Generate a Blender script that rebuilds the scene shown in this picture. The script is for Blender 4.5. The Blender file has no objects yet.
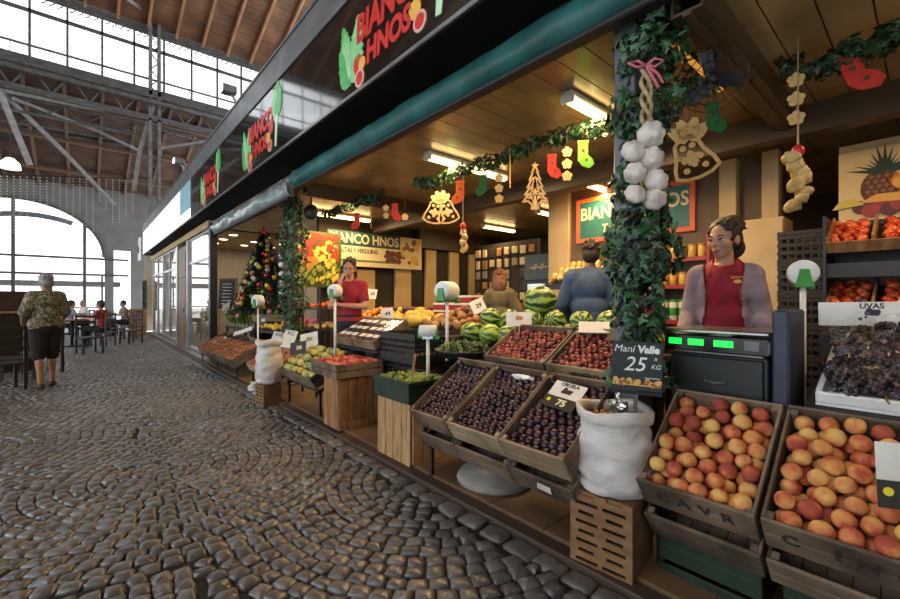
import bpy, bmesh, math, random
import numpy as np
from mathutils import Vector, Matrix, Euler, noise as mnoise
random.seed(7)
SC = bpy.context.scene
COL = SC.collection
PI = math.pi
# ---------------------------------------------------------------- camera numbers
FPX, EYE, V0 = 420.0, 1.3, 299.5
YAW = math.atan(366 / FPX)
SN, CS = math.sin(YAW), math.cos(YAW)
def P(u, v, x=None, y=None, z=None, d=None):
    """point of a world plane that lies along a direction (used to survey the place)"""
    s = (u - 450) / FPX
    a, b = SN + s * CS, CS - s * SN
    if x is not None: d = x / a
    elif y is not None: d = y / b
    elif z is not None: d = (z - EYE) * FPX / (V0 - v)
    return Vector((d * a, d * b, EYE + (V0 - v) / FPX * d))
def R(d): return math.radians(d)
# ---------------------------------------------------------------- materials
MATS = {}
def srgb(c):
    if isinstance(c, str):
        c = [int(c[i:i + 2], 16) / 255 for i in (0, 2, 4)]
    return tuple((x / 12.92 if x <= .04045 else ((x + .055) / 1.055) ** 2.4) for x in c) + (1,)
def newmat(name):
    m = bpy.data.materials.new(name); m.use_nodes = True
    nt = m.node_tree; b = nt.nodes['Principled BSDF']
    MATS[name] = m
    return m, nt, b
def N(nt, t, **k):
    n = nt.nodes.new(t)
    for a, v in k.items(): setattr(n, a, v)
    return n
def ramp(nt, stops, interp='LINEAR'):
    r = N(nt, 'ShaderNodeValToRGB'); e = r.color_ramp.elements; r.color_ramp.interpolation = interp
    while len(e) < len(stops): e.new(.5)
    for q, (p, c) in zip(e, stops): q.position = p; q.color = srgb(c)
    return r
def mat(name, cols, rough=.6, scale=6, metal=0., bump=0., bscale=40, detail=4, rnd=0., spec=.5, coat=0., stretch=(1, 1, 1), sub=0., alpha=1.):
    """procedural: noise between the colours, random per object, fine bump"""
    if name in MATS: return MATS[name]
    m, nt, b = newmat(name)
    if isinstance(cols, str): cols = [cols]
    tc = N(nt, 'ShaderNodeTexCoord'); mp = N(nt, 'ShaderNodeMapping'); mp.inputs['Scale'].default_value = stretch
    oi = N(nt, 'ShaderNodeObjectInfo')
    nt.links.new(tc.outputs['Object'], mp.inputs['Vector'])
    vm = N(nt, 'ShaderNodeVectorMath', operation='MULTIPLY_ADD'); vm.inputs[1].default_value = (1, 1, 1)
    cx = N(nt, 'ShaderNodeCombineXYZ'); mu = N(nt, 'ShaderNodeMath', operation='MULTIPLY'); mu.inputs[1].default_value = 37.
    nt.links.new(oi.outputs['Random'], mu.inputs[0])
    for i in range(3): nt.links.new(mu.outputs[0], cx.inputs[i])
    nt.links.new(mp.outputs[0], vm.inputs[0]); nt.links.new(cx.outputs[0], vm.inputs[2])
    no = N(nt, 'ShaderNodeTexNoise'); no.inputs['Scale'].default_value = scale; no.inputs['Detail'].default_value = detail
    nt.links.new(vm.outputs[0], no.inputs['Vector'])
    if len(cols) == 1:
        b.inputs['Base Color'].default_value = srgb(cols[0])
    else:
        n = len(cols)
        rp = ramp(nt, [(.3 + .4 * i / (n - 1), c) for i, c in enumerate(cols)])
        src = no.outputs['Fac']
        if rnd:
            ma = N(nt, 'ShaderNodeMath', operation='MULTIPLY_ADD'); ma.inputs[1].default_value = rnd; 
            sb = N(nt, 'ShaderNodeMath', operation='SUBTRACT'); sb.inputs[1].default_value = .5
            nt.links.new(oi.outputs['Random'], sb.inputs[0]); nt.links.new(sb.outputs[0], ma.inputs[0]); nt.links.new(src, ma.inputs[2]); src = ma.outputs[0]
        nt.links.new(src, rp.inputs[0]); nt.links.new(rp.outputs[0], b.inputs['Base Color'])
    if bump:
        n2 = N(nt, 'ShaderNodeTexNoise'); n2.inputs['Scale'].default_value = bscale; n2.inputs['Detail'].default_value = 5
        bp = N(nt, 'ShaderNodeBump'); bp.inputs['Strength'].default_value = bump; bp.inputs['Distance'].default_value = .01
        nt.links.new(vm.outputs[0], n2.inputs['Vector']); nt.links.new(n2.outputs['Fac'], bp.inputs['Height']); nt.links.new(bp.outputs[0], b.inputs['Normal'])
    b.inputs['Roughness'].default_value = rough; b.inputs['Metallic'].default_value = metal
    b.inputs['Specular IOR Level'].default_value = spec; b.inputs['Coat Weight'].default_value = coat
    if sub: b.inputs['Subsurface Weight'].default_value = sub; b.inputs['Subsurface Radius'].default_value = (.02, .01, .006)
    b.inputs['Alpha'].default_value = alpha
    return m
def emit(name, col, strength):
    if name in MATS: return MATS[name]
    m, nt, b = newmat(name)
    b.inputs['Base Color'].default_value = srgb(col)
    b.inputs['Emission Color'].default_value = srgb(col); b.inputs['Emission Strength'].default_value = strength
    return m
def clear(name, col, a, rough=.1):
    """thin clear film or pane: mostly see-through with a gloss"""
    if name in MATS: return MATS[name]
    m, nt, b = newmat(name)
    tr = N(nt, 'ShaderNodeBsdfTransparent'); gl = N(nt, 'ShaderNodeBsdfGlossy'); gl.inputs['Roughness'].default_value = rough
    gl.inputs['Color'].default_value = srgb(col)
    mx = N(nt, 'ShaderNodeMixShader'); mx.inputs[0].default_value = a
    nt.links.new(tr.outputs[0], mx.inputs[1]); nt.links.new(gl.outputs[0], mx.inputs[2])
    nt.links.new(mx.outputs[0], nt.nodes['Material Output'].inputs['Surface'])
    return m
# ---------------------------------------------------------------- mesh builder
class MB:
    def __init__(s): s.v = []; s.f = []; s.m = []; s.sm = []
    def add(s, vs, fs, mi=0, smooth=False, M=None):
        o = len(s.v)
        for p in vs:
            p = Vector(p)
            s.v.append(tuple(M @ p) if M is not None else tuple(p))
        for f in fs:
            s.f.append([i + o for i in f]); s.m.append(mi); s.sm.append(smooth)
        return s
    def box(s, x0, x1, y0, y1, z0, z1, mi=0, M=None, bev=0.):
        if bev <= 0:
            vs = [(x, y, z) for z in (z0, z1) for y in (y0, y1) for x in (x0, x1)]
            return s.add(vs, [(0, 2, 3, 1), (4, 5, 7, 6), (0, 1, 5, 4), (2, 6, 7, 3), (0, 4, 6, 2), (1, 3, 7, 5)], mi, False, M)
        b = min(bev, (x1 - x0) * .45, (y1 - y0) * .45, (z1 - z0) * .45)
        vs = []; idx = {}
        for sx, X in ((-1, x0), (1, x1)):
            for sy, Y in ((-1, y0), (1, y1)):
                for sz, Z in ((-1, z0), (1, z1)):
                    for ax in range(3):
                        p = [X - sx * b, Y - sy * b, Z - sz * b]
                        p[ax] = (X, Y, Z)[ax]
                        idx[sx, sy, sz, ax] = len(vs); vs.append(p)
        fs = []
        for ax in range(3):
            a, c = [q for q in range(3) if q != ax]
            for sg in (-1, 1):
                q = []
                for (i, j) in ((-1, -1), (1, -1), (1, 1), (-1, 1)):
                    k = [0, 0, 0]; k[ax] = sg; k[a] = i; k[c] = j; q.append(idx[k[0], k[1], k[2], ax])
                if (sg > 0) == (ax == 1): q.reverse()
                fs.append(q)
            for i in (-1, 1):
                for j in (-1, 1):
                    k0 = [0, 0, 0]; k0[a] = i; k0[c] = j
                    lo = list(k0); hi = list(k0); lo[ax] = -1; hi[ax] = 1
                    fs.append([idx[(*lo, a)], idx[(*hi, a)], idx[(*hi, c)], idx[(*lo, c)]])
        for sx in (-1, 1):
            for sy in (-1, 1):
                for sz in (-1, 1): fs.append([idx[sx, sy, sz, q] for q in range(3)])
        return s.add(vs, fs, mi, False, M)
    def tube(s, pts, r, n=8, mi=0, M=None, cap=True, closed=False):
        pts = [Vector(p) for p in pts]; k = len(pts)
        rs = r if isinstance(r, (list, tuple)) else [r] * k
        vs = []; prev = None
        for i, p in enumerate(pts):
            if closed: t = (pts[(i + 1) % k] - pts[i - 1])
            else: t = (pts[min(i + 1, k - 1)] - pts[max(i - 1, 0)])
            t = t.normalized() if t.length > 1e-9 else Vector((0, 0, 1))
            if prev is None:
                a = t.orthogonal().normalized()
            else:
                a = (prev - t * prev.dot(t)); a = a.normalized() if a.length > 1e-6 else t.orthogonal().normalized()
            prev = a; b = t.cross(a)
            for j in range(n):
                q = 2 * PI * j / n; vs.append(p + (a * math.cos(q) + b * math.sin(q)) * rs[i])
        fs = []
        for i in range(k if closed else k - 1):
            i2 = (i + 1) % k
            for j in range(n):
                fs.append((i * n + j, i * n + (j + 1) % n, i2 * n + (j + 1) % n, i2 * n + j))
        if cap and not closed:
            fs.append(tuple(reversed(range(n)))); fs.append(tuple((k - 1) * n + j for j in range(n)))
        return s.add(vs, fs, mi, n > 4, M)
    def bar(s, a, b, w, h=None, mi=0):
        """rectangular bar from a to b, w across, h upright"""
        a, b = Vector(a), Vector(b); h = h or w; t = (b - a).normalized()
        up = Vector((0, 0, 1)) if abs(t.z) < .95 else Vector((0, 1, 0))
        sd = t.cross(up).normalized(); u2 = sd.cross(t)
        vs = []
        for p in (a, b):
            for i, j in ((-1, -1), (1, -1), (1, 1), (-1, 1)): vs.append(p + sd * (i * w / 2) + u2 * (j * h / 2))
        return s.add(vs, [(3, 2, 1, 0), (4, 5, 6, 7), (0, 1, 5, 4), (1, 2, 6, 5), (2, 3, 7, 6), (3, 0, 4, 7)], mi)
    def lathe(s, prof, n=16, mi=0, M=None, smooth=True):
        vs = []; fs = []; k = len(prof)
        for (r, z) in prof:
            for j in range(n):
                q = 2 * PI * j / n; vs.append((r * math.cos(q), r * math.sin(q), z))
        for i in range(k - 1):
            for j in range(n): fs.append((i * n + j, i * n + (j + 1) % n, (i + 1) * n + (j + 1) % n, (i + 1) * n + j))
        if prof[0][0] > 1e-5: fs.append(tuple(reversed(range(n))))
        if prof[-1][0] > 1e-5: fs.append(tuple((k - 1) * n + j for j in range(n)))
        return s.add(vs, fs, mi, smooth, M)
    def ell(s, c, r, n=12, k=8, mi=0, M=None, rot=None):
        if not isinstance(r, (tuple, list, Vector)): r = (r, r, r)
        T = Matrix.Translation(c) @ (rot.to_4x4() if rot is not None else Matrix()) @ Matrix.Diagonal((*r, 1))
        if M is not None: T = M @ T
        vs = [(0, 0, -1)]
        for i in range(1, k):
            a = -PI / 2 + PI * i / k
            for j in range(n):
                q = 2 * PI * j / n; vs.append((math.cos(a) * math.cos(q), math.cos(a) * math.sin(q), math.sin(a)))
        vs.append((0, 0, 1)); fs = []
        for j in range(n): fs.append((0, 1 + (j + 1) % n, 1 + j))
        for i in range(k - 2):
            for j in range(n):
                a = 1 + i * n; fs.append((a + j, a + (j + 1) % n, a + n + (j + 1) % n, a + n + j))
        l = 1 + (k - 2) * n
        for j in range(n): fs.append((l + j, l + (j + 1) % n, len(vs) - 1))
        return s.add(vs, fs, mi, True, T)
    def cap(s, p0, p1, r0, r1, n=10):
        """tapered capsule"""
        p0, p1 = Vector(p0), Vector(p1); t = (p1 - p0); L = t.length
        t = t / L if L > 1e-6 else Vector((0, 0, 1)); pts = []; rs = []
        for a in (80, 55, 28): pts.append(p0 - t * r0 * math.sin(R(a))); rs.append(r0 * math.cos(R(a)))
        for q in (0, .25, .5, .75, 1): pts.append(p0 + t * L * q); rs.append(r0 + (r1 - r0) * q)
        for a in (28, 55, 80): pts.append(p1 + t * r1 * math.sin(R(a))); rs.append(r1 * math.cos(R(a)))
        return s.tube(pts, rs, n)
    def poly(s, pts2, thick, M=None, mi=0):
        """flat outline in xy, extruded along z from 0 to thick (convex or fan-safe outline triangulated)"""
        from mathutils.geometry import tessellate_polygon
        n = len(pts2); tri = tessellate_polygon([[Vector((p[0], p[1], 0)) for p in pts2]])
        vs = [(p[0], p[1], 0) for p in pts2] + [(p[0], p[1], thick) for p in pts2]
        A = sum(pts2[i][0] * pts2[(i + 1) % n][1] - pts2[(i + 1) % n][0] * pts2[i][1] for i in range(n))
        fs = []
        for t in tri:
            a, b, c = [Vector((*pts2[i], 0)) for i in t]
            ccw = (b - a).cross(c - a).z > 0
            t = t if ccw else tuple(reversed(t))
            fs.append(tuple(i + n for i in t)); fs.append(tuple(reversed(t)))
        for i in range(n):
            j = (i + 1) % n
            fs.append((i, j, j + n, i + n) if A > 0 else (j, i, i + n, j + n))
        return s.add(vs, fs, mi, False, M)
    def mesh(s, name, mats):
        me = bpy.data.meshes.new(name)
        me.from_pydata(s.v, [], s.f)
        if not isinstance(mats, (list, tuple)): mats = [mats]
        for m in mats: me.materials.append(m)
        me.polygons.foreach_set('material_index', s.m); me.polygons.foreach_set('use_smooth', s.sm)
        me.update()
        return me
    def build(s, name, mats, parent=None, loc=None, rot=None):
        return link(name, s.mesh(name, mats), parent, loc, rot)
def link(name, me, parent=None, loc=None, rot=None):
    o = bpy.data.objects.new(name, me); COL.objects.link(o)
    if parent is not None: o.parent = parent
    if loc is not None: o.location = loc
    if rot is not None: o.rotation_euler = rot
    return o
def tag(o, label, cat, group=None, kind=None):
    o['label'] = label; o['category'] = cat
    if group: o['group'] = group
    if kind: o['kind'] = kind
    return o
def thing(name, label, cat, loc=(0, 0, 0), rot=(0, 0, 0), group=None):
    o = bpy.data.objects.new(name, None); COL.objects.link(o); o.empty_display_size = .05
    o.location = loc; o.rotation_euler = rot
    return tag(o, label, cat, group)
def structure(o): o['kind'] = 'structure'; return o
def kids(o): return KID.get(o.name, [])
def copy_tree(o, loc=None, rot=None, label=None, group=None, scale=None, parent=None):
    c = o.copy(); COL.objects.link(c)
    if parent is not None: c.parent = parent
    if loc is not None: c.location = loc
    if rot is not None: c.rotation_euler = rot
    if scale is not None: c.scale = (scale,) * 3
    if label: c['label'] = label
    if group: c['group'] = group
    for ch in list(o.children): copy_tree(ch, parent=c)
    return c
def evaluated(me_obj, mods):
    """apply modifiers to a temporary object and return the mesh"""
    COL.objects.link(me_obj)
    for t, kw in mods:
        md = me_obj.modifiers.new(t, t)
        for k, v in kw.items(): setattr(md, k, v)
    dg = bpy.context.evaluated_depsgraph_get(); dg.update()
    me = bpy.data.meshes.new_from_object(me_obj.evaluated_get(dg))
    old = me_obj.data; bpy.data.objects.remove(me_obj); bpy.data.meshes.remove(old)
    return me
def fuse(mb, name, mats, vox=.012, smooth=4, extra=()):
    """one continuous skin over overlapping shapes"""
    o = bpy.data.objects.new('tmp', mb.mesh(name, mats))
    me = evaluated(o, [('REMESH', dict(mode='VOXEL', voxel_size=vox, use_smooth_shade=True)), ('SMOOTH', dict(factor=.5, iterations=smooth))] + list(extra))
    me.name = name
    return me
def text_mesh(body, size=.1, thick=.002, bold=0., sx=1., shear=0., align='CENTER', space=1., mat_=None):
    cu = bpy.data.curves.new('lettering', 'FONT'); cu.body = body; cu.size = size; cu.extrude = thick / 2; cu.offset = bold
    cu.align_x = align; cu.align_y = 'CENTER'; cu.shear = shear; cu.space_character = space; cu.resolution_u = 3
    o = bpy.data.objects.new('tmp', cu)
    me = evaluated_curve(o)
    for v in me.vertices: v.co.x *= sx; v.co.z += thick / 2
    me.materials.clear()
    if mat_: me.materials.append(mat_)
    me.name = 'lettering'
    return me
def evaluated_curve(o):
    COL.objects.link(o)
    dg = bpy.context.evaluated_depsgraph_get(); dg.update()
    me = bpy.data.meshes.new_from_object(o.evaluated_get(dg))
    cu = o.data; bpy.data.objects.remove(o); bpy.data.curves.remove(cu)
    return me
def frame_matrix(loc, xdir, ydir):
    x = Vector(xdir).normalized(); y = Vector(ydir); y = (y - x * y.dot(x)).normalized(); z = x.cross(y)
    M = Matrix((x, y, z)).transposed().to_4x4(); M.translation = Vector(loc)
    return M
def place(o, M): 
    o.matrix_local = M
    return o
FACE_STREET = dict(xdir=(0, -1, 0), ydir=(0, 0, 1))   # a board read from the street side (normal -x)
FACE_CAM = dict(xdir=(1, 0, 0), ydir=(0, 0, 1))       # a board read looking along +y (normal -y)
# ================================================================ materials of the place
W_CR = [mat('crate_wood_' + str(i), c, .8, 5, bump=.35, bscale=60, stretch=(1, 1, 1), rnd=.4) for i, c in enumerate((
    ['4b3c2e', '766350', '8d7962'], ['3f332a', '645444', '7d6a56'], ['584838', '837258', '9f8c70']))]
M_PALE = mat('pale_pine', ['8a6a48', 'a88459', 'bf9a6c'], .75, 4, bump=.2, bscale=50, stretch=(6, 6, 1))
M_STAND = mat('brown_pine', ['6f4a2c', '93683f', 'ab7f50'], .75, 4, bump=.2, bscale=50, stretch=(6, 6, 1))
M_BLACK = mat('black_steel', ['121212', '1d1c1b'], .5, 20)
M_DARK = mat('dark_plastic', ['15171a', '22252a'], .45, 12)
M_GREY = mat('grey_steel', ['53565a', '6a6d70'], .45, 15, metal=.3)
M_IRON = mat('painted_iron', ['4a4a4b', '5f5e5d', '727170'], .6, 6, bump=.1)
M_ALU = mat('aluminium', ['9a9c9d', 'b5b7b8'], .35, 8, metal=.7)
M_WHITE = mat('white_plastic', ['d9d9d6', 'ecebe8'], .4, 9)
M_GREENP = mat('green_plastic', ['2f7d2c', '3f9638'], .4, 9)
M_DKGREEN = mat('dark_green_plastic', ['0f2217', '17301f', '0d1c13'], .5, 7)
M_CARD = mat('white_card', ['cfcbc2', 'e4e1d8'], .7, 9)
M_INK = mat('black_ink', ['141414'], .7)
M_CREAM = mat('cream_paint', ['b79b6b', 'c7ad7d'], .6, 3)
M_BOARDC = mat('ceiling_panel', ['846c48', '948058', 'a28f68'], .26, 2, spec=.6)
M_TAN = mat('tan_tile', ['5a4430', '6b5238', '775d42'], .45, 2)
M_LEAF = mat('ivy_leaf', ['173a1e', '24522a', '3a6b3c'], .42, 8, rnd=.3)
M_LEAFD = mat('garland_leaf', ['17361b', '2a4a22', '4c6a2b'], .5, 9, rnd=.3)
M_STEM = mat('brown_stem', ['3d2c1d', '59432c'], .8, 20)
M_WCUT = mat('pale_plywood', ['c9a263', 'd8b87c'], .6, 12)
M_GLASS = clear('window_glass', 'ffffff', .16, .03)
M_FILM = clear('clear_film', 'e8e8f0', .22, .12)
M_WARMTUBE = emit('lamp_tube', 'ffd890', 9.)
# ================================================================ world and camera
w = bpy.data.worlds.new('day'); SC.world = w; w.use_nodes = True
bg = w.node_tree.nodes['Background']; bg.inputs[0].default_value = (.93, .97, 1., 1); bg.inputs[1].default_value = 3.3
cam = bpy.data.cameras.new('camera'); cam.sensor_width = 36; cam.lens = FPX / 900 * 36; cam.clip_start = .05; cam.clip_end = 200
co = bpy.data.objects.new('camera', cam); COL.objects.link(co)
co.location = (0, 0, EYE); co.rotation_euler = (PI / 2, 0, -YAW); SC.camera = co
SC.view_settings.view_transform = 'Standard'; SC.view_settings.look = 'None'; SC.view_settings.gamma = 1; SC.view_settings.use_curve_mapping = False
SC.view_settings.exposure = 0.0
def area(name, loc, sx, sy, watts, col, rot=(0, 0, 0)):
    l = bpy.data.lights.new(name, 'AREA'); l.shape = 'RECTANGLE'; l.size = sx; l.size_y = sy; l.energy = watts; l.color = col
    o = bpy.data.objects.new(name, l); COL.objects.link(o); o.location = loc; o.rotation_euler = rot
    return o
def point(name, loc, watts, col, r=.05):
    l = bpy.data.lights.new(name, 'POINT'); l.energy = watts; l.color = col; l.shadow_soft_size = r
    o = bpy.data.objects.new(name, l); COL.objects.link(o); o.location = loc
    return o
# ================================================================ cobbled street floor
def cobbles():
    rng = np.random.default_rng(3)
    Rf = 1.5; wid = .084; st = []
    for j in range(-2, 22):
        for i in range(-3, 4):
            cx = -1.05 + i * 2 * Rf + (j % 2) * Rf; cy = -2.4 + j * Rf
            r = wid * .75
            while r < Rf - .02:
                n = max(4, int(2 * PI * r / .098)); off = rng.random() * 6
                for k in range(n):
                    a = 2 * PI * k / n + off
                    x = cx + r * math.cos(a); y = cy + r * math.sin(a); yw = 24. - y
                    if x < -5.2 or x > 1.66 or yw < -1.3 or yw > 25.6 or x < -1.6 - .22 * yw: continue
                    bad = False
                    for sx in (-1, 1):
                        if (x - cx - sx * Rf) ** 2 + (y - cy + Rf) ** 2 < (Rf - .05) ** 2: bad = True
                    if (x - cx) ** 2 + (y - cy + 2 * Rf) ** 2 < (Rf - .05) ** 2: bad = True
                    if not bad: st.append((x, yw, -a, 2 * PI * r / n, wid))
                r += wid
    # fill the pockets between the fans with single stones
    grid = {}
    for q in st: grid.setdefault((int(q[0] // .1), int(q[1] // .1)), []).append((q[0], q[1]))
    yy = -1.3
    while yy < 25.6:
        xx = -1.6 - .22 * max(0, yy)
        while xx < 1.66:
            gx, gy = int(xx // .1), int(yy // .1); dm = 9
            for a in (-1, 0, 1):
                for b in (-1, 0, 1):
                    for (px, py) in grid.get((gx + a, gy + b), ()): dm = min(dm, math.hypot(px - xx, py - yy))
            if dm > .080: st.append((xx, yy, rng.random(), .076, .076)); grid.setdefault((gx, gy), []).append((xx, yy))
            xx += .03
        yy += .03
    # straight border course beside the stall
    y = -1.3
    while y < 25.6:
        l = .15 + rng.random() * .05
        st.append((1.74, y + l / 2, 0, l, .13)); y += l
    st = np.array(st); n = len(st)
    # unit stone: rounded square pillow
    ux = np.array([1, .78, -.78, -1, -1, -.78, .78, 1.]); uy = np.array([.78, 1, 1, .78, -.78, -1, -1, -.78])
    rings = [(1.0, -.03), (.99, -.008), (.89, .005), (.54, .0125)]
    tv = np.concatenate([np.stack([ux * q * .5, uy * q * .5, np.full(8, z)], 1) for q, z in rings] + [np.array([[0, 0, .0142]])])
    tf = []
    for k in range(3):
        for j in range(8): tf.append((k * 8 + j, k * 8 + (j + 1) % 8, k * 8 + 8 + (j + 1) % 8, k * 8 + 8 + j))
    tq = np.array(tf); tt = np.array([(24 + j, 24 + (j + 1) % 8, 32) for j in range(8)])
    j1 = 1 + rng.normal(0, .05, (n, 2)); rot = st[:, 2] + rng.normal(0, .06, n)
    lx = tv[None, :, 0] * (st[:, 4] * .955 * j1[:, 0])[:, None]      # radial
    ly = tv[None, :, 1] * (st[:, 3] * .95 * j1[:, 1])[:, None]      # tangential
    lx = lx + rng.normal(0, .0035, lx.shape); ly = ly + rng.normal(0, .0035, ly.shape)
    tilt = rng.normal(0, .05, (n, 2)); hz = rng.normal(0, .003, n)
    lz = tv[None, :, 2] + lx * tilt[:, :1] + ly * tilt[:, 1:] + hz[:, None] - .012
    ca, sa = np.cos(rot)[:, None], np.sin(rot)[:, None]
    X = st[:, :1] + lx * ca - ly * sa; Y = st[:, 1:2] + lx * sa + ly * ca
    V = np.stack([X, Y, lz], 2).reshape(-1, 3)
    nv = len(tv); base = (np.arange(n) * nv)
    Q = (tq[None] + base[:, None, None]).reshape(-1, 4); T = (tt[None] + base[:, None, None]).reshape(-1, 3)
    me = bpy.data.meshes.new('floor'); nq, nt = len(Q), len(T)
    me.vertices.add(len(V)); me.vertices.foreach_set('co', V.ravel())
    me.loops.add(nq * 4 + nt * 3); me.loops.foreach_set('vertex_index', np.concatenate([Q.ravel(), T.ravel()]))
    me.polygons.add(nq + nt)
    me.polygons.foreach_set('loop_start', np.concatenate([np.arange(nq) * 4, nq * 4 + np.arange(nt) * 3]))
    me.polygons.foreach_set('use_smooth', np.ones(nq + nt, bool))
    at = me.attributes.new('tone', 'FLOAT', 'POINT')
    at.data.foreach_set('value', np.repeat(rng.random(n), nv))
    me.update(calc_edges=True); me.validate()
    m, nt_, b = newmat('cobblestone')
    a = N(nt_, 'ShaderNodeAttribute', attribute_name='tone'); rp = ramp(nt_, [(0, '454443'), (.5, '605d5b'), (1, '7a7672')])
    tc = N(nt_, 'ShaderNodeTexCoord'); no = N(nt_, 'ShaderNodeTexNoise'); no.inputs['Scale'].default_value = 25; no.inputs['Detail'].default_value = 6
    bp = N(nt_, 'ShaderNodeBump'); bp.inputs['Strength'].default_value = .35; bp.inputs['Distance'].default_value = .01
    L = nt_.links.new
    L(tc.outputs['Object'], no.inputs['Vector']); L(no.outputs['Fac'], bp.inputs['Height']); L(bp.outputs[0], b.inputs['Normal'])
    ad = N(nt_, 'ShaderNodeMath', operation='MULTIPLY_ADD'); ad.inputs[1].default_value = .5; L(no.outputs['Fac'], ad.inputs[2])
    sb = N(nt_, 'ShaderNodeMath', operation='SUBTRACT'); sb.inputs[1].default_value = .5; L(a.outputs['Fac'], sb.inputs[0]); L(sb.outputs[0], ad.inputs[0])
    L(ad.outputs[0], rp.inputs[0]); L(rp.outputs[0], b.inputs['Base Color'])
    b.inputs['Roughness'].default_value = .31; b.inputs['Specular IOR Level'].default_value = .75
    me.materials.append(m)
    return structure(link('floor', me))
cobbles()
b = MB(); b.box(-12, 1.8, -3, 26.4, -.3, -.022)
structure(b.build('floor_bed', mat('joint_grit', ['1b1917', '2a2724'], .85, 30)))
b = MB(); b.box(-40, 40, 26.4, 70, -.3, -.01)
structure(b.build('ground_outside', mat('street_paving', ['8d8d8a', '9d9c98'], .7, 2)))
# stall floor: raised tan tile slab with a dark kerb
b = MB(); b.box(1.9, 8.5, -2.2, 10.0, -.3, .03, 0)
y = -2.2
while y < 9.9:
    x = 1.9
    while x < 8.4:
        b.box(x + .003, x + .397, y + .003, y + .397, .03, .036, 1); x += .4
    y += .4
structure(b.build('floor_stall', [mat('grout', ['5d4a33'], .8), M_TAN]))
b = MB(); b.box(1.8, 1.9, -2.2, 20.4, -.3, .02, bev=.008)
structure(b.build('trim_1', mat('dark_kerb', ['3a2b22', '4a382c'], .6, 5)))
b = MB(); b.box(1.9, 8.5, 10.0, 20.4, -.3, .03)
structure(b.build('floor_shops', mat('grey_tile', ['6b6661', '7a756f'], .4, 3)))
# ================================================================ stall ceiling, walls
b = MB(); x0 = 2.12
y = -2.2
while y < 10.2:
    b.box(x0, 8.6, y + .004, y + .196, 2.85, 2.87, 0); y += .2
b.box(x0, 8.6, -2.2, 10.2, 2.875, 2.9, 1)
structure(b.build('ceiling', [M_BOARDC, M_BLACK]))
b = MB(); b.box(2.0, 8.6, 10.2, 20.4, 2.85, 3.0); structure(b.build('ceiling_shops', mat('shop_ceiling', ['a98f63', 'b79c6e'], .6, 2)))
b = MB(); b.box(4.32, 4.46, -2.2, 7.3, 2.62, 2.85, bev=.006); structure(b.build('ceiling_beam_long', mat('beam_brown', ['3c2f1f', '4a3b28'], .5, 4)))
for i, (yy) in enumerate((.78, 5.45)):
    b = MB()
    b.box(2.2, 4.32, yy - .075, yy - .06, 2.70, 2.85); b.box(2.2, 4.32, yy + .06, yy + .075, 2.70, 2.85); b.box(2.2, 4.32, yy - .075, yy + .075, 2.69, 2.705)
    b.box(2.2, 4.32, yy - .02, yy + .02, 2.675, 2.69)
    structure(b.build('ceiling_beam_cross', mat('beam_brown', ['3c2f1f'])))
M_DKWALL = mat('dark_wall', ['2a231a', '352c20'], .7, 3)
M_CRWALL = mat('cream_wall', ['a58a5c', 'b79c6c'], .65, 2)
b = MB(); b.box(8.2, 8.3, -2.2, 10, .03, 2.85); structure(b.build('wall_back', M_DKWALL))
b = MB(); b.box(1.95, 8.2, -2.3, -2.2, .03, 2.85); structure(b.build('wall_right', M_DKWALL))
b = MB(); b.box(3.3, 8.2, 7.5, 7.6, .03, 2.85); structure(b.build('wall_left', M_DKWALL))
b = MB(); b.box(4.95, 5.05, -2.2, .53, .03, 2.62); structure(b.build('wall_poster', M_CRWALL))
b = MB(); b.box(5.35, 5.45, 1.0, 3.45, .03, 2.85); structure(b.build('wall_partition', mat('brown_wall', ['5c4730', '6d563c'], .6, 3)))
b = MB(); b.box(5.3, 5.55, 3.46, 3.82, .03, 2.85, bev=.01); structure(b.build('column', M_CREAM))
# ================================================================ facade: fascia, sign band, awning
M_FASC = mat('gloss_black_sign', ['0e0e0f', '151516'], .10, 3, spec=.8, coat=.6)
b = MB(); y = -2.4
while y < 10.6:
    b.box(1.75, 1.80, y + .002, min(y + 1.62, 10.6) - .002, 3.08, 3.92); y += 1.62
fascia = structure(b.build('wall_fascia', M_FASC))
b = MB(); b.box(1.735, 1.752, -2.4, 20.4, 3.045, 3.08, bev=.004); b.box(1.752, 1.80, -2.4, 20.4, 3.062, 3.08)
structure(b.build('trim_2', mat('brushed_edge', ['6f7072', '8a8b8c'], .3, 8, metal=.6)))
b = MB(); b.box(1.735, 1.80, -2.4, 20.4, 3.92, 4.24); b.box(1.72, 1.83, -2.4, 20.4, 4.24, 4.27)
structure(b.build('trim_3', mat('grey_flashing', ['5e6062', '6d6f71', '7b7d7e'], .4, 3, metal=.35)))
b = MB(); b.box(1.753, 2.16, -2.4, 20.4, 3.035, 3.06)
b.box(1.81, 2.16, -2.4, 20.4, 3.06, 4.2)
structure(b.build('wall_soffit', mat('dark_soffit', ['0c0b0b', '131211'], .8, 4, spec=.15)))
b = MB(); b.box(1.75, 1.80, 10.6, 20.4, 3.08, 3.92); structure(b.build('wall_white_sign', emit('emissive_sign_panel', 'f2f7fa', .9)))  # plain white panel, emission set on its material
b = MB(); b.box(1.742, 1.752, 10.6, 11.9, 3.3, 3.92); structure(b.build('trim_4', mat('pale_blue_panel', ['8fc6d3', 'a5d6e0'], .3)))
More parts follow.
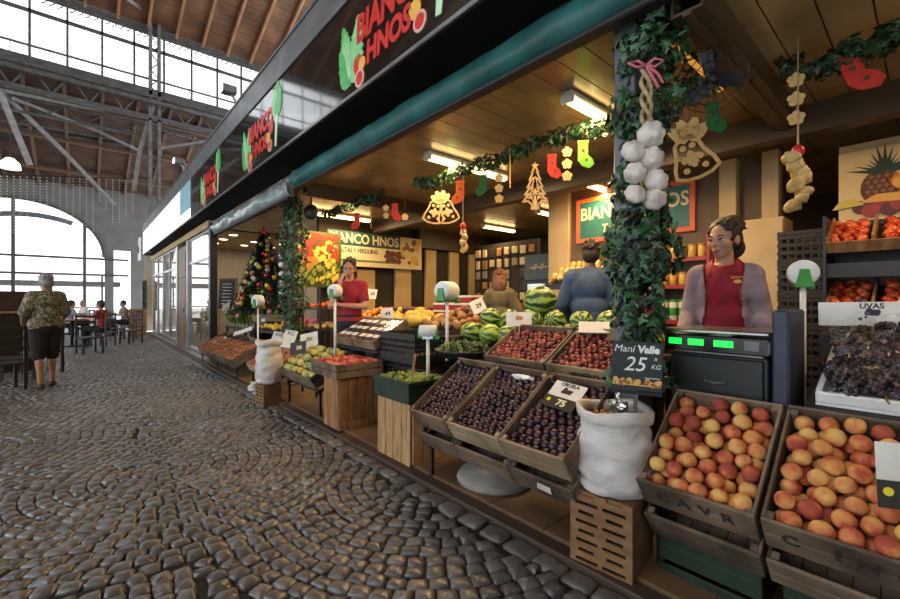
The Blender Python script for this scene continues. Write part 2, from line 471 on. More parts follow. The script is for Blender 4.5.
# rolled awning: teal canvas near the camera, grey plastic further away
def awning(name, y0, y1, z0, z1, m, amp, label, seed):
    ny = int((y1 - y0) / .045); nz = 10; vs = []; fs = []
    ring = []
    for k in range(nz):
        a = PI * k / (nz - 1); ring.append((2.12 - .085 * math.sin(a) ** .7, z1 + (z0 - z1) * (k / (nz - 1))))
    ring += [(2.15, z0), (2.15, z1)]
    n = len(ring)
    for i in range(ny + 1):
        y = y0 + (y1 - y0) * i / ny
        for k, (x, z) in enumerate(ring):
            q = mnoise.noise(Vector((y * 2.2 + seed, z * 9, seed))) + .5 * mnoise.noise(Vector((y * 9 + z * 14, z * 22, seed)))
            vs.append((x - (amp * (q) if k < nz else 0), y, z + (amp * .35 * q if 0 < k < nz else 0)))
    for i in range(ny):
        for k in range(n): fs.append((i * n + k, i * n + (k + 1) % n, (i + 1) * n + (k + 1) % n, (i + 1) * n + k))
    fs.append(tuple(range(n))); fs.append(tuple(reversed(range(ny * n, ny * n + n))))
    b = MB(); b.add(vs, fs, 0, True)
    t = thing(name, label, 'awning', (2.1, (y0 + y1) / 2, z0))
    o = b.build('canvas', m, t); o.location = (-2.1, -(y0 + y1) / 2, -z0)
    b = MB(); b.box(2.06, 2.14, y0, y1, z0 - .045, z0 - .004, bev=.01)
    o = b.build('bottom_rail', M_BLACK, t); o.location = (-2.1, -(y0 + y1) / 2, -z0)
awning('rolled_awning', -2.2, 5.55, 2.78, 3.02, mat('teal_canvas', ['1d4a4a', '27605e', '337472'], .5, 3, spec=.4), .016, 'dark teal rolled canvas awning under the black sign band', 1.)
awning('rolled_curtain', 5.7, 10.1, 2.70, 2.98, mat('grey_film', ['6f7a7b', '8c9697', '9faaaa'], .25, 3, spec=.6), .035, 'crumpled grey plastic roll-down curtain above the christmas tree', 5.)
# ---- pillars of the stall front
for (px, py, nm) in ((2.24, 1.085, 'pillar'), (2.36, 6.3, 'pillar')):
    b = MB(); b.box(px - .055, px + .055, py - .06, py + .06, .0, 2.95, bev=.006); b.box(px - .1, px + .1, py - .1, py + .1, 0, .06, bev=.006)
    structure(b.build(nm, mat('pillar_paint', ['4c4f55', '5a5e64'], .35, 5, metal=.3)))
# ---- logos on the fascia, each a printed board sign
M_RED = mat('sign_red', ['c3201f', 'd52a26'], .35, 9); M_GRN = mat('sign_green', ['3fa552', '62bd6c'], .35, 14); M_LGRN = mat('sign_pale_green', ['b4e0b0', 'd6f0cf'], .35, 14)
M_ORG = mat('sign_orange', ['e8a33a', 'f0c155'], .35, 9); M_PINK = mat('sign_pink', ['e3a08c', 'efc3b0'], .35, 14)
def leaf_outline(w, h, n=18, ruf=.12, seed=0):
    rr = random.Random(seed); pts = []
    for i in range(n + 1):
        t = i / n; ww = w * .5 * (math.sin(PI * min(1, t * 1.0) ** .62) ** .8 if t < 1 else 0) + .012
        pts.append((ww * (1 + ruf * (1 if i % 2 else -1) * (t > .25)), t * h))
    return [(x, y) for x, y in pts] + [(-x * (1 + ruf * rr.uniform(-1, 1)), y) for x, y in reversed(pts)]
def disc(r, n=20, sy=1): return [(r * math.cos(2 * PI * i / n), r * sy * math.sin(2 * PI * i / n)) for i in range(n)]
def T2(x, y, z=0, a=0, s=1): return Matrix.Translation((x, y, z)) @ Matrix.Rotation(R(a), 4, 'Z') @ Matrix.Scale(s, 4)
def logo(yc, label, zc=3.46):
    t = thing('shop_sign', label, 'sign', (1.749, yc, zc)); t.matrix_world = frame_matrix((1.749, yc, zc), **FACE_STREET)
    w1 = text_mesh('BIANCO', .31, .006, .013, .86, .08, space=.98, mat_=M_RED); o = link('lettering', w1, t); o.location = (0, .10, 0)
    w2 = text_mesh('HNOS', .25, .006, .011, .9, .08, space=.98, mat_=M_RED); o = link('lettering', w2, t); o.location = (-.02, -.15, 0)
    b = MB()
    for k, (dx, a, s, mi) in enumerate(((-.66, 14, 1, 0), (-.74, 2, .85, 1), (-.60, -8, .95, 1), (-.70, 24, .7, 0))):
        b.poly(leaf_outline(.24, .58, seed=k), .003 + .001 * k, T2(dx + .06, -.30, 0, a, s), mi)
    for a in (4, 12, 18): b.poly([(-.008, 0), (.008, 0), (.003, .42), (-.003, .42)], .008, T2(-.60, -.30, 0, a), 2)
    b.build('lettuce_print', [M_GRN, mat('sign_mid_green', ['74c67c', '98d99a'], .35, 16), M_LGRN], t)
    b = MB(); b.poly([(-.03, 0), (.03, 0), (.05, .45), (-.045, .45)], .004, T2(.60, -.30, 0, -6), 2)
    for k, (a, s) in enumerate(((-4, 1), (16, .85), (-24, .8))): b.poly(leaf_outline(.26, .42, seed=9 + k), .004 + .001 * k, T2(.645, .06, 0, a, s), k % 2)
    b.build('chard_print', [M_GRN, MATS['sign_mid_green'], M_LGRN], t)
    b = MB()
    for (dx, dy, r, mi, sy) in ((.44, -.02, .085, 0, 1.05), (.34, -.13, .07, 1, 1), (.40, -.24, .075, 2, 1.0), (-.47, -.17, .075, 0, 1.1), (-.40, -.19, .055, 1, 1), (-.44, -.30, .075, 2, 1.05)):
        b.poly(disc(r, 20, sy), .005 + .001 * mi, T2(dx, dy), mi)
        if mi == 2: b.poly(disc(r * .72, 16, sy), .008, T2(dx, dy), 0)
        if mi == 0:
            for q in range(5): b.poly([(0, 0), (.03, .008), (.012, -.008)], .007, T2(dx, dy + r * .7, 0, 72 * q), 3)
    b.build('fruit_print', [M_RED, M_ORG, M_PINK, M_GRN], t)
logo(2.72, 'red BIANCO HNOS sign nearest the camera, cut off by the top photo edge')
logo(5.82, 'red BIANCO HNOS sign with lettuce print on black fascia, middle one of three')
logo(8.75, 'red BIANCO HNOS sign with lettuce print, farthest along the black fascia before the white panel')
# spot lamps on top of the fascia
for (yy, lab) in ((11.3, 'white spot lamp on an arm above the fascia, beside the pale blue panel'), (6.95, 'small pale junction box lamp on top of the grey flashing')):
    t = thing('spot_lamp', lab, 'lamp', (1.76, yy, 4.27), group='lamps along the top of the fascia')
    b = MB(); b.bar((0, 0, 0), (-.1, 0, .16), .03); b.build('arm', M_ALU, t)
    b = MB(); b.box(-.22, -.02, -.08, .08, .12, .24, bev=.015); b.build('housing', M_IRON, t)
    b = MB(); b.box(-.235, -.215, -.07, .07, .13, .23); b.build('lens', emit('spot_glow', 'ffffff', 3), t)
# ---- glazed shop fronts beyond the stall
def shopfront(y0, y1, i, n=3):
    b = MB()
    for k in range(n + 1):
        y = y0 + (y1 - y0) * k / n; b.box(2.05, 2.12, y - .035, y + .035, .02, 2.95)
    for z in (.05, 2.2, 2.8): b.box(2.06, 2.11, y0, y1, z, z + .06)
    f = structure(b.build('window_%d' % i, M_ALU))
    b = MB(); b.box(2.08, 2.09, y0, y1, .1, 2.85); b.build('pane', clear('shop_glass', 'ffffff', .35, .02), f)
shopfront(10.25, 12.7, 1, 1); shopfront(14.6, 17.4, 2, 2); shopfront(17.5, 20.2, 3, 2)
b = MB(); b.box(2.05, 2.11, 12.9, 14.3, .02, 2.75, bev=.01)
for k in range(3): b.box(2.035, 2.055, 13.05, 14.15, .2 + k * .85, .9 + k * .85, bev=.01)
d = structure(b.build('door_1', mat('brown_door', ['5a3a22', '74502f'], .5, 4, stretch=(8, 8, 1))))
b = MB(); b.tube([(2.0, 13.1, .95), (2.0, 13.1, 1.25)], .015); b.build('door_handle', M_ALU, d)
b = MB(); b.box(2.03, 2.15, 12.74, 12.88, .02, 2.95); b.box(2.03, 2.15, 14.32, 14.56, .02, 2.95); structure(b.build('trim_5', M_ALU))
b = MB(); b.box(2.02, 2.16, 10.08, 10.24, .0, 2.95); structure(b.build('trim_6', mat('dark_post', ['26282a', '33363a'], .4)))
b = MB(); b.box(1.95, 2.6, 21.6, 22.1, -.02, 4.4); b.box(1.9, 2.65, 21.55, 22.15, -.02, .6); structure(b.build('trim_7', mat('stone_pier', ['8a7f70', '9c907f'], .8, 6, bump=.3)))
b = MB(); b.box(5.0, 5.1, 10.05, 20.4, .03, 2.85); structure(b.build('wall_shops', mat('shop_wall', ['8d8272', '9c917f'], .7, 2)))
b = MB(); b.box(2.12, 8.2, 14.25, 14.3, .03, 2.85); structure(b.build('wall_shop_partition', MATS['shop_wall']))
# ================================================================ market hall: roof, clerestory, arch wall
M_ROOF = mat('roof_boards', ['6b4630', '8a5f42', 'a37555'], .7, 1.2, detail=2)
M_RAFT = mat('rafter_wood', ['8d6346', 'a87c58'], .7, 2, detail=2)
YC = 18.6
def roof(name, x0, x1, ya, za, yb, zb, step, rw=.06, purl=True, mts=None):
    if yb < ya: ya, za, yb, zb = yb, zb, ya, za
    b = MB(); a = math.atan2(zb - za, yb - ya); L = math.hypot(yb - ya, zb - za)
    T = Matrix.Translation((0, ya, za)) @ Matrix.Rotation(a, 4, 'X')
    y = 0
    while y < L: b.box(x0, x1, y + .006, min(y + .24, L) - .006, .0, .04, 0, T); y += .24
    b.box(x0, x1, 0, L, .045, .1, 0, T)
    x = x0 + step / 2
    while x < x1: b.box(x - rw, x + rw, 0, L, -.18, 0, 1, T); x += step
    y = 1.0
    while y < L and purl: b.box(x0, x1, y - .05, y + .05, -.30, -.18, 1, T); y += 2.4
    structure(b.build(name, mts or [M_ROOF, M_RAFT]))
M_ROOFD = mat('nave_boards', ['4f3624', '674731', '7d5a40'], .7, 1.2, detail=2)
roof('roof_nave', -9, 12, YC, 11.2, 2.0, 16.8, .86, .04, False, [M_ROOFD, M_RAFT])
roof('roof_nave', -9, 12, 2.0, 16.8, -14.6, 11.2, .86, .04, False, [M_ROOFD, M_RAFT])
roof('roof_aisle', -14, 12, YC + .3, 8.65, 27.6, 6.1, 1.0, .045, True, [mat('aisle_boards', ['3a2820', '4f372b', '5e4436'], .8, 1.2, detail=2), mat('dark_rafter', ['5d4636', '6f5442'], .7, 2)])
M_IR2 = mat('dark_iron', ['3a3837', '4b4947', '5a5855'], .6, 5)
b = MB(); b.box(-9, 12, YC + .1, YC + .3, 11.0, 11.4); b.box(-9, 12, YC, YC + .25, 8.75, 8.95); structure(b.build('wall_clerestory', M_IR2))
b = MB(); b.box(-9.2, 12, -14.9, -14.6, -.1, 11.3); b.box(-9.2, -9, -14.9, -1.5, -.1, 11.3); b.box(-9.2, -9, -1.5, YC, 6.4, 11.3); structure(b.build('wall_hall', mat('hall_plaster', ['62605e', '726f6c'], .8, 2)))
# clerestory lights, one window each
x = -6.6; i = 4
MW = .88
while x < 10:
    b = MB()
    b.box(x, x + .06, YC, YC + .1, 8.95, 11.0); b.box(x, x + MW, YC, YC + .09, 10.34, 10.44); b.box(x, x + MW, YC + .02, YC + .07, 9.28, 9.32)
    for k in range(4):  # scroll ironwork over the transom
        pts = [(x + .16 + .19 * k + .07 * math.cos(q * .7), YC + .04, 10.9 - .16 * abs(math.sin(q * .35))) for q in range(10)]
        b.tube(pts, .018, 5)
    b.box(x + .06, x + MW, YC + .02, YC + .06, 10.93, 11.0)
    f = structure(b.build('window_%d' % i, M_IR2))
    b = MB()
    for k in range(15): b.box(x + .06, x + MW, YC + .05, YC + .058, 9.0 + k * .085, 9.006 + k * .085 + .01)
    b.build('louvre', mat('white_louvre', ['c9cdd2', 'd9dde0'], .5), f)
    b = MB(); b.box(x + .06, x + MW, YC + .066, YC + .07, 8.95, 11.0); b.build('pane', M_GLASS, f)
    x += MW; i += 1
def lattice(name, a, b_, h, step, r=.05, mz=None):
    """lattice girder with top chord, bottom chord and zigzag web"""
    a, b_ = Vector(a), Vector(b_); L = (b_ - a).length; n = max(2, int(L / step)); q = MB()
    up = Vector((0, 0, h)) if mz is None else Vector(mz) * h
    q.bar(a, b_, r * 1.8, r * 1.4); q.bar(a + up, b_ + up, r * 1.8, r * 1.4)
    for k in range(n):
        p0 = a.lerp(b_, k / n); p1 = a.lerp(b_, (k + .5) / n); p2 = a.lerp(b_, (k + 1) / n)
        q.bar(p0, p1 + up, r * .7); q.bar(p1 + up, p2, r * .7)
    structure(q.build(name, M_IR2))
lattice('roof_girder', (-9, YC - .15, 7.85), (12, YC - .15, 7.85), .75, .9, .07)
lattice('roof_girder', (-9, YC + .5, 7.3), (12, YC + .5, 7.3), .45, 1.0, .045)
b = MB()
for z in (8.72, 7.82): b.bar((-9, YC - .12, z), (12, YC - .12, z), .16, .18)
b.tube([(-9, YC - .35, 8.35), (12, YC - .35, 8.35)], .09, 10); structure(b.build('roof_pipe', M_IR2))
# column and struts
b = MB()
for dx in (-.13, .13): b.box(1.93 + dx - .05, 1.93 + dx + .05, YC - .2, YC + .0, 3.0, 16)
z = 3.0
while z < 13: b.bar((1.80, YC - .1, z), (2.06, YC - .1, z + .3), .03); b.bar((2.06, YC - .1, z + .3), (1.80, YC - .1, z + .6), .03); z += .6
structure(b.build('hall_column', M_IRON))
M_STRUT = mat('pale_strut', ['6d6b69', '8b8986'], .6, 6)
def strut(pts, w=.08):
    b = MB()
    for p, q in zip(pts[:-1], pts[1:]): b.bar(p, q, w)
    structure(b.build('roof_strut', M_STRUT))
strut([P(2, 92, y=18.9), P(62, 150, y=19.8), P(115, 205, y=20.6)], .1)
strut([P(-20, 60, y=18.2), P(0, 92, y=18.2), P(30, 165, y=18.5)], .12)
strut([P(0, 90, y=18.6), P(75, 105, y=18.6), P(155, 118, y=18.6)], .09)
strut([P(12, 98, y=18.8), P(100, 132, y=19.8), P(138, 150, y=20.4)], .08)
strut([P(155, 100, y=18.5), P(140, 150, y=18.7), P(134, 190, y=18.9)], .13)
strut([P(128, 0, y=17.6), P(150, 14, y=18.4)], .09); strut([P(150, 15, y=18.4), P(192, 0, y=17.6)], .09)
strut([P(160, 148, y=19), P(215, 140, y=19), P(250, 150, y=19)], .07); strut([P(160, 130, y=20.5), P(210, 142, y=20.5)], .07)
strut([P(160, 95, y=20), P(190, 135, y=20)], .06); strut([P(196, 120, y=20), P(190, 140, y=20)], .06)
for (u, v, yy) in ((60, 128, 20.2), (90, 138, 22), (100, 158, 24)):
    lattice('roof_truss', P(u - 75, v - 10, y=yy), P(u + 75, v + 14, y=yy), .4, .7, .045)
# arch wall at the end of the street
def arch_wall():
    xl, xr = -16., 4.2; cx, hw, sz, rise = -2.3, 3.05, 3.3, 2.4; Y = 26.
    pts = [(cx + hw * math.cos(a), sz + rise * math.sin(a)) for a in [PI * k / 28 for k in range(29)]]
    b = MB(); top = 8.2
    for k in range(28):
        (x1, z1), (x0, z0) = pts[k], pts[k + 1]
        b.add([(x0, Y, z0), (x1, Y, z1), (x1, Y, top), (x0, Y, top), (x0, Y + .35, z0), (x1, Y + .35, z1), (x1, Y + .35, top), (x0, Y + .35, top)],
              [(0, 1, 2, 3), (7, 6, 5, 4), (0, 4, 5, 1), (3, 2, 6, 7)])
    b.box(xl, cx - hw, Y, Y + .35, -.1, top); b.box(cx + hw, cx + hw + .34, Y, Y + .35, -.1, top); b.box(cx + hw + .34, 1.75, Y, Y + .35, 3.7, top); b.box(1.75, xr + 8, Y, Y + .35, -.1, top)
    structure(b.build('wall_arch', mat('hall_plaster', ['62605e', '726f6c'], .8, 2)))
    b = MB()
    for k in range(28): b.bar((pts[k][0] * .985 + cx * .015, Y - .04, pts[k][1]), (pts[k + 1][0] * .985 + cx * .015, Y - .04, pts[k + 1][1]), .1, .1)
    for xx in (cx - 2.0, cx, cx + 2.32): b.box(xx - .06, xx + .06, Y - .08, Y + .04, 0, sz + rise * math.sqrt(max(0, 1 - ((xx - cx) / hw) ** 2)))
    for zz in (3.22, 2.46): b.box(cx - hw, cx + hw + .9, Y - .06, Y + .02, zz - .05, zz + .05)
    for xx in (cx - 1, cx + 1.2, cx + 2.95): b.box(xx - .04, xx + .04, Y - .05, Y + .01, 0, 2.46)
    b.box(cx - hw, cx + hw, Y - .05, Y + .01, .9, .96)
    f = structure(b.build('window_90', M_IR2))
    b = MB(); g = [(p[0], Y + .1, p[1]) for p in pts] + [(cx - hw, Y + .1, 0), (cx + hw, Y + .1, 0)]
    b.add(g, [tuple(range(len(g)))]); b.build('pane', M_GLASS, f)
    # curved iron transom ornament
    b = MB(); q = [(cx + .5 + x * 1.0, Y - .1, 5.02 - .12 * x * x) for x in [-1.4 + .2 * k for k in range(15)]]
    for p0, p1 in zip(q[:-1], q[1:]): b.bar(p0, p1, .05, .22)
    structure(b.build('trim_8', mat('ornament_iron', ['55585c', '686b70'], .5)))
arch_wall()
# canopy and houses outside the gate, pale in the daylight
b = MB(); b.box(-7, 1.5, 29, 31, 2.0, 2.25); structure(b.build('canopy_outside', mat('outside_canopy', ['6b6e70', '7c8082'], .6)))
# ================================================================ fruit shapes (one mesh per kind, shared by every fruit)
def fruit_mesh(name, m, r, sy=1., sz=1., n=14, k=10, groove=0., dimple=0., lump=0., seed=0, taper=0.):
    b = MB(); b.ell((0, 0, 0), 1, n, k)
    vs = []
    for p in b.v:
        x, y, z = p; q = 1.
        if groove: a = math.atan2(y, x); q -= groove * math.exp(-(a / .28) ** 2) * (1 - z * z * .6)
        rr = math.hypot(x, y)
        if dimple: z -= math.copysign(1, z) * dimple * math.exp(-(rr / .3) ** 2)
        if lump: q += lump * mnoise.noise(Vector((x * 1.3 + seed, y * 1.3, z * 1.3)))
        t = 1 - taper * (z + 1) / 2
        vs.append((x * q * r * t, y * q * r * sy * t, z * r * sz))
    b.v = vs
    me = b.mesh(name, m if isinstance(m, list) else [m]); return me
def rndmat(name, cols, rough=.45, scale=12, rnd=.6, spec=.4, sub=0., bump=0., coat=0.): return mat(name, cols, rough, scale, rnd=rnd, spec=spec, sub=sub, bump=bump, coat=coat)
M_PEACH = rndmat('peach_skin', ['dcb266', 'd49a5c', 'c97a4c', 'b0543e', '9a4a3e'], .7, 13, .25, .2)
M_PLUM = rndmat('plum_skin', ['1f1017', '2b151d', '381b25', '4d2a32'], .36, 16, .25, .5)
M_STRAW = rndmat('strawberry_skin', ['451013', '68191b', '852a26', '9a5040'], .4, 40, .6, .4)
M_LIME = rndmat('lime_skin', ['4f6a22', '6a8030', '8f9a48'], .4, 14, .5)
M_PEAR = rndmat('pear_skin', ['8d9a5a', 'b0b070', 'c5bc6e', 'c9b04a'], .5, 9, .6)
M_APPLE = rndmat('apple_skin', ['8e1f22', 'b23630', 'd0765a'], .35, 16, .6)
M_ONION = rndmat('onion_skin', ['6e2f22', '9a4a30', 'b06a48'], .4, 16, .6)
M_CARROT = rndmat('carrot_skin', ['9a5c34', 'b07446', '946042', '7a4c34'], .6, 9, .6)
M_TOM = rndmat('tomato_skin', ['b0341a', 'c84c24', 'd66c38'], .28, 9, .6, .5)
M_YEL = rndmat('yellow_skin', ['d19a22', 'e3b83a', 'e8cc5a'], .4, 7, .5)
M_MELON = rndmat('melon_skin', ['c9a23a', 'd9ba52', 'cfb85e'], .5, 9, .5)
M_POT = rndmat('potato_skin', ['7a5232', '92683f', 'a97f52'], .7, 14, .5)
M_ORA = rndmat('orange_skin', ['d4701c', 'e38a2c', 'e8a040'], .45, 14, .5, bump=.1)
M_BREAD = rndmat('onion_gold', ['b98a45', 'd3ab62', 'e0c184'], .5, 9, .5)
def watermelon_mat(nm, ga, gb):
    m, nt, b = newmat(nm); L = nt.links.new
    tc = N(nt, 'ShaderNodeTexCoord'); sp = N(nt, 'ShaderNodeSeparateXYZ'); L(tc.outputs['Object'], sp.inputs[0])
    at = N(nt, 'ShaderNodeMath', operation='ARCTAN2'); L(sp.outputs[1], at.inputs[0]); L(sp.outputs[0], at.inputs[1])
    no = N(nt, 'ShaderNodeTexNoise'); no.inputs['Scale'].default_value = 14; no.inputs['Detail'].default_value = 4; L(tc.outputs['Object'], no.inputs['Vector'])
    ma = N(nt, 'ShaderNodeMath', operation='MULTIPLY_ADD'); ma.inputs[1].default_value = 1.1; L(no.outputs['Fac'], ma.inputs[0]); L(at.outputs[0], ma.inputs[2])
    mu = N(nt, 'ShaderNodeMath', operation='MULTIPLY'); mu.inputs[1].default_value = 9.; L(ma.outputs[0], mu.inputs[0])
    si = N(nt, 'ShaderNodeMath', operation='SINE'); L(mu.outputs[0], si.inputs[0])
    r = ramp(nt, [(0, ga[0]), (.45, ga[1]), (.6, gb[0]), (1, gb[1])]); mr = N(nt, 'ShaderNodeMath', operation='MULTIPLY_ADD'); mr.inputs[1].default_value = .5; mr.inputs[2].default_value = .5
    L(si.outputs[0], mr.inputs[0]); L(mr.outputs[0], r.inputs[0]); L(r.outputs[0], b.inputs['Base Color']); b.inputs['Roughness'].default_value = .35
    return m
M_WMEL = watermelon_mat('watermelon_skin', ('1e3d1c', '2b4f22'), ('6d8f3a', 'a3b458'))
M_WMEL2 = watermelon_mat('pale_melon_skin', ('4f7a2c', '638c36'), ('9db64c', 'b9c960'))
ME = dict(
    peach=[fruit_mesh('peach', M_PEACH, .0355, .97, .94, 20, 14, .10, .10, .05, i) for i in range(4)],
    plum=[fruit_mesh('plum', M_PLUM, .0245, .95, 1.04, 14, 10, .06, .08, .06, i) for i in range(3)],
    strawberry=[fruit_mesh('strawberry', M_STRAW, .02, 1, 1.15, 10, 7, 0, .06, .15, i, .25) for i in range(3)],
    lime=[fruit_mesh('lime', M_LIME, .027, 1, 1.12, 12, 8, 0, -.1, .05, i) for i in range(2)],
    pear=[fruit_mesh('pear', M_PEAR, .046, 1, 1.15, 14, 10, 0, .08, .1, i, .28) for i in range(3)],
    apple=[fruit_mesh('apple', M_APPLE, .033, 1, .9, 14, 10, 0, .2, .06, i) for i in range(2)],
    red_onion=[fruit_mesh('red_onion', M_ONION, .036, 1, .95, 12, 8, 0, -.15, .08, i) for i in range(2)],
    tomato=[fruit_mesh('tomato', M_TOM, .034, 1, .86, 14, 9, 0, .16, .05, i) for i in range(2)],
    melon=[fruit_mesh('yellow_melon', M_MELON, .075, 1, 1.25, 16, 10, 0, 0, .05, i) for i in range(2)],
    potato=[fruit_mesh('potato', M_POT, .05, .85, 1.25, 12, 8, 0, 0, .25, i) for i in range(3)],
    orange=[fruit_mesh('orange', M_ORA, .038, 1, .96, 12, 8, 0, .06, .03, i) for i in range(2)],
    lemon=[fruit_mesh('lemon', M_YEL, .036, 1, 1.25, 12, 8, 0, -.12, .04, i) for i in range(2)],
    onion=[fruit_mesh('golden_onion', M_BREAD, .04, 1, 1.0, 12, 8, 0, -.12, .1, i) for i in range(2)],
    wmelon=[fruit_mesh('watermelon', M_WMEL, .115, 1, 1.12, 24, 16, 0, .03, .04, i) for i in range(2)],
    gmelon=[fruit_mesh('green_melon', M_WMEL2, .1, 1, 1.05, 20, 14, 0, .04, .04, i) for i in range(2)],
)
def carrot_mesh():
    b = MB(); b.tube([(-.09, 0, 0), (-.085, 0, 0), (-.06, .003, 0), (0, .006, .003), (.05, 0, 0), (.09, -.004, 0)], [.004, .016, .021, .018, .012, .003], 8); return b.mesh('carrot', M_CARROT)
ME['carrot'] = [carrot_mesh()]
def pepper_mesh():
    b = MB(); b.ell((0, 0, 0), (.038, .034, .055), 12, 8); b.v = [(x * (1 + .12 * math.cos(3 * math.atan2(y, x))), y * (1 + .12 * math.cos(3 * math.atan2(y, x))), z) for x, y, z in b.v]
    b.tube([(0, 0, .05), (.004, 0, .075)], .006, 6, 1); return b.mesh('yellow_pepper', [M_YEL, M_LEAF])
ME['pepper'] = [pepper_mesh()]
ZN = (('front right', 'front middle', 'front left'), ('right side', 'centre', 'left side'), ('back right', 'back middle', 'back left'))
def zone(a, b): return ZN[min(2, int(a * 3))][min(2, int(b * 3))]
def fruit(kind, name, loc, label, cat, group, rot=None, s=1.):
    o = bpy.data.objects.new(name, random.choice(ME[kind])); COL.objects.link(o)
    o.location = loc; o.rotation_euler = rot if rot is not None else [random.uniform(0, 6.28) for _ in range(3)]; o.scale = (s, s, s)
    return tag(o, label, cat, group)
def fill(M, L, W, kind, name, what, cat, group, dia, top, layers=1, keep=.75, limit=999, m=.016, rot=None, dz=None, jit=.1, smin=.92, smax=1.06, zones=True):
    """hexagonal loose packing in a crate; the last layer only partly full; `top` = height of the uppermost layer's centres"""
    cnt = 0
    for k in range(layers):
        z = top - (layers - 1 - k) * dia * .72; off = (k % 2) * dia * .5
        na = max(1, int((L - 2 * m - dia) / (dia * .88)) + 1); nb = max(1, int((W - 2 * m - dia) / dia) + 1)
        sa = (L - 2 * m - dia) / max(1, na - 1) if na > 1 else 0; sb = (W - 2 * m - dia * 1.45) / max(1, nb - 1) if nb > 1 else 0
        for i in range(na):
            for j in range(nb):
                if k == layers - 1 and layers > 1 and random.random() > keep: continue
                a = m + dia / 2 + i * sa + off * .55; bb = -W / 2 + m + dia * .5 + j * sb + (dia * .45 if (i + k) % 2 else 0)
                if a > L - m - dia * .4: continue
                a += random.uniform(-jit, jit) * dia; bb += random.uniform(-jit, jit) * dia
                bb = max(-W / 2 + m + dia * .48, min(W / 2 - m - dia * .48, bb)); a = max(m + dia * .48, min(L - m - dia * .48, a))
                c = z + random.uniform(-.12, .12) * dia + (dz(a / L, bb / W + .5) if dz else 0)
                if cnt >= limit: return cnt
                lb = '%s at the %s of %s' % (what[0], zone(a / L, bb / W + .5), what[1]) if zones else '%s in %s' % what
                r = rot() if rot else None
                fruit(kind, name, M @ Vector((a, bb, c)), lb, cat, group, r, random.uniform(smin, smax)); cnt += 1
    return cnt
# ================================================================ crates
def tiltM(x, y, z, t): return Matrix.Translation((x, y, z)) @ Matrix.Rotation(-R(t), 4, 'Y')
def crate(label, xf, y0, y1, zf, L, tilt, D, wood=0, text=None, group=None, fl=.09, name='wooden_crate', slats=2, tsize=.07, tspace=1.5, mats=None):
    """open slatted fruit crate; xf, zf = its front rim; returns (root, matrix, inner length, width)"""
    t = R(tilt); W = y1 - y0 - .008
    M = tiltM(xf + D * math.sin(t), (y0 + y1) / 2, zf - D * math.cos(t), tilt)
    root = thing(name, label, 'crate', group=group); root.matrix_world = M
    m = mats or W_CR[wood]; hs = D / slats
    def jit(): return random.uniform(-.003, .003)
    for nm, a0, a1, hh in (('front_panel', 0, .016, D), ('back_panel', L - .016, L, D + .012)):
        b = MB()
        for k in range(slats): b.box(a0 + jit() * .5, a1 + jit() * .5, -W / 2, W / 2, k * hs + .002, k * hs + hs * (hh / D) - .005 + jit(), bev=.003)
        o = b.build(nm, m, root)
        if nm == 'front_panel' and text:
            tm = text_mesh(text, tsize, .0015, .002, 1, space=tspace, mat_=mat('stencil_ink', ['2b2521', '3b332c'], .9, 40))
            w_ = link('lettering', tm, o); w_.matrix_local = frame_matrix((-.0035, 0, D * .55), (0, -1, 0), (0, 0, 1))
    for sg in (-1, 1):
        b = MB(); ya, yb = sorted((sg * W / 2, sg * (W / 2 - .011)))
        for k in range(slats): b.box(.016, L - .016, ya, yb, k * hs + .004, k * hs + hs - .006 + jit(), bev=.003)
        b.build('side_panel', m, root)
    for sa in (.018, L - .046):
        for sg in (-1, 1):
            ya, yb = sorted((sg * (W / 2 - .012), sg * (W / 2 - .036))); MB().box(sa, sa + .028, ya, yb, .008, D - .006).build('corner_post', m, root)
    b = MB(); c0 = max(0, D - fl)
    for k in range(6): b.box(.017, L - .017, -W / 2 + .013 + k * (W - .026) / 6 + .002, -W / 2 + .013 + (k + 1) * (W - .026) / 6 - .002, c0, c0 + .008)
    b.build('bottom', m, root)
    return root, M, L, W
def rack(name, label, y0, y1, xf, zf, L, tilt, legs=None, m=None, drop=0.):
    """sloped steel display rack: rails under the crates and legs to the floor"""
    t = R(tilt); ct, st_ = math.cos(t), math.sin(t); m = m or M_BLACK
    r = thing(name, label, 'rack', (xf, (y0 + y1) / 2, 0)); H = (y1 - y0) / 2
    b = MB()
    for a in (.03, L - .03): b.bar((a * ct, -H, zf + a * st_ - .02), (a * ct, H, zf + a * st_ - .02), .03, .025)
    for y in (-H + .015, H - .015): b.bar((0, y, zf - .02), (L * ct, y, zf + L * st_ - .02), .025, .025)
    b.build('rail', m, r)
    for y in (legs or (-H + .015, H - .015)):
        for a in (.03, L - .03):
            b = MB(); b.box(a * ct - .012, a * ct + .012, y - .012, y + .012, 0, zf + a * st_ - .03); b.build('leg', m, r)
    return r
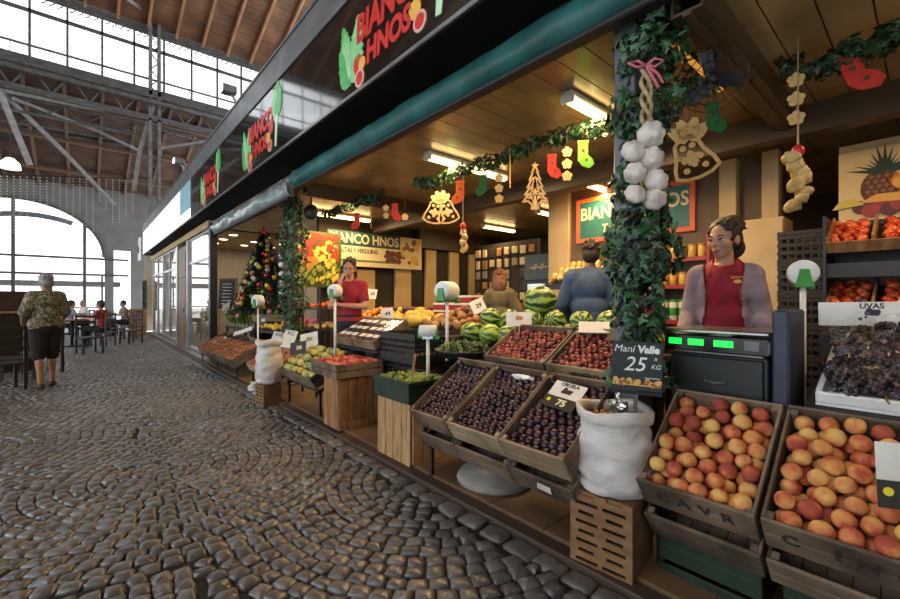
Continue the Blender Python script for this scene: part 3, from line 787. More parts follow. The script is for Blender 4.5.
# ---- peaches
PW = .575
for i, (ya, yb, lab, wd, txt) in enumerate(((.425, .873, 'wooden crate of peaches beside the white sack', 0, 'CAVR'), (-.04, .415, 'wooden crate of peaches cut off by the right edge of the photo', 1, 'C INC'))):
    r, M, L, W = crate(lab, 1.85, ya, yb, .505, PW, 36, .165, wd, txt, 'peach crates in the front row', .150, tsize=.075, tspace=1.9)
    who = ('the peach crate beside the white sack', 'the peach crate at the right edge')[i]
    fill(M, L, W, 'peach', 'peach', ('ripe yellow red peach', who), 'peach', 'peaches in ' + who[4:], .0695, .136, 3, .9, jit=.09, dz=lambda a, b: .012 * math.sin(a * 5 + b * 7))
    # lower empty crate that carries it
    crate('empty grey wooden crate under the peach crate %s' % ('beside the white sack' if i == 0 else 'at the right photo edge'), 1.93, ya, yb, .325, PW - .06, 36, .15, 1, None, 'crates under the peaches', .14, mats=M_DKGREEN if False else W_CR[1])
    t = thing('plastic_crate', 'dark green plastic crate on the floor under the peaches %s' % ('beside the slotted box' if i == 0 else 'at the right photo edge'), 'crate', (2.04, ya + .02, 0), group='green crates under the peaches')
    b = MB()
    for z in (0, .09, .16): b.box(0, .02, 0, .40, z, z + .07, bev=.004)
    b.build('front_panel', M_DKGREEN, t)
    b = MB(); b.box(.02, .42, 0, .015, 0, .23); b.box(.02, .42, .385, .40, 0, .23); b.box(.40, .42, 0.015, .385, 0, .23); b.build('side_panel', M_DKGREEN, t)
    b = MB(); b.box(.02, .40, .015, .385, 0, .012); b.build('bottom', M_DKGREEN, t)
r = rack('display_rack', 'low black steel rack under the peach crates', -.04, .873, 2.06, .215, .5, 36)
b = MB(); M = tiltM(1.85 + .165 * math.sin(R(36)), .19, .505 - .165 * math.cos(R(36)), 36)
# ---- plums
PY = (2.40, 2.008, 1.56, 1.141)
PN = ('leftmost plum crate', 'middle plum crate', 'plum crate nearest the white sack')
for i in range(3):
    r, M, L, W = crate('weathered wooden crate of dark plums, %s' % ('leftmost of three, beside the green lime crate' if i == 0 else 'middle of three' if i == 1 else 'nearest the white sack, with the 75 price card'), 1.70, PY[i + 1], PY[i], .54, .575, 33, .15, (0, 2, 0)[i], None, 'plum crates in the front row', .085)
    fill(M, L, W, 'plum', 'plum', ('dark purple plum', 'the ' + PN[i]), 'plum', 'plums in the ' + PN[i], .0475, .100, 1, 1, 100, jit=.13, dz=lambda a, b: .008 * math.sin(a * 9 + b * 5))
    PM = M
    o, M2, L2, W2 = crate('old wooden crate under the %s' % PN[i], 1.775, PY[i + 1], PY[i], .372, .50, 33, .14, 1, None, 'crates under the plums', .13)
    if i == 2:
        b = MB(); b.poly([(-.05, -.02), (.04, -.03), (.05, .025), (-.03, .03)], .001, frame_matrix((-.003, -.02, .075), (0, -1, 0), (0, 0, 1))); b.build('torn_label', M_CARD, o)
    if i == 1:
        for k, (a, bb) in enumerate(((.49, -.05), (.50, -.10), (.485, -.14))):
            pass
rack('display_rack', 'black steel rack with thin legs under the plum crates', 1.145, 2.40, 1.88, .255, .46, 33)
# crumpled white paper at the back of the middle plum crate
def crumple(name, label, loc, size, m, seed=0, cat='paper', flat=.5):
    b = MB(); b.ell((0, 0, 0), 1, 18, 12); vs = []
    for x, y, z in b.v:
        q = 1 + .45 * mnoise.noise(Vector((x * 2.2 + seed, y * 2.2, z * 2.2))) + .2 * mnoise.noise(Vector((x * 6, y * 6 + seed, z * 6)))
        vs.append((x * q * size[0], y * q * size[1], z * q * size[2]))
    b.v = vs
    for i in range(len(b.sm)): b.sm[i] = False
    o = b.build(name, m, None, loc); tag(o, label, cat); return o
# price card lying on the plums: white upper card with a plum print, black lower card with 75
def price_card(label, M, w, h, head=None, price=None, pic=None, dark=True, group='price cards among the fruit', stick=0, pcol='e8dcae', name='price_card'):
    t = thing(name, label, 'price card', group=group); t.matrix_world = M
    if price and head is not None or (price and pic): split = .42
    elif price: split = 1.
    else: split = 0.
    if split < 1:
        b = MB(); b.box(-w / 2, w / 2, -h / 2 + h * split, h / 2, -.003, .0, bev=.001); o = b.build('card', M_CARD, t)
        if head:
            x = link('lettering', text_mesh(head, h * (.17 if price else .3), .0008, .001, 1, mat_=M_INK), o); x.location = (0, h * (.40 if price else .32), .0005)
        if pic:
            b = MB()
            for k in range(9): b.poly(disc(h * (.055 if split else .10), 10), .0006 + .0001 * k, T2((k % 4 - 1.5) * h * .09 + (k // 4) * .03 * h, h * (.12 + .07 * (k // 4)) + (0 if split else -.1 * h)))
            b.build('fruit_print', pic, o)
    if split > 0:
        b = MB(); b.box(-w / 2, w / 2, -h / 2, -h / 2 + h * split, -.003, .001, bev=.001); o = b.build('price_strip', mat('black_card', ['17150f', '221f16'], .5, 9) if dark else M_CARD, t)
        if price.strip(): x = link('lettering', text_mesh(price, h * min(.42, split * .75), .0008, .002, 1.1, mat_=mat('price_' + pcol, [pcol], .6) if dark else M_INK), o); x.location = (w * .06, -h / 2 + h * split / 2, .0015)
        if dark and split < 1:
            b = MB(); b.poly(disc(h * .07, 8), .0008, T2(-w * .36, -h / 2 + h * split * .6, .001)); b.build('yellow_dot', mat('dot_yellow', ['e0d020'], .5), o)
    if stick:
        b = MB(); b.box(-.006, .006, -h / 2 - stick, h / 2 * .3, -.010, -.0035); b.build('stick', M_PALE, t)
    return t
def facing(loc, yaw, pitch=0, roll=0):
    """card standing at loc whose face looks along yaw (0 = towards -y, 90 = towards -x), leaned back by pitch"""
    a = R(yaw); n = Vector((-math.sin(a), -math.cos(a), 0)); xd = Vector((math.cos(a), -math.sin(a), 0))
    M = frame_matrix(loc, xd, Vector((0, 0, 1)))
    return M @ Matrix.Rotation(-R(pitch), 4, 'X') @ Matrix.Rotation(R(roll), 4, 'Z')
Mp = PM @ Matrix.Translation((.40, .01, .150)) @ Matrix.Rotation(R(-96), 4, 'Z') @ Matrix.Rotation(R(8), 4, 'X')
price_card('white card with a plum print and black 75 strip, lying on the plums', Mp, .215, .185, 'CIRUELA', '75', M_PLUM)
Mq = tiltM(1.70 + .15 * math.sin(R(33)), 1.78, .54 - .15 * math.cos(R(33)), 33)
crumple('crumpled_paper', 'crumpled white paper at the back of the middle plum crate', Mq @ Vector((.51, -.04, .125)), (.02, .09, .016), M_WHITE, 3)
# concrete parasol foot under the rack
b = MB(); b.lathe([(.0, 0), (.26, 0), (.27, .02), (.25, .055), (.06, .07), (.05, .12), (0, .12)], 28)
tag(b.build('parasol_base', mat('pale_concrete', ['7d7a72', '918d84'], .8, 9, bump=.2), None, (2.18, 2.02, 0.037)), 'round grey concrete parasol base on the floor under the plum rack', 'base')
# ---- strawberries behind the plums
for i, (ya, yb) in enumerate(((1.665, 2.215), (1.10, 1.655))):
    who = ('left crate of red strawberries behind the plums', 'right crate of red strawberries behind the plums, nearest the ivy pillar')[i]
    r, M, L, W = crate('pale %s' % who, 2.25, ya, yb, .890, .43, 29, .135, 2, 'FRUTILLA' if i == 0 else 'VIVERO', 'strawberry crates behind the plums', .075, slats=1, tsize=.055, tspace=1.1)
    fill(M, L, W, 'strawberry', 'strawberry', ('small dark red strawberry', 'the %s strawberry crate' % ('left', 'right')[i]), 'strawberry', 'strawberries in the %s crate' % ('left', 'right')[i], .040, .096, 1, 1, 130, jit=.2, smin=.9, smax=1.2)
    SM2 = M
rack('display_rack', 'black steel rack carrying the strawberry crates behind the plums', 1.10, 2.215, 2.30, .77, .42, 29)
price_card('white card with a brown potato print standing behind the left strawberry crate', facing(P(519, 319, x=2.62), 50, 25), .20, .12, '', None, M_POT, stick=.1)
price_card('black and golden price card lying at the back of the right strawberry crate', SM2 @ Matrix.Translation((.37, -.09, .135)) @ Matrix.Rotation(R(-90), 4, 'Z') @ Matrix.Rotation(R(10), 4, 'X'), .20, .10, None, '90', None)
price_card('blank pinkish white card leaning by the ivy pillar behind the strawberries', facing(P(594, 327, x=2.6), 60, 55), .2, .12, '', None, None)
# ---- slotted box, nut sack, scoop, chalkboard
def slot_box(label, x, y, w, d, h, rows, rot=0):
    t = thing('slotted_crate', label, 'crate', (x, y, 0), (0, 0, rot), group='slotted boxes that carry white sacks')
    b = MB(); m = mat('kraft_board', ['6a4d31', '7c5b3a', '8b6945'], .75, 6, stretch=(1, 1, 3))
    # front wall made of bars so that the hand slots are open
    hs = h / rows
    for k in range(rows):
        z = k * hs; b.box(0, .012, -w / 2, w / 2, z, z + hs * .62)
        for j in range(3): 
            ya = (-w / 2, -w * .10, w * .36)[j] if k % 2 else (-w / 2, -w * .04, w * .40)[j]; yb = (-w * .36, w * .10, w / 2)[j] if k % 2 else (-w * .40, w * .04, w / 2)[j]
            b.box(0, .012, ya, yb, z + hs * .62, z + hs)
    b.build('front_panel', m, t)
    for sg in (-1, 1):
        b = MB(); ya, yb = sorted((sg * w / 2, sg * (w / 2 - .012))); b.box(.0125, d, ya, yb, 0, h); b.build('side_panel', m, t)
    b = MB(); b.box(d - .012, d, -w / 2 + .013, w / 2 - .013, 0, h); b.build('back_panel', m, t)
    b = MB(); b.box(.013, d - .013, -w / 2 + .013, w / 2 - .013, h - .02, h); b.build('top', m, t)
    b = MB(); b.box(.03, .04, -w / 2 + .013, w / 2 - .013, .01, h - .03); b.build('dark_backing', mat('dark_inside', ['1a140e'], .9), t)  # near-black sheet set just behind the open slots
    return t
slot_box('brown slotted box on the street edge under the white nut sack', 1.835, 1.03, .30, .28, .365, 8, R(6))
def sack(label, x, y, z, r, h, group='white woven sacks', nuts=True, seed=0, nutm=None):
    t = thing('woven_sack', label, 'sack', (x, y, z), group=group)
    b = MB(); n = 40; prof = []
    for k in range(25):
        q = k / 24; prof.append((r * (.92 + .14 * math.sin(PI * min(1, q * 1.2)) - .06 * q * q) * min(1, .8 + q * 5), h * q))
    prof += [(r * .99, h + .012), (r * 1.04, h + .004), (r * 1.05, h - .03), (r * 1.0, h - .045)]   # rolled rim
    vs = []; fs = []
    for k, (rr, zz) in enumerate(prof):
        for j in range(n):
            a = 2 * PI * j / n
            q = .035 * mnoise.noise(Vector((math.cos(a) * 1.6, math.sin(a) * 1.6, zz * 9 + seed))) + .022 * math.sin(zz * 64 + 5 * mnoise.noise(Vector((math.cos(a) * 2, math.sin(a) * 2, zz * 6 + seed))))
            if k > 24: q *= .5
            vs.append(((rr + q * r * 1.9) * math.cos(a), (rr + q * r * 1.9) * math.sin(a) * 1.02, zz + (.01 * math.sin(3 * a + seed) if k > 20 else 0)))
    for k in range(len(prof) - 1):
        for j in range(n): fs.append((k * n + j, k * n + (j + 1) % n, (k + 1) * n + (j + 1) % n, (k + 1) * n + j))
    fs.append(tuple(reversed(range(n)))); b.add(vs, fs, 0, True)
    b.build('sack_body', mat('woven_white', ['b4b0ad', 'c9c6c3', 'd4d1ce'], .6, 8, bump=.6, bscale=55, stretch=(1, 1, 2.2)), t)
    b = MB(); rr = random.Random(seed)
    b.lathe([(0, h - .04), (r * .5, h - .042), (r * .76, h - .055), (r * .74, h - .08), (0, h - .08)], 24)
    if nuts:
        for k in range(90):
            a = rr.uniform(0, 6.28); q = r * .72 * math.sqrt(rr.random()); b.ell((q * math.cos(a), q * math.sin(a), h - .040), (.011, .007, .007), 6, 4, rot=Euler((0, 0, rr.uniform(0, 3))).to_matrix())
    o = b.build('nuts', nutm or mat('peanut', ['8a6238', 'a97c4c', 'c09663'], .6, 30), t); o['kind'] = 'stuff'
    return t
sack('open white woven sack of peanuts on the slotted box beside the plums', 1.985, 1.035, .367, .17, .395, seed=2)
t = thing('scoop', 'shiny metal scoop stuck in the nut sack under the chalkboard', 'scoop', (1.955, 1.0, .752), (0, R(-12), R(30)))
M_CHROME = mat('polished_steel', ['b9b4ac', 'c9c4bc'], .16, 6, metal=1.)
b = MB(); vs = []; fs = []
for k in range(9):
    for j in range(11):
        a = PI * (1 + j / 10); x = -.10 + .13 * k / 8; w_ = .045 * (1 - .35 * ((8 - k) / 8) ** 2); vs.append((x, w_ * math.cos(a), .045 + w_ * math.sin(a)))
for k in range(8):
    for j in range(10): fs.append((k * 11 + j, k * 11 + j + 1, k * 11 + 12 + j, k * 11 + 11 + j))
fs.append(tuple(88 + j for j in range(11))); b.add(vs, fs, 0, True); b.build('scoop_bowl', M_CHROME, t)
b = MB(); b.tube([(.03, 0, .03), (.05, 0, .06), (.06, 0, .10), (.065, 0, .13)], [.012, .014, .017, .017], 12); b.build('handle', M_CHROME, t)
t = thing('chalkboard', 'small chalkboard priced 25 standing over the nut sack in front of the ivy pillar', 'chalkboard'); t.matrix_world = facing(P(637, 366, d=1.96), 62, 4, -2) @ Matrix.Scale(.93, 4)
b = MB(); b.box(-.118, .118, -.122, .122, -.006, 0, bev=.003); o = b.build('board', mat('slate', ['1f2a2a', '28302f'], .6, 9), t)
CH = mat('chalk', ['d8dcd8', 'ecefec'], .9, 40)
for s_, sz, x, y, bo, sh in (('Maní', .050, -.062, .083, .0, .2), ('Valle', .050, .050, .083, .0025, .1), ('25', .10, -.012, .006, .0005, .25), ('x', .03, .083, .042, 0, .2), ('KG', .032, .085, .0, 0, .2), ('~~~', .04, .07, -.055, 0, 0)):
    x_ = link('lettering', text_mesh(s_, sz, .001, bo, 1, sh, mat_=CH), o); x_.location = (x, y, .0006)
b = MB(); rr = random.Random(5)
b.box(-.113, .113, -.098, -.092, 0, .001, 2)
for k in range(46): b.poly(disc(rr.uniform(.008, .013), 8), .001 + .00002 * k, T2(rr.uniform(-.105, .105), -.084 + rr.uniform(-.010, .014)), k % 2)
b.build('nut_print', [mat('nut_brown', ['8a5a30'], .6), mat('nut_gold', ['d6a960'], .6), M_ORG], o)
b = MB(); b.box(-.118, .118, -.142, -.124, -.004, -.001); b.build('lower_strip', M_INK, t)
b = MB(); b.box(-.01, .01, -.32, -.1, -.016, -.0065); b.build('stake', M_GREY, t)
# ---- lime crate on its pale stand
t = thing('plastic_crate', 'green plastic crate of limes on a pale wooden stand left of the plums', 'crate', (1.85, 2.60, .50))
b = MB(); b.box(0, .015, 0, .50, 0, .165, bev=.004); b.box(-.012, 0, -.012, .512, .14, .165, bev=.003); b.build('front_panel', M_DKGREEN, t)
b = MB(); b.box(.0155, .43, -.0, .015, 0, .165); b.box(.0155, .43, .485, .50, 0, .165); b.box(.43, .445, 0, .50, 0, .165); b.box(0.0, .445, -.012, -.0005, .14, .165); b.build('side_panel', M_DKGREEN, t)
b = MB(); b.box(.0155, .43, .015, .485, .06, .07); b.build('bottom', M_DKGREEN, t)
fill(Matrix.Translation((1.85, 2.85, .50)), .445, .5, 'lime', 'lime', ('yellow green lime', 'the green plastic crate'), 'lime', 'limes in the green crate', .055, .15, 2, .8, zones=True)
t = thing('wooden_stand', 'pale upright wooden box carrying the green lime crate', 'stand', (1.87, 2.61, .0))
for k in range(4):
    b = MB(); b.box(0, .015, k * .118, k * .118 + .112, 0.02, .5, bev=.003); b.build('slat', M_PALE, t)
for k in range(4):
    b = MB(); b.box(.02 + k * .1, .112 + k * .1, -.016, -.001, 0.036, .5, bev=.003); b.build('slat', M_PALE, t)
b = MB(); b.box(.02, .41, .0, .46, .036, .48); b.build('core', M_PALE, t)
tag(MB().box(-.01, .01, -.006, .006, 0, .30, bev=.003).build('wooden_stake', M_PALE, None, (1.95, 2.72, .57), (R(3), R(8), 0)), 'thin pale wooden stake standing in the lime crate', 'stake')
# ---- bag roll dispensers
def dispenser(label, x, y, zt, zb, r, w, yaw, back=False):
    t = thing('bag_dispenser', label, 'dispenser', (x, y, zb), (0, 0, R(yaw)), group='plastic bag dispensers on white poles'); h = zt - zb
    b = MB(); b.tube([(0, 0, 0), (0, 0, h - r * 1.05)], .014, 10); b.build('pole', M_WHITE, t)
    b = MB(); b.box(-w * .62, w * .62, -.035, .035, h - r * 1.12, h - r * .98, bev=.005)
    for sg in (-1, 1): b.poly([(-r * .55, -r * 1.1), (r * .55, -r * 1.1), (r * .28, r * .28), (-r * .28, r * .28)], .012, frame_matrix((sg * w * .56 - .006, 0, h), (0, 1, 0), (0, 0, 1)))
    b.box(w * .45, w * .72, -.06, -.02, h - r * 1.3, h - r * .85, bev=.006)
    b.build('bracket', M_GREENP, t)
    b = MB(); b.lathe([(.012, -w / 2), (r * .93, -w / 2), (r, -w / 2 + .012), (r * 1.0, w / 2 - .012), (r * .93, w / 2), (.012, w / 2)], 24, 0, Matrix.Translation((0, 0, h)) @ Matrix.Rotation(PI / 2, 4, 'Y')); b.build('bag_roll', M_WHITE, t)
    b = MB(); b.box(-w * .3, w * .3, -.045 - r * .0, -.041, h - r * 1.25, h - r * .8); b.build('loose_bag', M_FILM, t)
    return t
p = P(447, 291, x=2.45); dispenser('large white bag roll on a green bracket and white pole, behind the limes', p.x, p.y, p.z, .75, .085, .17, 12)
p = P(428, 331, x=2.12); dispenser('white bag roll in a green holder on a white pole in the lime crate', p.x, p.y, p.z, .58, .05, .14, -45)
p = P(335, 291, x=2.12); dispenser('white bag roll on a tall white pole beside the punnets and the worker in red', p.x, p.y, p.z, .62, .075, .10, 15)
p = P(258, 301, x=2.12); dispenser('white bag roll on a white pole in front of the christmas tree', p.x, p.y, p.z, .037, .10, .12, 15)
p = P(803, 273, x=2.95); dispenser('white bag roll on a green bracket before the dark rack, right of the woman', p.x, p.y, p.z, .037, .07, .055, 20)
# ---- upright slatted box with the apple crate
t = thing('wooden_stand', 'upright brown slatted box standing on the street edge under the apple crate', 'stand', (1.85, 3.74, 0))
b = MB(); b.box(.01, .47, .016, .33, .037, .53); b.build('core', M_STAND, t)
for k in range(5):
    b = MB(); b.box(.0 + k * .097, .09 + k * .097, -.001, .015, .037, .53, bev=.003); b.build('slat', M_STAND, t)
for k in range(3):
    b = MB(); b.box(-.008, .009, .018 + k * .105, .118 + k * .105, .037, .53, bev=.003); b.build('slat', M_STAND, t)
b = MB(); b.box(-.01, .49, -.014, -.002, .037, .10, bev=.003); b.build('skirting', M_STAND, t)
r, M, L, W = crate('flat wooden crate of red apples on the upright slatted box', 1.80, 3.70, 4.30, .68, .52, 0, .145, 0, None, 'tray', .11, slats=2)
fill(M, L, W, 'apple', 'apple', ('small red apple', 'the crate on the upright slatted box'), 'apple', 'apples on the upright box', .066, .125, 1, 1, jit=.1)
# ---- green pears
for i in (0, 2):
    ya = 4.33 + i * .235; who = ('pear crate beside the apple crate', 'middle pear crate', 'pear crate beside the white sack')[i]
    r, M, L, W = crate('grey wooden crate of pale green pears, ' + ('beside the apple crate' if i == 0 else 'middle of three' if i == 1 else 'beside the white sack'), 1.80, ya, ya + .46, .46, .52, 30, .15, (1, 0, 1)[i], None, 'pear crates', .12)
    fill(M, L, W, 'pear', 'green_pear', ('pale yellow green pear', 'the ' + who), 'pear', 'pears in the ' + who, .095, .13, 1, 1, jit=.12, dz=lambda a, b: .03 * math.sin(a * 3.1), zones=True)
rack('display_rack', 'dark steel rack with legs under the pear crates', 4.33, 5.26, 1.90, .31, .46, 30)
slot_box('small slotted box on the street edge under the far white sack', 1.62, 5.42, .24, .22, .26, 6, R(6))
sack('white woven sack on the small slotted box between pears and onions', 1.735, 5.42, .262, .15, .52, nuts=False, seed=6)
crumple('cloth_bundle', 'white cloth bundle on the ground behind the small slotted box', (1.78, 6.05, .10), (.09, .12, .09), mat('woven_white', ['b9b6b3']), 8, 'bundle')
for k, (u, v, lab) in enumerate(((277, 340, 'white price card left of two behind the far sack'), (289, 339, 'white price card right of two behind the far sack'))):
    price_card(lab, facing(P(u, v, x=2.2), 50, 25, -8), .2, .26, 'KG', None, None, stick=.5)
price_card('small black price card standing on the pears', facing(P(298, 348, x=1.95), 50, 25, 10), .2, .16, None, '38', None, stick=.08)
price_card('white card with a green round print standing behind the pears', facing(P(309, 340, x=2.2), 50, 25, 14), .24, .2, '', None, M_PEAR, stick=.1)
# ---- red onions
for i in range(2):
    ya = 5.66 + i * .52; who = ('red onion crate beside the white sack', 'farther red onion crate')[i]
    r, M, L, W = crate('pale wooden crate of red onions, ' + ('beside the white sack' if i == 0 else 'the farther one'), 1.80, ya, ya + .5, .36, .52, 28, .13, 2, None, 'red onion crates', .10)
    fill(M, L, W, 'red_onion', 'red_onion', ('red brown onion', 'the ' + who), 'onion', 'onions in the ' + who, .073, .105, 1, 1, jit=.12, zones=False)
rack('display_rack', 'low dark rack under the red onion crates', 5.66, 6.68, 1.88, .23, .46, 28)
# ---- carrots
for i in range(5):
    ya = 7.3 + i * .54; who = ('carrot crate nearest the camera', 'second carrot crate', 'third carrot crate', 'fourth carrot crate', 'farthest carrot crate')[i]
    r, M, L, W = crate('grey wooden crate of carrots, ' + who.replace('carrot crate ', '').replace(' carrot crate', ' one along the row'), 1.75, ya, ya + .53, .34, .62, 26, .15, 1, None, 'carrot crates', .11)
    fill(M, L, W, 'carrot', 'carrot', ('brownish orange carrot', 'the ' + who), 'carrot', 'carrots in the ' + who, .055, .12, 1, 1, 60, jit=.15, rot=lambda: (random.uniform(-.2, .2), random.uniform(-.3, .1), random.uniform(-.5, .5)), zones=False, m=.05)
rack('display_rack', 'dark steel rack with thin legs under the carrot crates', 7.3, 9.98, 1.83, .19, .56, 26, (-1.3, 0., 1.3))
price_card('long white price card lying on the carrots', facing(P(216, 344, x=2.0), 60, 45, 35), .42, .2, 'KG', None, None)
price_card('white price card at the back of the carrots near the yellow peppers', facing(P(243, 331, x=2.25), 60, 50, 30), .36, .12, '', None, None)
t = MB(); t.box(-.12, .12, -.08, .08, 0, .05, bev=.01); tag(t.build('blue_box', mat('blue_plastic', ['2c3f8f', '3a4fa0'], .4), None, P(222, 349, x=1.95), (0, R(-26), .2)), 'small blue box lying on the carrots', 'box')
# ---- leeks and greens behind the carrots
def leafy(name, label, loc, h, n, m, group, seed, spread=.3, lean=(0, 0), wide=.03):
    rr = random.Random(seed); t = thing(name, label, 'vegetable', loc, group=group)
    b = MB()
    for k in range(n):
        a = rr.uniform(0, 6.28); s = rr.uniform(.2, 1) * spread; hh = h * rr.uniform(.7, 1.1); w_ = wide * rr.uniform(.7, 1.3)
        d = Vector((math.cos(a), math.sin(a), 0)); sd = Vector((-d.y, d.x, 0)); vs = []; fs = []
        for q in range(5):
            f_ = q / 4; c = d * (s * f_ ** 1.6 * h) + Vector((lean[0] * f_, lean[1] * f_, hh * (f_ - .25 * s * f_ ** 3)))
            ww = w_ * math.sin(PI * (.12 + .82 * f_)); vs += [c - sd * ww, c + d * ww * .35, c + sd * ww]
        for q in range(4):
            for j in range(2): fs.append((q * 3 + j, q * 3 + j + 1, q * 3 + 4 + j, q * 3 + 3 + j))
        b.add(vs, fs, 0, True)
    b.build('leaves', m, t)
    b = MB(); b.tube([(0, 0, -.02), (0, 0, h * .25)], [.02, .014], 8); b.build('stalk', mat('pale_stalk', ['b8c290', 'd0d6ae'], .5), t)
    return t
M_GR1 = mat('green_leaves', ['3f5a2c', '5d7a3e', '86985a'], .5, 14, rnd=.4); M_GR2 = mat('dark_leaves', ['1f3a1c', '2f4f26', '466334'], .5, 14, rnd=.4)
t = thing('step_table', 'dark narrow table behind the carrots carrying the leeks', 'table', (2.30, 8.62, 0))
b = MB(); b.box(0, .27, 0, 1.4, .70, .74); b.build('table_top', M_DARK, t)
for (xx, yy) in ((.03, .03), (.03, 1.36), (.24, .03), (.24, 1.36)): b = MB(); b.box(xx - .02, xx + .02, yy - .02, yy + .02, .037, .70); b.build('leg', M_BLACK, t)
t = thing('step_table', 'dark table carrying the yellow peppers in front of the christmas tree', 'table', (2.45, 7.4, 0))
b = MB(); b.box(0, .95, 0, 1.15, .70, .74); b.build('table_top', M_DARK, t)
for (xx, yy) in ((.03, .03), (.03, 1.12), (.9, .03), (.9, 1.12)): b = MB(); b.box(xx - .02, xx + .02, yy - .02, yy + .02, .037, .70); b.build('leg', M_BLACK, t)
for k in range(12):
    leafy('leek_bunch', 'bunch of pale green leeks on the dark table behind the carrots', (2.36 + (k % 2) * .14, 8.72 + (k // 2) * .22, .762), .30, 9, M_GR1, 'leek bunches behind the carrots', k, .25, (-.10, 0), .02)
for (u, v, lb) in ((226, 306, 'upper'), (228, 314, 'lower')): price_card('%s white price card standing among the leeks' % lb, facing(P(u, v, x=2.42), 60, 20, 12), .2, .2, 'KG', None, None)
for k in range(44):
    a, c = random.random(), random.random()
    fruit('pepper', 'yellow_pepper', (2.50 + a * .6, 7.47 + c * .98, .79 + .12 * (1 - abs(a - .5) * 1.6) * random.random()), 'yellow pepper heaped on the dark table in front of the christmas tree', 'pepper', 'yellow peppers before the tree')
M_PKG = [mat('pink_pack', ['c0507a', 'd87a9a'], .4, 8), mat('magenta_pack', ['8a2f5a', 'a8487a'], .4, 8), mat('orange_pack', ['c9772e', 'd99a4a'], .4, 8)]
for k in range(8):
    t = MB(); t.box(-.07, .07, -.05, .05, 0, .2, bev=.015); o = t.build('pink_packet', M_PKG[k % 3], None, (3.2, 7.48 + k * .14, .742), (0, R(-8), .1)); tag(o, ('pink', 'magenta', 'orange')[k % 3] + ' packet standing behind the yellow peppers under the christmas tree', 'packet', 'packets behind the yellow peppers')
price_card('small green and white price card on a stick among the yellow peppers', facing(P(263, 320, x=2.5), 60, 10, 0), .16, .2, None, '60', None, stick=.15)
# blackboard on the shop glass
t = thing('blackboard', 'framed blackboard menu standing beside the glass front, left of the christmas tree', 'board'); t.matrix_world = facing(P(227, 294, x=2.45), 52, 6)
b = MB(); b.box(-.20, .20, -.34, .34, -.02, 0); o = b.build('board', mat('slate', ['1f2a2a']), t)
b = MB()
for k in range(7): b.box(-.13 + .01 * (k % 3), .10 + .02 * (k % 2), .22 - k * .075, .235 - k * .075, 0, .001)
b.build('writing', CH, o)
b = MB(); b.box(-.23, -.2, -.37, .37, -.025, .01); b.box(.2, .23, -.37, .37, -.025, .01); b.box(-.2, .2, .34, .37, -.025, .01); b.box(-.2, .2, -.37, -.34, -.025, .01); b.build('frame', M_PALE, t)
b = MB()
for sx in (-.2, .2): b.bar((sx, -.34, -.03), (sx, -.95, -.06), .03)
b.build('leg', M_PALE, t)
# ================================================================ punnets, plastic crates, tables in the middle
for i in range(2):
    ya = 3.84 + i * .47; who = ('punnet crate nearest the black crates', 'punnet crate before the worker in red')[i]
    r, M, L, W = crate('brown wooden crate of dark berry punnets, ' + who.replace('punnet crate ', ''), 2.27, ya, ya + .46, .86, .50, 26, .11, 0, None, 'punnet crates', .075, slats=1)
    for a in range(3):
        for c in range(3):
            t = thing('berry_punnet', 'clear berry punnet at the %s of the %s' % (zone((a + .5) / 3, (c + .5) / 3), who), 'punnet', group='berry punnets'); t.matrix_world = M @ Matrix.Translation((.11 + a * .15, (c - 1) * .142, .048))
            b = MB(); b.box(-.066, .066, -.064, .064, 0, .045, bev=.01); b.build('berries', mat('dark_berry', ['14141f', '1f2236', '2b2f4a'], .5, 60, bump=.8, bscale=80), t)
            b = MB(); b.box(-.069, .069, -.067, .067, .046, .056, bev=.006); b.build('lid', M_FILM, t)
            b = MB(); b.box(-.03, .03, -.055, .055, .0565, .0575); b.build('sticker', M_CARD, t)
rack('display_rack', 'dark rack carrying the punnet crates before the left worker', 3.84, 4.78, 2.34, .74, .43, 26)
def plastic_crate(label, x, y, z, lx, ly, h, m, group, name='plastic_crate'):
    t = thing(name, label, 'crate', (x, y, z), group=group)
    for sg, nm in ((0, 'front_panel'), (1, 'back_panel')):
        b = MB(); xa = 0 if sg == 0 else lx - .014
        for k in range(4): b.box(xa, xa + .014, 0, ly, k * h / 4, k * h / 4 + h * .11)
        b.box(xa, xa + .014, 0, ly, h - .03, h)
        k = 0
        while k * .05 < ly: b.box(xa + .003, xa + .011, k * .05, min(k * .05 + .014, ly), 0, h - .03); k += 1
        b.build(nm, m, t)
    for sg in (0, 1):
        b = MB(); ya = 0 if sg == 0 else ly - .014
        for k in range(4): b.box(.015, lx - .015, ya, ya + .014, k * h / 4, k * h / 4 + h * .11)
        b.box(.015, lx - .015, ya, ya + .014, h - .03, h); k = 0
        while k * .05 < lx - .06: b.box(.015 + k * .05, .029 + k * .05, ya + .003, ya + .011, 0, h - .03); k += 1
        b.build('side_panel', m, t)
    b = MB(); b.box(.015, lx - .015, .015, ly - .015, 0, .01); b.build('bottom', m, t)
    return t
for k in range(4):
    lb = ('lowest', 'second lowest', 'second from the top', 'topmost')[k]
    plastic_crate('black slotted plastic crate, %s of the stack behind the lime crate' % lb, 2.36, 3.22, .037 + k * .232, .5, .62, .23, M_DARK, 'black crate stack')
for k in range(26): fruit('orange', 'orange', (2.36 + .05 + .075 * (k % 6) * .95 + random.uniform(0, .02), 3.22 + .06 + .12 * (k // 6) + random.uniform(0, .03), .037 + 2 * .232 + .05), 'orange inside the black crate second from the top', 'orange', 'oranges in the black crate')
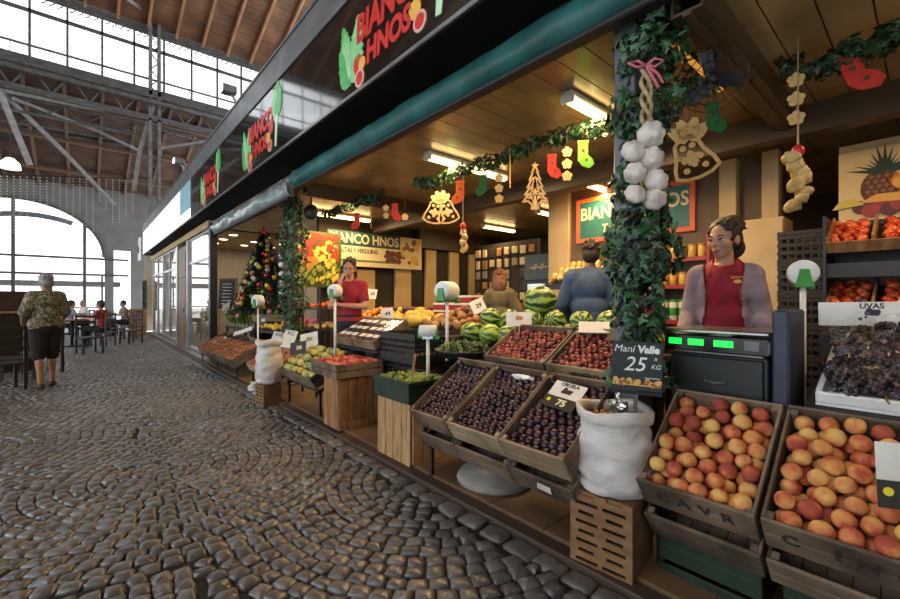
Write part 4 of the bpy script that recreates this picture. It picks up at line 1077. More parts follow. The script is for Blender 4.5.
# sloping middle counter
def table(label, x0, x1, y0, y1, z, m=None, skirt=True):
    t = thing('display_table', label, 'table', (x0, y0, 0), group='dark display tables'); m = m or M_DARK
    b = MB(); b.box(0, x1 - x0, 0, y1 - y0, z - .04, z); b.build('table_top', m, t)
    for xx in (.03, x1 - x0 - .03):
        for yy in (.03, y1 - y0 - .03): b = MB(); b.box(xx - .02, xx + .02, yy - .02, yy + .02, .037, z - .041); b.build('leg', M_BLACK, t)
    if skirt: b = MB(); b.box(.06, x1 - x0 - .06, .06, .075, .1, z - .041); b.box(.06, .075, .076, y1 - y0 - .06, .1, z - .041); b.build('skirt', m, t)
    return t
table('dark table carrying the watermelons behind the strawberries', 2.78, 3.56, 1.35, 3.25, .86)
table('dark table carrying melons, potatoes and oranges behind the black crates', 2.92, 3.7, 3.30, 6.2, .86)
# round tray of herbs
t = thing('round_tray', 'round dark tray of green herbs behind the green lime crate', 'tray', (2.55, 2.72, .80), group=None)
b = MB(); b.lathe([(0, 0), (.24, 0), (.27, .05), (.275, .06), (.26, .06), (.235, .015), (0, .015)], 26); b.build('bowl', M_DARK, t)
t = thing('display_stand', 'black stand under the round herb tray', 'stand', (2.55, 2.72, .037)); b = MB(); b.box(-.2, .2, -.2, .2, 0, .04, bev=.01); b.build('foot', M_BLACK, t); b = MB(); b.tube([(0, 0, .041), (0, 0, .755)], .04, 12); b.build('post', M_BLACK, t)
# watermelons: lower layer, then upper
wm = 0
for j in range(7):
    for i in range(3):
        lab = 'green striped watermelon in the %s row on the dark table' % ('front', 'middle', 'back')[i]
        k = 'gmelon' if (i == 0 and j in (0, 1, 3, 5)) or (i == 1 and j == 1) else 'wmelon'
        if k == 'gmelon': lab = 'pale green striped melon in the %s row on the watermelon table' % ('front', 'middle', 'back')[i]
        fruit(k, 'watermelon' if k == 'wmelon' else 'green_melon', (2.93 + i * .245, 1.50 + j * .255 + random.uniform(-.01, .01), .86 + .108), lab, 'melon', ('watermelons' if k == 'wmelon' else 'pale melons') + ' in the %s row' % ('front', 'middle', 'back')[i], (random.uniform(1.2, 1.8), random.uniform(-.3, .3), random.uniform(0, 3)), random.uniform(.92, 1.02))
for j in range(6):
    fruit('wmelon', 'watermelon', (3.07, 1.63 + j * .255, 1.115), 'green striped watermelon in the second layer of the watermelon heap', 'melon', 'watermelons in the second layer', (random.uniform(1.2, 1.8), random.uniform(-.3, .3), random.uniform(0, 3)), random.uniform(.78, .9))
p = P(540, 299, x=3.17); fruit('wmelon', 'watermelon', (p.x, p.y, 1.285), 'largest striped watermelon, on top of the heap before the drinks fridge', 'melon', 'top watermelon', (1.5, .1, .9), 1.22)
# melons, potatoes, oranges on the second table
def heap(kind, name, x0, x1, y0, y1, z, n, r, label, cat, group, rise=.14):
    pts = []
    tries = 0
    while len(pts) < n and tries < n * 60:
        tries += 1
        x, y = random.uniform(x0, x1), random.uniform(y0, y1); a = (x - x0) / (x1 - x0); c = 1 - abs((y - y0) / (y1 - y0) - .5) * 1.2
        zz = z + r + rise * a * c + random.uniform(0, .02)
        if all((x - q[0]) ** 2 + (y - q[1]) ** 2 + (zz - q[2]) ** 2 > (1.75 * r) ** 2 for q in pts): pts.append((x, y, zz))
    for q in pts: fruit(kind, name, q, label, cat, group, s=random.uniform(.92, 1.06))
    return pts
def bank(label, x0, x1, y0, y1, z, rise, m=None):
    b = MB(); b.add([(x0, y0, z), (x1, y0, z), (x1, y1, z), (x0, y1, z), (x1, y0, z + rise), (x1, y1, z + rise), (x0, y0, z + .01), (x0, y1, z + .01)], [(3, 2, 1, 0), (6, 4, 5, 7), (0, 1, 4, 6), (2, 3, 7, 5), (1, 2, 5, 4), (0, 6, 7, 3)])
    return tag(b.build('sloped_board', m or M_DARK, None), label, 'board', 'sloped boards under the fruit')
bank('sloped dark board under the yellow melons and potatoes', 2.95, 3.66, 3.32, 4.9, .861, .18); 
heap('melon', 'yellow_melon', 3.02, 3.4, 4.0, 4.75, .93, 13, .08, 'yellow melon heaped behind the black crate stack', 'melon', 'yellow melons', .12)
heap('potato', 'potato', 3.02, 3.5, 3.38, 3.98, .95, 34, .05, 'brown potato heaped between the yellow melons and the watermelons', 'potato', 'potatoes', .2)
bank('sloped dark board under the oranges and lemons', 2.95, 3.66, 4.95, 6.15, .861, .18)
heap('orange', 'orange', 3.0, 3.6, 5.35, 6.1, .93, 40, .042, 'orange heaped beside the worker in red', 'orange', 'oranges by the worker', .2)
heap('lemon', 'lemon', 3.0, 3.6, 4.97, 5.35, .93, 24, .042, 'yellow lemon heaped between the melons and the oranges', 'lemon', 'lemons', .2)
for k in range(4):
    leafy('lettuce_head', 'dark green lettuce on the front edge of the melon table', (2.82, 3.98 + k * .19, .80), .14, 16, M_GR2, 'lettuces before the melons', 90 + k, .7, wide=.035)
t = MB(); t.box(2.74, 2.9, 3.9, 4.64, .037, .79, bev=.01); tag(t.build('dark_plinth', M_DARK, None), 'dark plinth under the lettuces', 'plinth')
for (u, v, yw, rl, lb, x) in ((387, 314, 50, 8, 'small white price card among the lettuces beside the lemons', 2.95), (478, 306, 50, 25, 'tilted white price card standing behind the potatoes', 3.4), (372, 294, 50, -5, 'small cream price card beside the worker in red', 3.5)):
    price_card(lb, facing(P(u, v, x=x), yw, 15, rl), .16, .16, None, '49' if x < 3.2 else '29', None, dark=False, stick=.14)
# red peppers and tomatoes beside the potatoes
bank('sloped dark board under the tomatoes left of the watermelons', 2.64, 2.77, 2.98, 3.2, .93, .02)
heap('tomato', 'tomato', 3.05, 3.6, 3.12, 3.34, .955, 16, .036, 'red tomato heaped between the potatoes and the watermelons', 'tomato', 'tomatoes by the potatoes', .08)
# ================================================================ cartons of packets behind (stack) and purple rows
p0 = P(430, 300, d=6.6)
table('dark back counter behind the melons, carrying cartons and packets', 4.05, 4.75, 4.35, 6.6, 1.02)
M_CART = mat('red_carton', ['8a1f26', 'a33038'], .5, 9); M_PURP = [mat('purple_pack', ['3a2140', '53305a'], .35, 12), mat('wine_pack', ['5a1f2c', '7a2f3c'], .35, 12), mat('brown_pack', ['4a2f1c', '6b4a2c'], .4, 12)]
for k in range(9):
    lv = k // 3; yy = 4.45 + (k % 3) * .3
    if k == 8: continue
    t = thing('carton', 'white and red carton in the %s layer of the stack on the back counter' % ('lowest', 'middle', 'top')[lv], 'carton', (4.28, yy, 1.021 + lv * .115), group='cartons in the %s layer' % ('lowest', 'middle', 'top')[lv])
    b = MB(); b.box(0, .36, 0, .28, 0, .078, bev=.004); b.build('box', M_CART, t); b = MB(); b.box(-.004, .364, -.004, .284, .0785, .11, bev=.004); b.build('lid', M_CARD, t)
for i in range(3):
    for j in range(8):
        lb = ('purple', 'wine red', 'brown')[(i + j) % 3]
        o = MB().box(0, .12, 0, .13, 0, .15, bev=.02).build('packet', M_PURP[(i + j) % 3], None, (4.10 + .14 * i, 5.42 + j * .142, 1.021 + .0 * i)); tag(o, lb + ' packet in the rows on the back counter', 'packet', lb + ' packets on the back counter')
# ================================================================ back left: sign, poster, pillars of light panels
def banner(label, M, w, h, t_=.03):
    t = thing('wall_sign', label, 'sign'); t.matrix_world = M; return t
TEAL = mat('sign_teal', ['1f3f39', '2a5048'], .5, 6); CRM = mat('sign_cream', ['d0bd92', 'dfcda4'], .6, 6)
pa, pb_ = P(328, 231, y=7.3), P(421, 266, y=7.3)
sw, sh = pb_.x - pa.x, pa.z - pb_.z
t = banner('long cream and green BIANCO HNOS sign with fruit pictures on the far left wall', frame_matrix(((pa.x + pb_.x) / 2, 7.28, 2.27), **FACE_CAM), sw, sh); sh = .66
b = MB(); b.box(-sw / 2, sw / 2, -sh / 2, sh / 2, -.03, 0); bo = b.build('board', CRM, t)
b = MB(); b.box(-sw / 2, sw * .24, .06, sh / 2, 0, .004); b.build('green_band', TEAL, bo)
x = link('lettering', text_mesh('BIANCO HNOS', .26, .006, .004, .86, mat_=CRM), bo); x.location = (-sw * .14, .19, .005)
x = link('lettering', text_mesh('FRUTAS Y VERDURAS', .12, .004, .002, .78, mat_=TEAL), bo); x.location = (-sw * .22, -.03, .001)
b = MB(); b.box(-sw / 2, sw * .24, -.24, -.2, 0, .003); b.build('green_line', mat('line_green', ['5f7a3a'], .6), bo)
b = MB(); rr = random.Random(2)
for k in range(28): b.poly(disc(rr.uniform(.03, .06), 10), .004 + .0002 * k, T2(rr.uniform(.1, .5) * 1.0, rr.uniform(-.2, -.0)), k % 3)
for k in range(30): b.poly(disc(rr.uniform(.04, .09), 10), .004 + .0002 * k, T2(rr.uniform(sw * .27, sw * .46), rr.uniform(-.25, .28)), 3 + k % 3)
b.build('fruit_print', [mat('p_red', ['7a2a1c'], .6), mat('p_brown', ['5a3a24'], .6), mat('p_olive', ['4f4a24'], .6), mat('p_gold', ['c9a050'], .6), mat('p_tan', ['d9bb7a'], .6), mat('p_dark', ['7a5a34'], .6)], bo)
# fruit poster, lit
t = thing('fruit_poster', 'bright poster of red apples, oranges and bananas beside the left ivy pillar', 'poster'); t.matrix_world = frame_matrix((3.2, 7.25, 2.02), **FACE_CAM)
b = MB(); b.box(-.55, .42, -.50, .50, -.04, 0); bo = b.build('panel', mat('poster_base', ['3a4a1c', '525c24'], .4, 6), t)
b = MB(); rr = random.Random(11)
for k in range(130):
    q = k / 130; yy = .45 - .9 * q; mi = 0 if q < .45 else 1 if q < .6 else 2
    r_ = rr.uniform(.04, .07); b.poly(disc(r_, 14, 1 if mi < 2 else .45), .002 + .0002 * k, T2(rr.uniform(-.47, .34), max(-.42, min(.42, yy + rr.uniform(-.06, .06))), 0, rr.uniform(30, 80) if mi == 2 else 0), mi if rr.random() < .75 else 3)
b.build('fruit_print', [mat('pp_red', ['a8281c', 'c0442c'], .4, 20), mat('pp_orange', ['c9742c', 'd98a3a'], .4, 20), mat('pp_lime', ['6f8a2c', 'a0ac48'], .4, 20), mat('pp_yellow', ['e8c040', 'e9d060'], .4, 20)], bo)
# cream strips (blinds) and dark gaps on the back wall
for k, (x0, x1) in enumerate(((4.95, 5.35), (5.75, 6.05), (6.45, 6.75), (7.1, 7.4), (4.05, 4.45))):
    b = MB(); b.box(x0, x1, 7.41, 7.495, .04, 2.42 if k < 4 else 1.9, bev=.01); o = b.build('cream_panel', M_CREAM, None); tag(o, 'tall cream wall panel %s on the far left wall' % ('under the right end of the sign', 'right of the sign', 'behind the garlic string', 'farthest right', 'under the middle of the sign')[k], 'panel')
b = MB(); b.box(5.5, 7.6, 7.30, 7.40, 2.43, 2.84); tag(b.build('bulkhead', mat('beam_brown', ['3c2f1f']), None), 'dark brown bulkhead above the cream wall panels', 'panel')
# low shelves at the left back, dark, with produce
def shelf_unit(name, label, x0, x1, y0, y1, zs, zt, m, cat='shelf'):
    t = thing(name, label, cat, (x0, y0, .037)); h = zt - .037
    for sg in (0, 1):
        for sx in (0, 1):
            b = MB(); xx = (0, x1 - x0 - .03)[sx]; yy = (0, y1 - y0 - .03)[sg]; b.box(xx, xx + .03, yy, yy + .03, 0, h); b.build('post', m, t)
    for z in zs: b = MB(); b.box(.0, x1 - x0, .0305, y1 - y0 - .0305, z - .037 - .02, z - .037); b.build('shelf_board', m, t)
    return t
shelf_unit('shelf_unit', 'dark shelf of fruit trays under the bright fruit poster', 2.85, 3.35, 6.45, 7.2, (.8, 1.15), 1.5, M_DARK)
heap('tomato', 'tomato', 2.9, 3.3, 6.52, 7.12, 1.15, 26, .036, 'red tomato on the upper board under the fruit poster', 'tomato', 'tomatoes under the poster', .06)
heap('onion', 'onion', 2.9, 3.3, 6.52, 7.12, .8, 20, .042, 'golden onion on the lower board under the fruit poster', 'onion', 'onions under the poster', .04)
# ================================================================ deep back: pegboard wall of hanging packs
t = thing('display_board', 'dark board of hanging packs behind the woman in the olive jacket', 'board', (6.62, 5.0, .037))
b = MB(); b.box(0, .06, 0, 1.75, 0, 2.45); b.build('board', mat('dark_peg', ['241d16', '30271c'], .7, 4), t)
HP = [mat('pack_cream', ['b7a685', 'cdbd9a'], .5, 9), mat('pack_grey', ['7d7668', '958d7c'], .4, 9), mat('pack_tan', ['8a6238', 'a87c4a'], .5, 9), mat('pack_dark', ['2a2620', '3c342a'], .5, 9)]
rr = random.Random(9)
for i in range(8):
    for j in range(6):
        if rr.random() < .12: continue
        k = rr.randrange(4); w_ = rr.uniform(.10, .15); h_ = rr.uniform(.14, .2)
        o = MB().box(-.05, -.005, -w_ / 2, w_ / 2, -h_, 0, bev=.01).build('hanging_pack', HP[k], None, (6.615, 5.14 + i * .21, 2.38 - j * .235))
        tag(o, ('cream', 'grey', 'tan', 'dark')[k] + ' pack hanging on the dark board behind the olive jacket', 'pack', ('cream', 'grey', 'tan', 'dark') [k] + ' packs on the dark board')
t = shelf_unit('counter', 'long counter of jars in front of the hanging packs', 6.0, 6.4, 4.9, 7.2, (.6, 1.12), 1.15, M_CREAM, 'counter')
for k in range(24):
    o = MB().lathe([(0, 0), (.042, 0), (.045, .01), (.045, .09), (.035, .1), (.035, .12), (0, .12)], 12).build('jar', mat('jar_red', ['7a3a24', '9a5a34'], .3, 9), None, (6.06 + .1 * (k % 2), 5.0 + (k // 2) * .18, 1.121)); tag(o, 'small reddish jar on the long back counter', 'jar', 'jars on the long back counter')
# drinks fridge
t = thing('drinks_fridge', 'black upright drinks fridge with a lit glass door behind the watermelons', 'fridge', (5.55, 3.90, .037))
b = MB(); b.box(0.03, .6, 0, .03, 0, 2.0); b.box(.03, .6, .55, .58, 0, 2.0); b.box(.57, .6, .03, .55, 0, 2.0); b.box(0.03, .57, .03, .55, 0, .2); b.box(.03, .57, .03, .55, 1.97, 2.0); b.build('cabinet', M_BLACK, t)
b = MB(); b.box(0, .03, 0, .58, 1.58, 2.0, bev=.006); h_ = b.build('header', mat('fridge_header', ['15201a', '1c2a22'], .3, 8), t)
x = link('lettering', text_mesh('~//~//~', .12, .003, .004, 1, mat_=mat('drink_gold', ['b9a468'], .5)), h_); x.matrix_local = frame_matrix((-.001, .29, 1.79), (0, -1, 0), (0, 0, 1))
b = MB(); b.box(0, .03, 0, .05, .2, 1.575); b.box(0, .03, .53, .58, .2, 1.575); b.box(0, .03, .05, .53, .2, .25); b.box(0, .03, .05, .53, 1.52, 1.575); d_ = b.build('door', M_BLACK, t)
b = MB(); b.box(.01, .016, .0505, .5295, .2505, 1.5195); b.build('pane', M_GLASS, d_)
b = MB(); b.box(.08, .5, .035, .545, 1.93, 1.96); b.build('strip_light', emit('fridge_lamp', 'f4f4ff', 4.), t)
for z in (.45, .75, 1.05, 1.32):
    b = MB(); b.box(.06, .56, .031, .549, z - .012, z); b.build('shelf', M_ALU, t)
    for k in range(6):
        cl = [('d9d9d0', 'white'), ('9db7c9', 'pale blue'), ('b02a2a', 'red'), ('3a6a3a', 'green'), ('c9b08a', 'tan')][(k + int(z * 10)) % 5]
        o = MB().lathe([(0, 0), (.03, 0), (.032, .01), (.032, .13), (.014, .18), (.014, .21), (0, .21)], 10).build('bottle', mat('bottle_' + cl[0], [cl[0]], .3), None, (5.66, 3.97 + .088 * k, .037 + z + .001)); tag(o, cl[1] + ' bottle behind the glass of the drinks fridge', 'bottle', cl[1] + ' bottles in the drinks fridge')
# ================================================================ back centre: BIANCO HNOS sign with orange frame, onion display
ya, yb = P(580, 200, x=5.3).y, P(690, 200, x=5.3).y
t = thing('wall_sign', 'teal BIANCO HNOS sign with an orange frame hanging behind the ivy pillar', 'sign'); t.matrix_world = frame_matrix((5.3, (ya + yb) / 2, 2.40), **FACE_STREET); w_ = ya - yb
b = MB(); b.box(-w_ / 2, w_ / 2, -.25, .25, -.03, 0); b.build('board', mat('board_teal', ['1d5a50', '27695e'], .45, 4), t)
b = MB(); f_ = .055
b.box(-w_ / 2 - f_, w_ / 2 + f_, .25, .25 + f_, -.035, .012); b.box(-w_ / 2 - f_, w_ / 2 + f_, -.25 - f_, -.25, -.035, .012); b.box(-w_ / 2 - f_, -w_ / 2, -.25, .25, -.035, .012); b.box(w_ / 2, w_ / 2 + f_, -.25, .25, -.035, .012)
b.build('frame', mat('orange_frame', ['c9501f', 'd9662f'], .45, 4), t)
x = link('lettering', text_mesh('BIANCO HNOS', .24, .004, .004, .86, mat_=CRM), t); x.location = (.0, .08, .001)
x = link('lettering', text_mesh('Tel.', .15, .004, .003, .9, .2, mat_=CRM), t); x.location = (-w_ * .2, -.14, .001)
# sloped onion display below
t = thing('display_stand', 'dark stepped stand of golden onions and red tomatoes behind the man in blue', 'stand', (4.75, 2.3, .037))
b = MB(); b.add([(0, 0, 1.46), (.5, 0, 1.72), (.5, 1.15, 1.72), (0, 1.15, 1.46), (0, 0, 1.40), (.5, 0, 1.40), (.5, 1.15, 1.40), (0, 1.15, 1.40)], [(0, 1, 2, 3), (7, 6, 5, 4), (0, 4, 5, 1), (2, 6, 7, 3), (0, 3, 7, 4), (1, 5, 6, 2)]); b.build('upper_tray', M_DARK, t)
b = MB(); b.box(-.02, .5, 0, 1.15, 1.13, 1.17); b.build('lower_tray', M_DARK, t)
for yy in (0.02, 1.09):
    b = MB(); b.box(.44, .5, yy, yy + .04, 0, 1.13); b.build('leg', M_BLACK, t); b = MB(); b.box(0, .04, yy, yy + .04, 0, 1.13); b.build('leg', M_BLACK, t); 
b = MB(); b.box(.46, .5, .0, 1.15, 1.171, 1.399); b.build('back', M_DARK, t)
for i in range(6):
    for j in range(12): fruit('onion', 'onion', (4.80 + i * .078, 2.37 + j * .09 + (i % 2) * .04, 1.50 + .052 * i / 1.25 + .05 + .037), 'golden onion on the sloped upper tray behind the man in blue', 'onion', 'onions on the sloped tray')
for i in range(4):
    for j in range(12): fruit('tomato', 'tomato', (4.77 + i * .085, 2.36 + j * .088, 1.247 + random.uniform(0, .03)), 'red tomato on the lower tray behind the man in blue', 'tomato', 'tomatoes on the lower tray')
# jar shelf with red edges
t = thing('jar_shelf', 'shelf unit with red edges holding golden jars, left of the woman at the scale', 'shelf', (5.0, 1.55, .037))
M_REDS = mat('red_edge', ['8a1a1a', 'a02420'], .45, 6)
for yy in (0, .66): b = MB(); b.box(0, .33, yy, yy + .03, 0, 2.0); b.build('side_panel', M_REDS, t)
for z in (.45, .85, 1.02, 1.42, 1.72): 
    b = MB(); b.box(.0, .33, .031, .659, z - .02, z); s_ = b.build('shelf_board', M_DARK, t); b = MB(); b.box(-.008, -.0005, .031, .659, z - .035, z + .01); b.build('shelf_edge', M_REDS, s_)
for z, lv in ((1.02, 'lower'), (1.42, 'middle'), (1.72, 'top')):
    for j in range(6):
        for i in range(2):
            g = lv != 'lower'
            t = thing('jar', ('golden jar' if g else 'white and green bottle') + ' on the %s shelf with red edges' % lv, 'jar' if g else 'bottle', (5.06 + i * .13, 1.64 + j * .098, .037 + z + .001), group='jars on the %s shelf' % lv)
            hh = .15 if g else .24
            b = MB(); b.lathe([(0, 0), (.036, 0), (.042, .01), (.042, hh * .8), (.036, hh * .88), (.036, hh * .9)], 12); b.build('glass', mat('honey', ['a5762c', 'c9983f', 'd9b060'], .25, 9) if g else mat('milk', ['c9d0c0', 'e0e4da'], .3, 9), t)
            b = MB(); b.lathe([(.038, hh * .9), (.038, hh), (0, hh)], 12); b.build('lid', mat('gold_lid', ['b9954a'], .4, metal=.4) if g else M_GREENP, t)
            if not g: b = MB(); b.lathe([(.0425, hh * .25), (.0435, hh * .27), (.0435, hh * .6), (.0425, hh * .62)], 12); b.build('label_band', M_GREENP, t)
# cream cupboards and dark opening behind the woman
for k, (y0, y1, z1, x0) in enumerate(((1.36, 1.52, 2.8, 5.2), (1.0, 1.14, 2.8, 5.2))):
    b = MB(); b.box(x0, x0 + .14, y0, y1, .037, z1, bev=.006); tag(b.build('cream_panel', M_CREAM, None), ('narrow cream panel beside the orange framed sign', 'cream panel directly behind the head of the woman')[k], 'panel')
t = thing('cupboard', 'tall cream cupboard with a dark handle right of the woman', 'cupboard', (4.75, .88, .037))
b = MB(); b.box(0.021, .4, 0, .42, 0, 2.02, bev=.006); b.build('body', M_CREAM, t)
b = MB(); b.box(0, .02, .005, .415, .04, 2.0, bev=.004); d_ = b.build('door', M_CREAM, t); b = MB(); b.box(-.03, -.001, .36, .385, 1.5, 1.6, bev=.005); b.build('handle', M_BLACK, d_)
# dark rack of stacked crates
for k in range(7):
    t = plastic_crate('dark brown slatted crate, %s up in the tall stack right of the woman' % ('lowest second third fourth fifth sixth seventh'.split()[k]), 4.44, .535, .037 + k * .262, .29, .33, .26, mat('dark_brown_crate', ['1c1510', '271d15'], .6, 9), 'dark crate stack right of the woman')
# ================================================================ tomato shelves at the right
t = thing('tomato_rack', 'dark rack with two tilted shelves of tomatoes under the pineapple poster', 'rack', (4.05, -1.3, .037))
TLt = 28
for k, z in enumerate((1.62, 1.17)):
    M = tiltM(0, .80, z, TLt)
    b = MB(); b.box(0, .40, -1.0, 1.0, 0, .01, 0, M); b.build('shelf_board', M_DARK, t)
    b = MB(); b.box(-.015, -.0005, -1.0, 1.0, -.02, .06, 0, M); b.build('front_lip', M_STAND, t)
    for c in (.985, .755, .385, .0): MB().box(0, .40, c, c + .015, .0105, .09, 0, M).build('divider', M_STAND, t)
    W_ = Matrix.Translation((4.05, -1.3, .037)) @ M
    for i in range(6):
        for j in range(14):
            yy = .045 + j * .070
            if min(abs(yy - c) for c in (.7625, .3925)) < .036: continue
            fruit('tomato', 'tomato', W_ @ Vector((.04 + i * .064, yy + (i % 2) * .02 * (1 if abs(yy) > 0 else 0), .046 + random.uniform(0, .006))), 'red tomato on the %s tilted shelf under the pineapple poster' % ('upper', 'lower')[k], 'tomato', 'tomatoes on the %s tilted shelf' % ('upper', 'lower')[k])
for yy in (-.18, 1.82): b = MB(); b.box(-.03, .42, yy - .02, yy - .001, 0, 1.86); b.build('side_panel', M_DARK, t)
b = MB(); b.box(-.01, .02, -.178, 1.798, 1.42, 1.52); b.box(-.01, .02, -.178, 1.798, .9, 1.1); b.box(.40, .42, -.178, 1.798, 0, 1.86); b.build('back_panel', M_DARK, t)
M = Matrix.Translation((4.05, -1.3, .037)) @ tiltM(0, .80, 1.17, TLt) @ Matrix.Translation((.2, .36, .12)) @ Matrix.Rotation(R(-90), 4, 'Z')
price_card('white card with red print lying on the lower tomato shelf', M, .26, .2, '', None, M_RED)
# pineapple poster
t = thing('fruit_poster', 'poster of a pineapple, mango and red fruit on the right wall', 'poster'); t.matrix_world = frame_matrix((4.92, -.35, 2.29), **FACE_STREET)
b = MB(); b.box(-.88, 1.2, -.34, .26, -.02, 0); bo = b.build('panel', mat('poster_cream', ['c9a96c', 'd9bd85'], .5, 2), t)
b = MB(); c = -.60; z_ = .0015
def pp(pts, mi, M):
    global z_; z_ += .0004; b.poly(pts, z_, M, mi)
for k in range(13): pp([(-.022, 0), (.022, 0), (.006, .12), (0, .2), (-.008, .12)], 0, T2(c, .05, 0, -78 + 13 * k, 1.0 + .25 * math.cos(k)))
pp(disc(.115, 22, 1.25), 1, T2(c - .03, -.07))
for i in range(6):
    for j in range(4): pp([(-.018, 0), (0, .02), (.018, 0), (0, -.02)], 2, T2(c - .10 + j * .045 + (i % 2) * .02, -.18 + i * .04))
pp(disc(.14, 22, .62), 3, T2(c + .17, -.04)); pp(disc(.09, 20, .6), 4, T2(c + .13, -.05)); pp(disc(.11, 20, .7), 5, T2(c + .25, .05))
for k in range(12): pp(disc(.055, 14), 5 if k % 3 else 6, T2(c - .14 + k * .055, -.22 - .035 * (k % 2)))
pp([(-.2, -.03), (.2, -.05), (.22, .02), (-.1, .03)], 4, T2(c + .05, -.155)); pp([(-.1, -.02), (.1, .0), (.04, .06), (-.05, .05)], 7, T2(c - .22, -.2))
for k in range(40): pp(disc(rr.uniform(.05, .08), 14), (5, 4, 8)[k % 3], T2(c + .5 + rr.uniform(0, 1.1), -.22 + rr.uniform(0, .36)))
b.build('fruit_print', [mat('pl_green', ['1f3320'], .6), mat('pl_brown', ['4a2416', '6a3a20'], .6, 30), mat('pl_scale', ['8a5a30'], .6), mat('pl_orange', ['c9661f', 'd9812f'], .5, 9), mat('pl_gold', ['d9a040'], .5), mat('pl_red', ['8a2a1c', 'a53a26'], .5, 12), mat('pl_wine', ['5a1f1c'], .5), mat('pl_lemon', ['c9b045'], .5), mat('pl_lime', ['7a8a30'], .5)], bo)
# ================================================================ scale, its box, bag, blue post, grapes
t = thing('counter_box', 'dark upright counter box under the weighing scale', 'box', (2.42, .50, .037))
b = MB(); b.box(0, .36, 0, .44, 0, .985, bev=.008); b.build('body', mat('dark_green_box', ['14191a', '1d2423'], .5, 5), t)
b = MB(); b.box(-.012, -.0005, .02, .42, .70, .97, bev=.006); p_ = b.build('front_panel', mat('dark_green_box', ['14191a']), t); b = MB(); b.tube([(-.02, .17, .85), (-.024, .22, .842), (-.02, .27, .85)], .007, 8); b.build('handle', M_GREY, p_)
t = thing('weighing_scale', 'flat electronic weighing scale with green digits on the dark box before the woman', 'scale', (2.36, .49, 1.024), (0, 0, R(-3)))
b = MB(); b.box(.0, .34, 0, .46, .012, .085, bev=.012); b.box(.03, .31, .03, .43, .0, .011); b.build('body', mat('scale_grey', ['a8a7a3', 'bcbbb7'], .4, 9), t)
b = MB(); b.box(-.02, -.0005, .0, .46, .012, .095, bev=.006); d_ = b.build('display', mat('scale_black', ['101112'], .25), t)
for k, (y0, w_) in enumerate(((.37, .065), (.265, .075), (.135, .085))):
    b = MB(); b.box(-.0225, -.0205, y0, y0 + w_, .043, .075); b.build('digits', emit('green_digits', '18e04a', 1.3), d_)
b = MB(); b.box(-.0225, -.0205, .03, .09, .035, .08); b.build('maker_plate', M_GREY, d_)
b = MB(); b.box(-.03, .33, -.005, .465, .105, .125, bev=.006); b.box(.1, .2, .18, .28, .0855, .1045); b.build('weighing_plate', mat('brushed_plate', ['8f8f8c', 'a3a39f'], .25, 9, metal=.9), t)
crumple('paper_bag', 'crumpled golden paper bag at the right end of the scale', (2.50, .452, 1.08), (.07, .03, .075), mat('golden_paper', ['a5772f', 'c9983f', 'd9b060'], .5, 20), 4, 'bag')
tag(MB().box(0, .34, 0, .065, 0, 1.215, bev=.01).build('navy_post', mat('navy_plastic', ['20263a', '2b334c'], .5, 6), None, (2.36, .415, .037)), 'tall navy blue board standing between the scale box and the grapes', 'board')
# grape trays
t = thing('grape_stand', 'dark sloped stand under the white grape trays', 'stand', (2.36, -.75, .037))
b = MB(); b.add([(0, 0, 0), (.8, 0, 0), (.8, 1.11, 0), (0, 1.11, 0), (0, 0, .80), (.8, 0, 1.06), (.8, 1.11, 1.06), (0, 1.11, .80)], [(0, 1, 2, 3), (4, 7, 6, 5), (0, 4, 5, 1), (1, 5, 6, 2), (2, 6, 7, 3), (3, 7, 4, 0)]); b.build('body', M_DARK, t)
sl = math.degrees(math.atan2(.26, .8))
GM = rndmat('grape_skin', ['15121a', '241a28', '3a2634'], .3, 30, .3, .5)
def grape_bunch(rr, n=46):
    b = MB()
    for k in range(n):
        q = k / n; a = rr.uniform(0, 6.28); r_ = .075 * (1 - .55 * q) * math.sqrt(rr.random()); b.ell((-.115 + .23 * q, r_ * math.cos(a), .045 + .6 * r_ * math.sin(a)), .0135, 8, 5)
    return b
GB = [grape_bunch(random.Random(40 + k), 80).mesh('grapes', GM) for k in range(3)]
b = MB(); b.tube([(-.16, 0, .05), (-.12, .004, .045), (-.05, 0, .04)], .004, 6); GST = b.mesh('stalk', mat('grape_stalk', ['6a6a34'], .6))
b = MB(); b.ell((0, 0, .045), (.16, .095, .07), 20, 12)
b.v = [(x * (1 + .25 * mnoise.noise(Vector((x * 18, y * 18, z * 22)))), y * (1 + .3 * mnoise.noise(Vector((x * 20 + 3, y * 16, z * 18)))), z * (1 + .25 * mnoise.noise(Vector((x * 25, y * 25, 3))))) for x, y, z in b.v]
b.sm = [False] * len(b.sm); GBAG = b.mesh('bag', clear('grape_bag', 'c8c0c4', .05, .3))
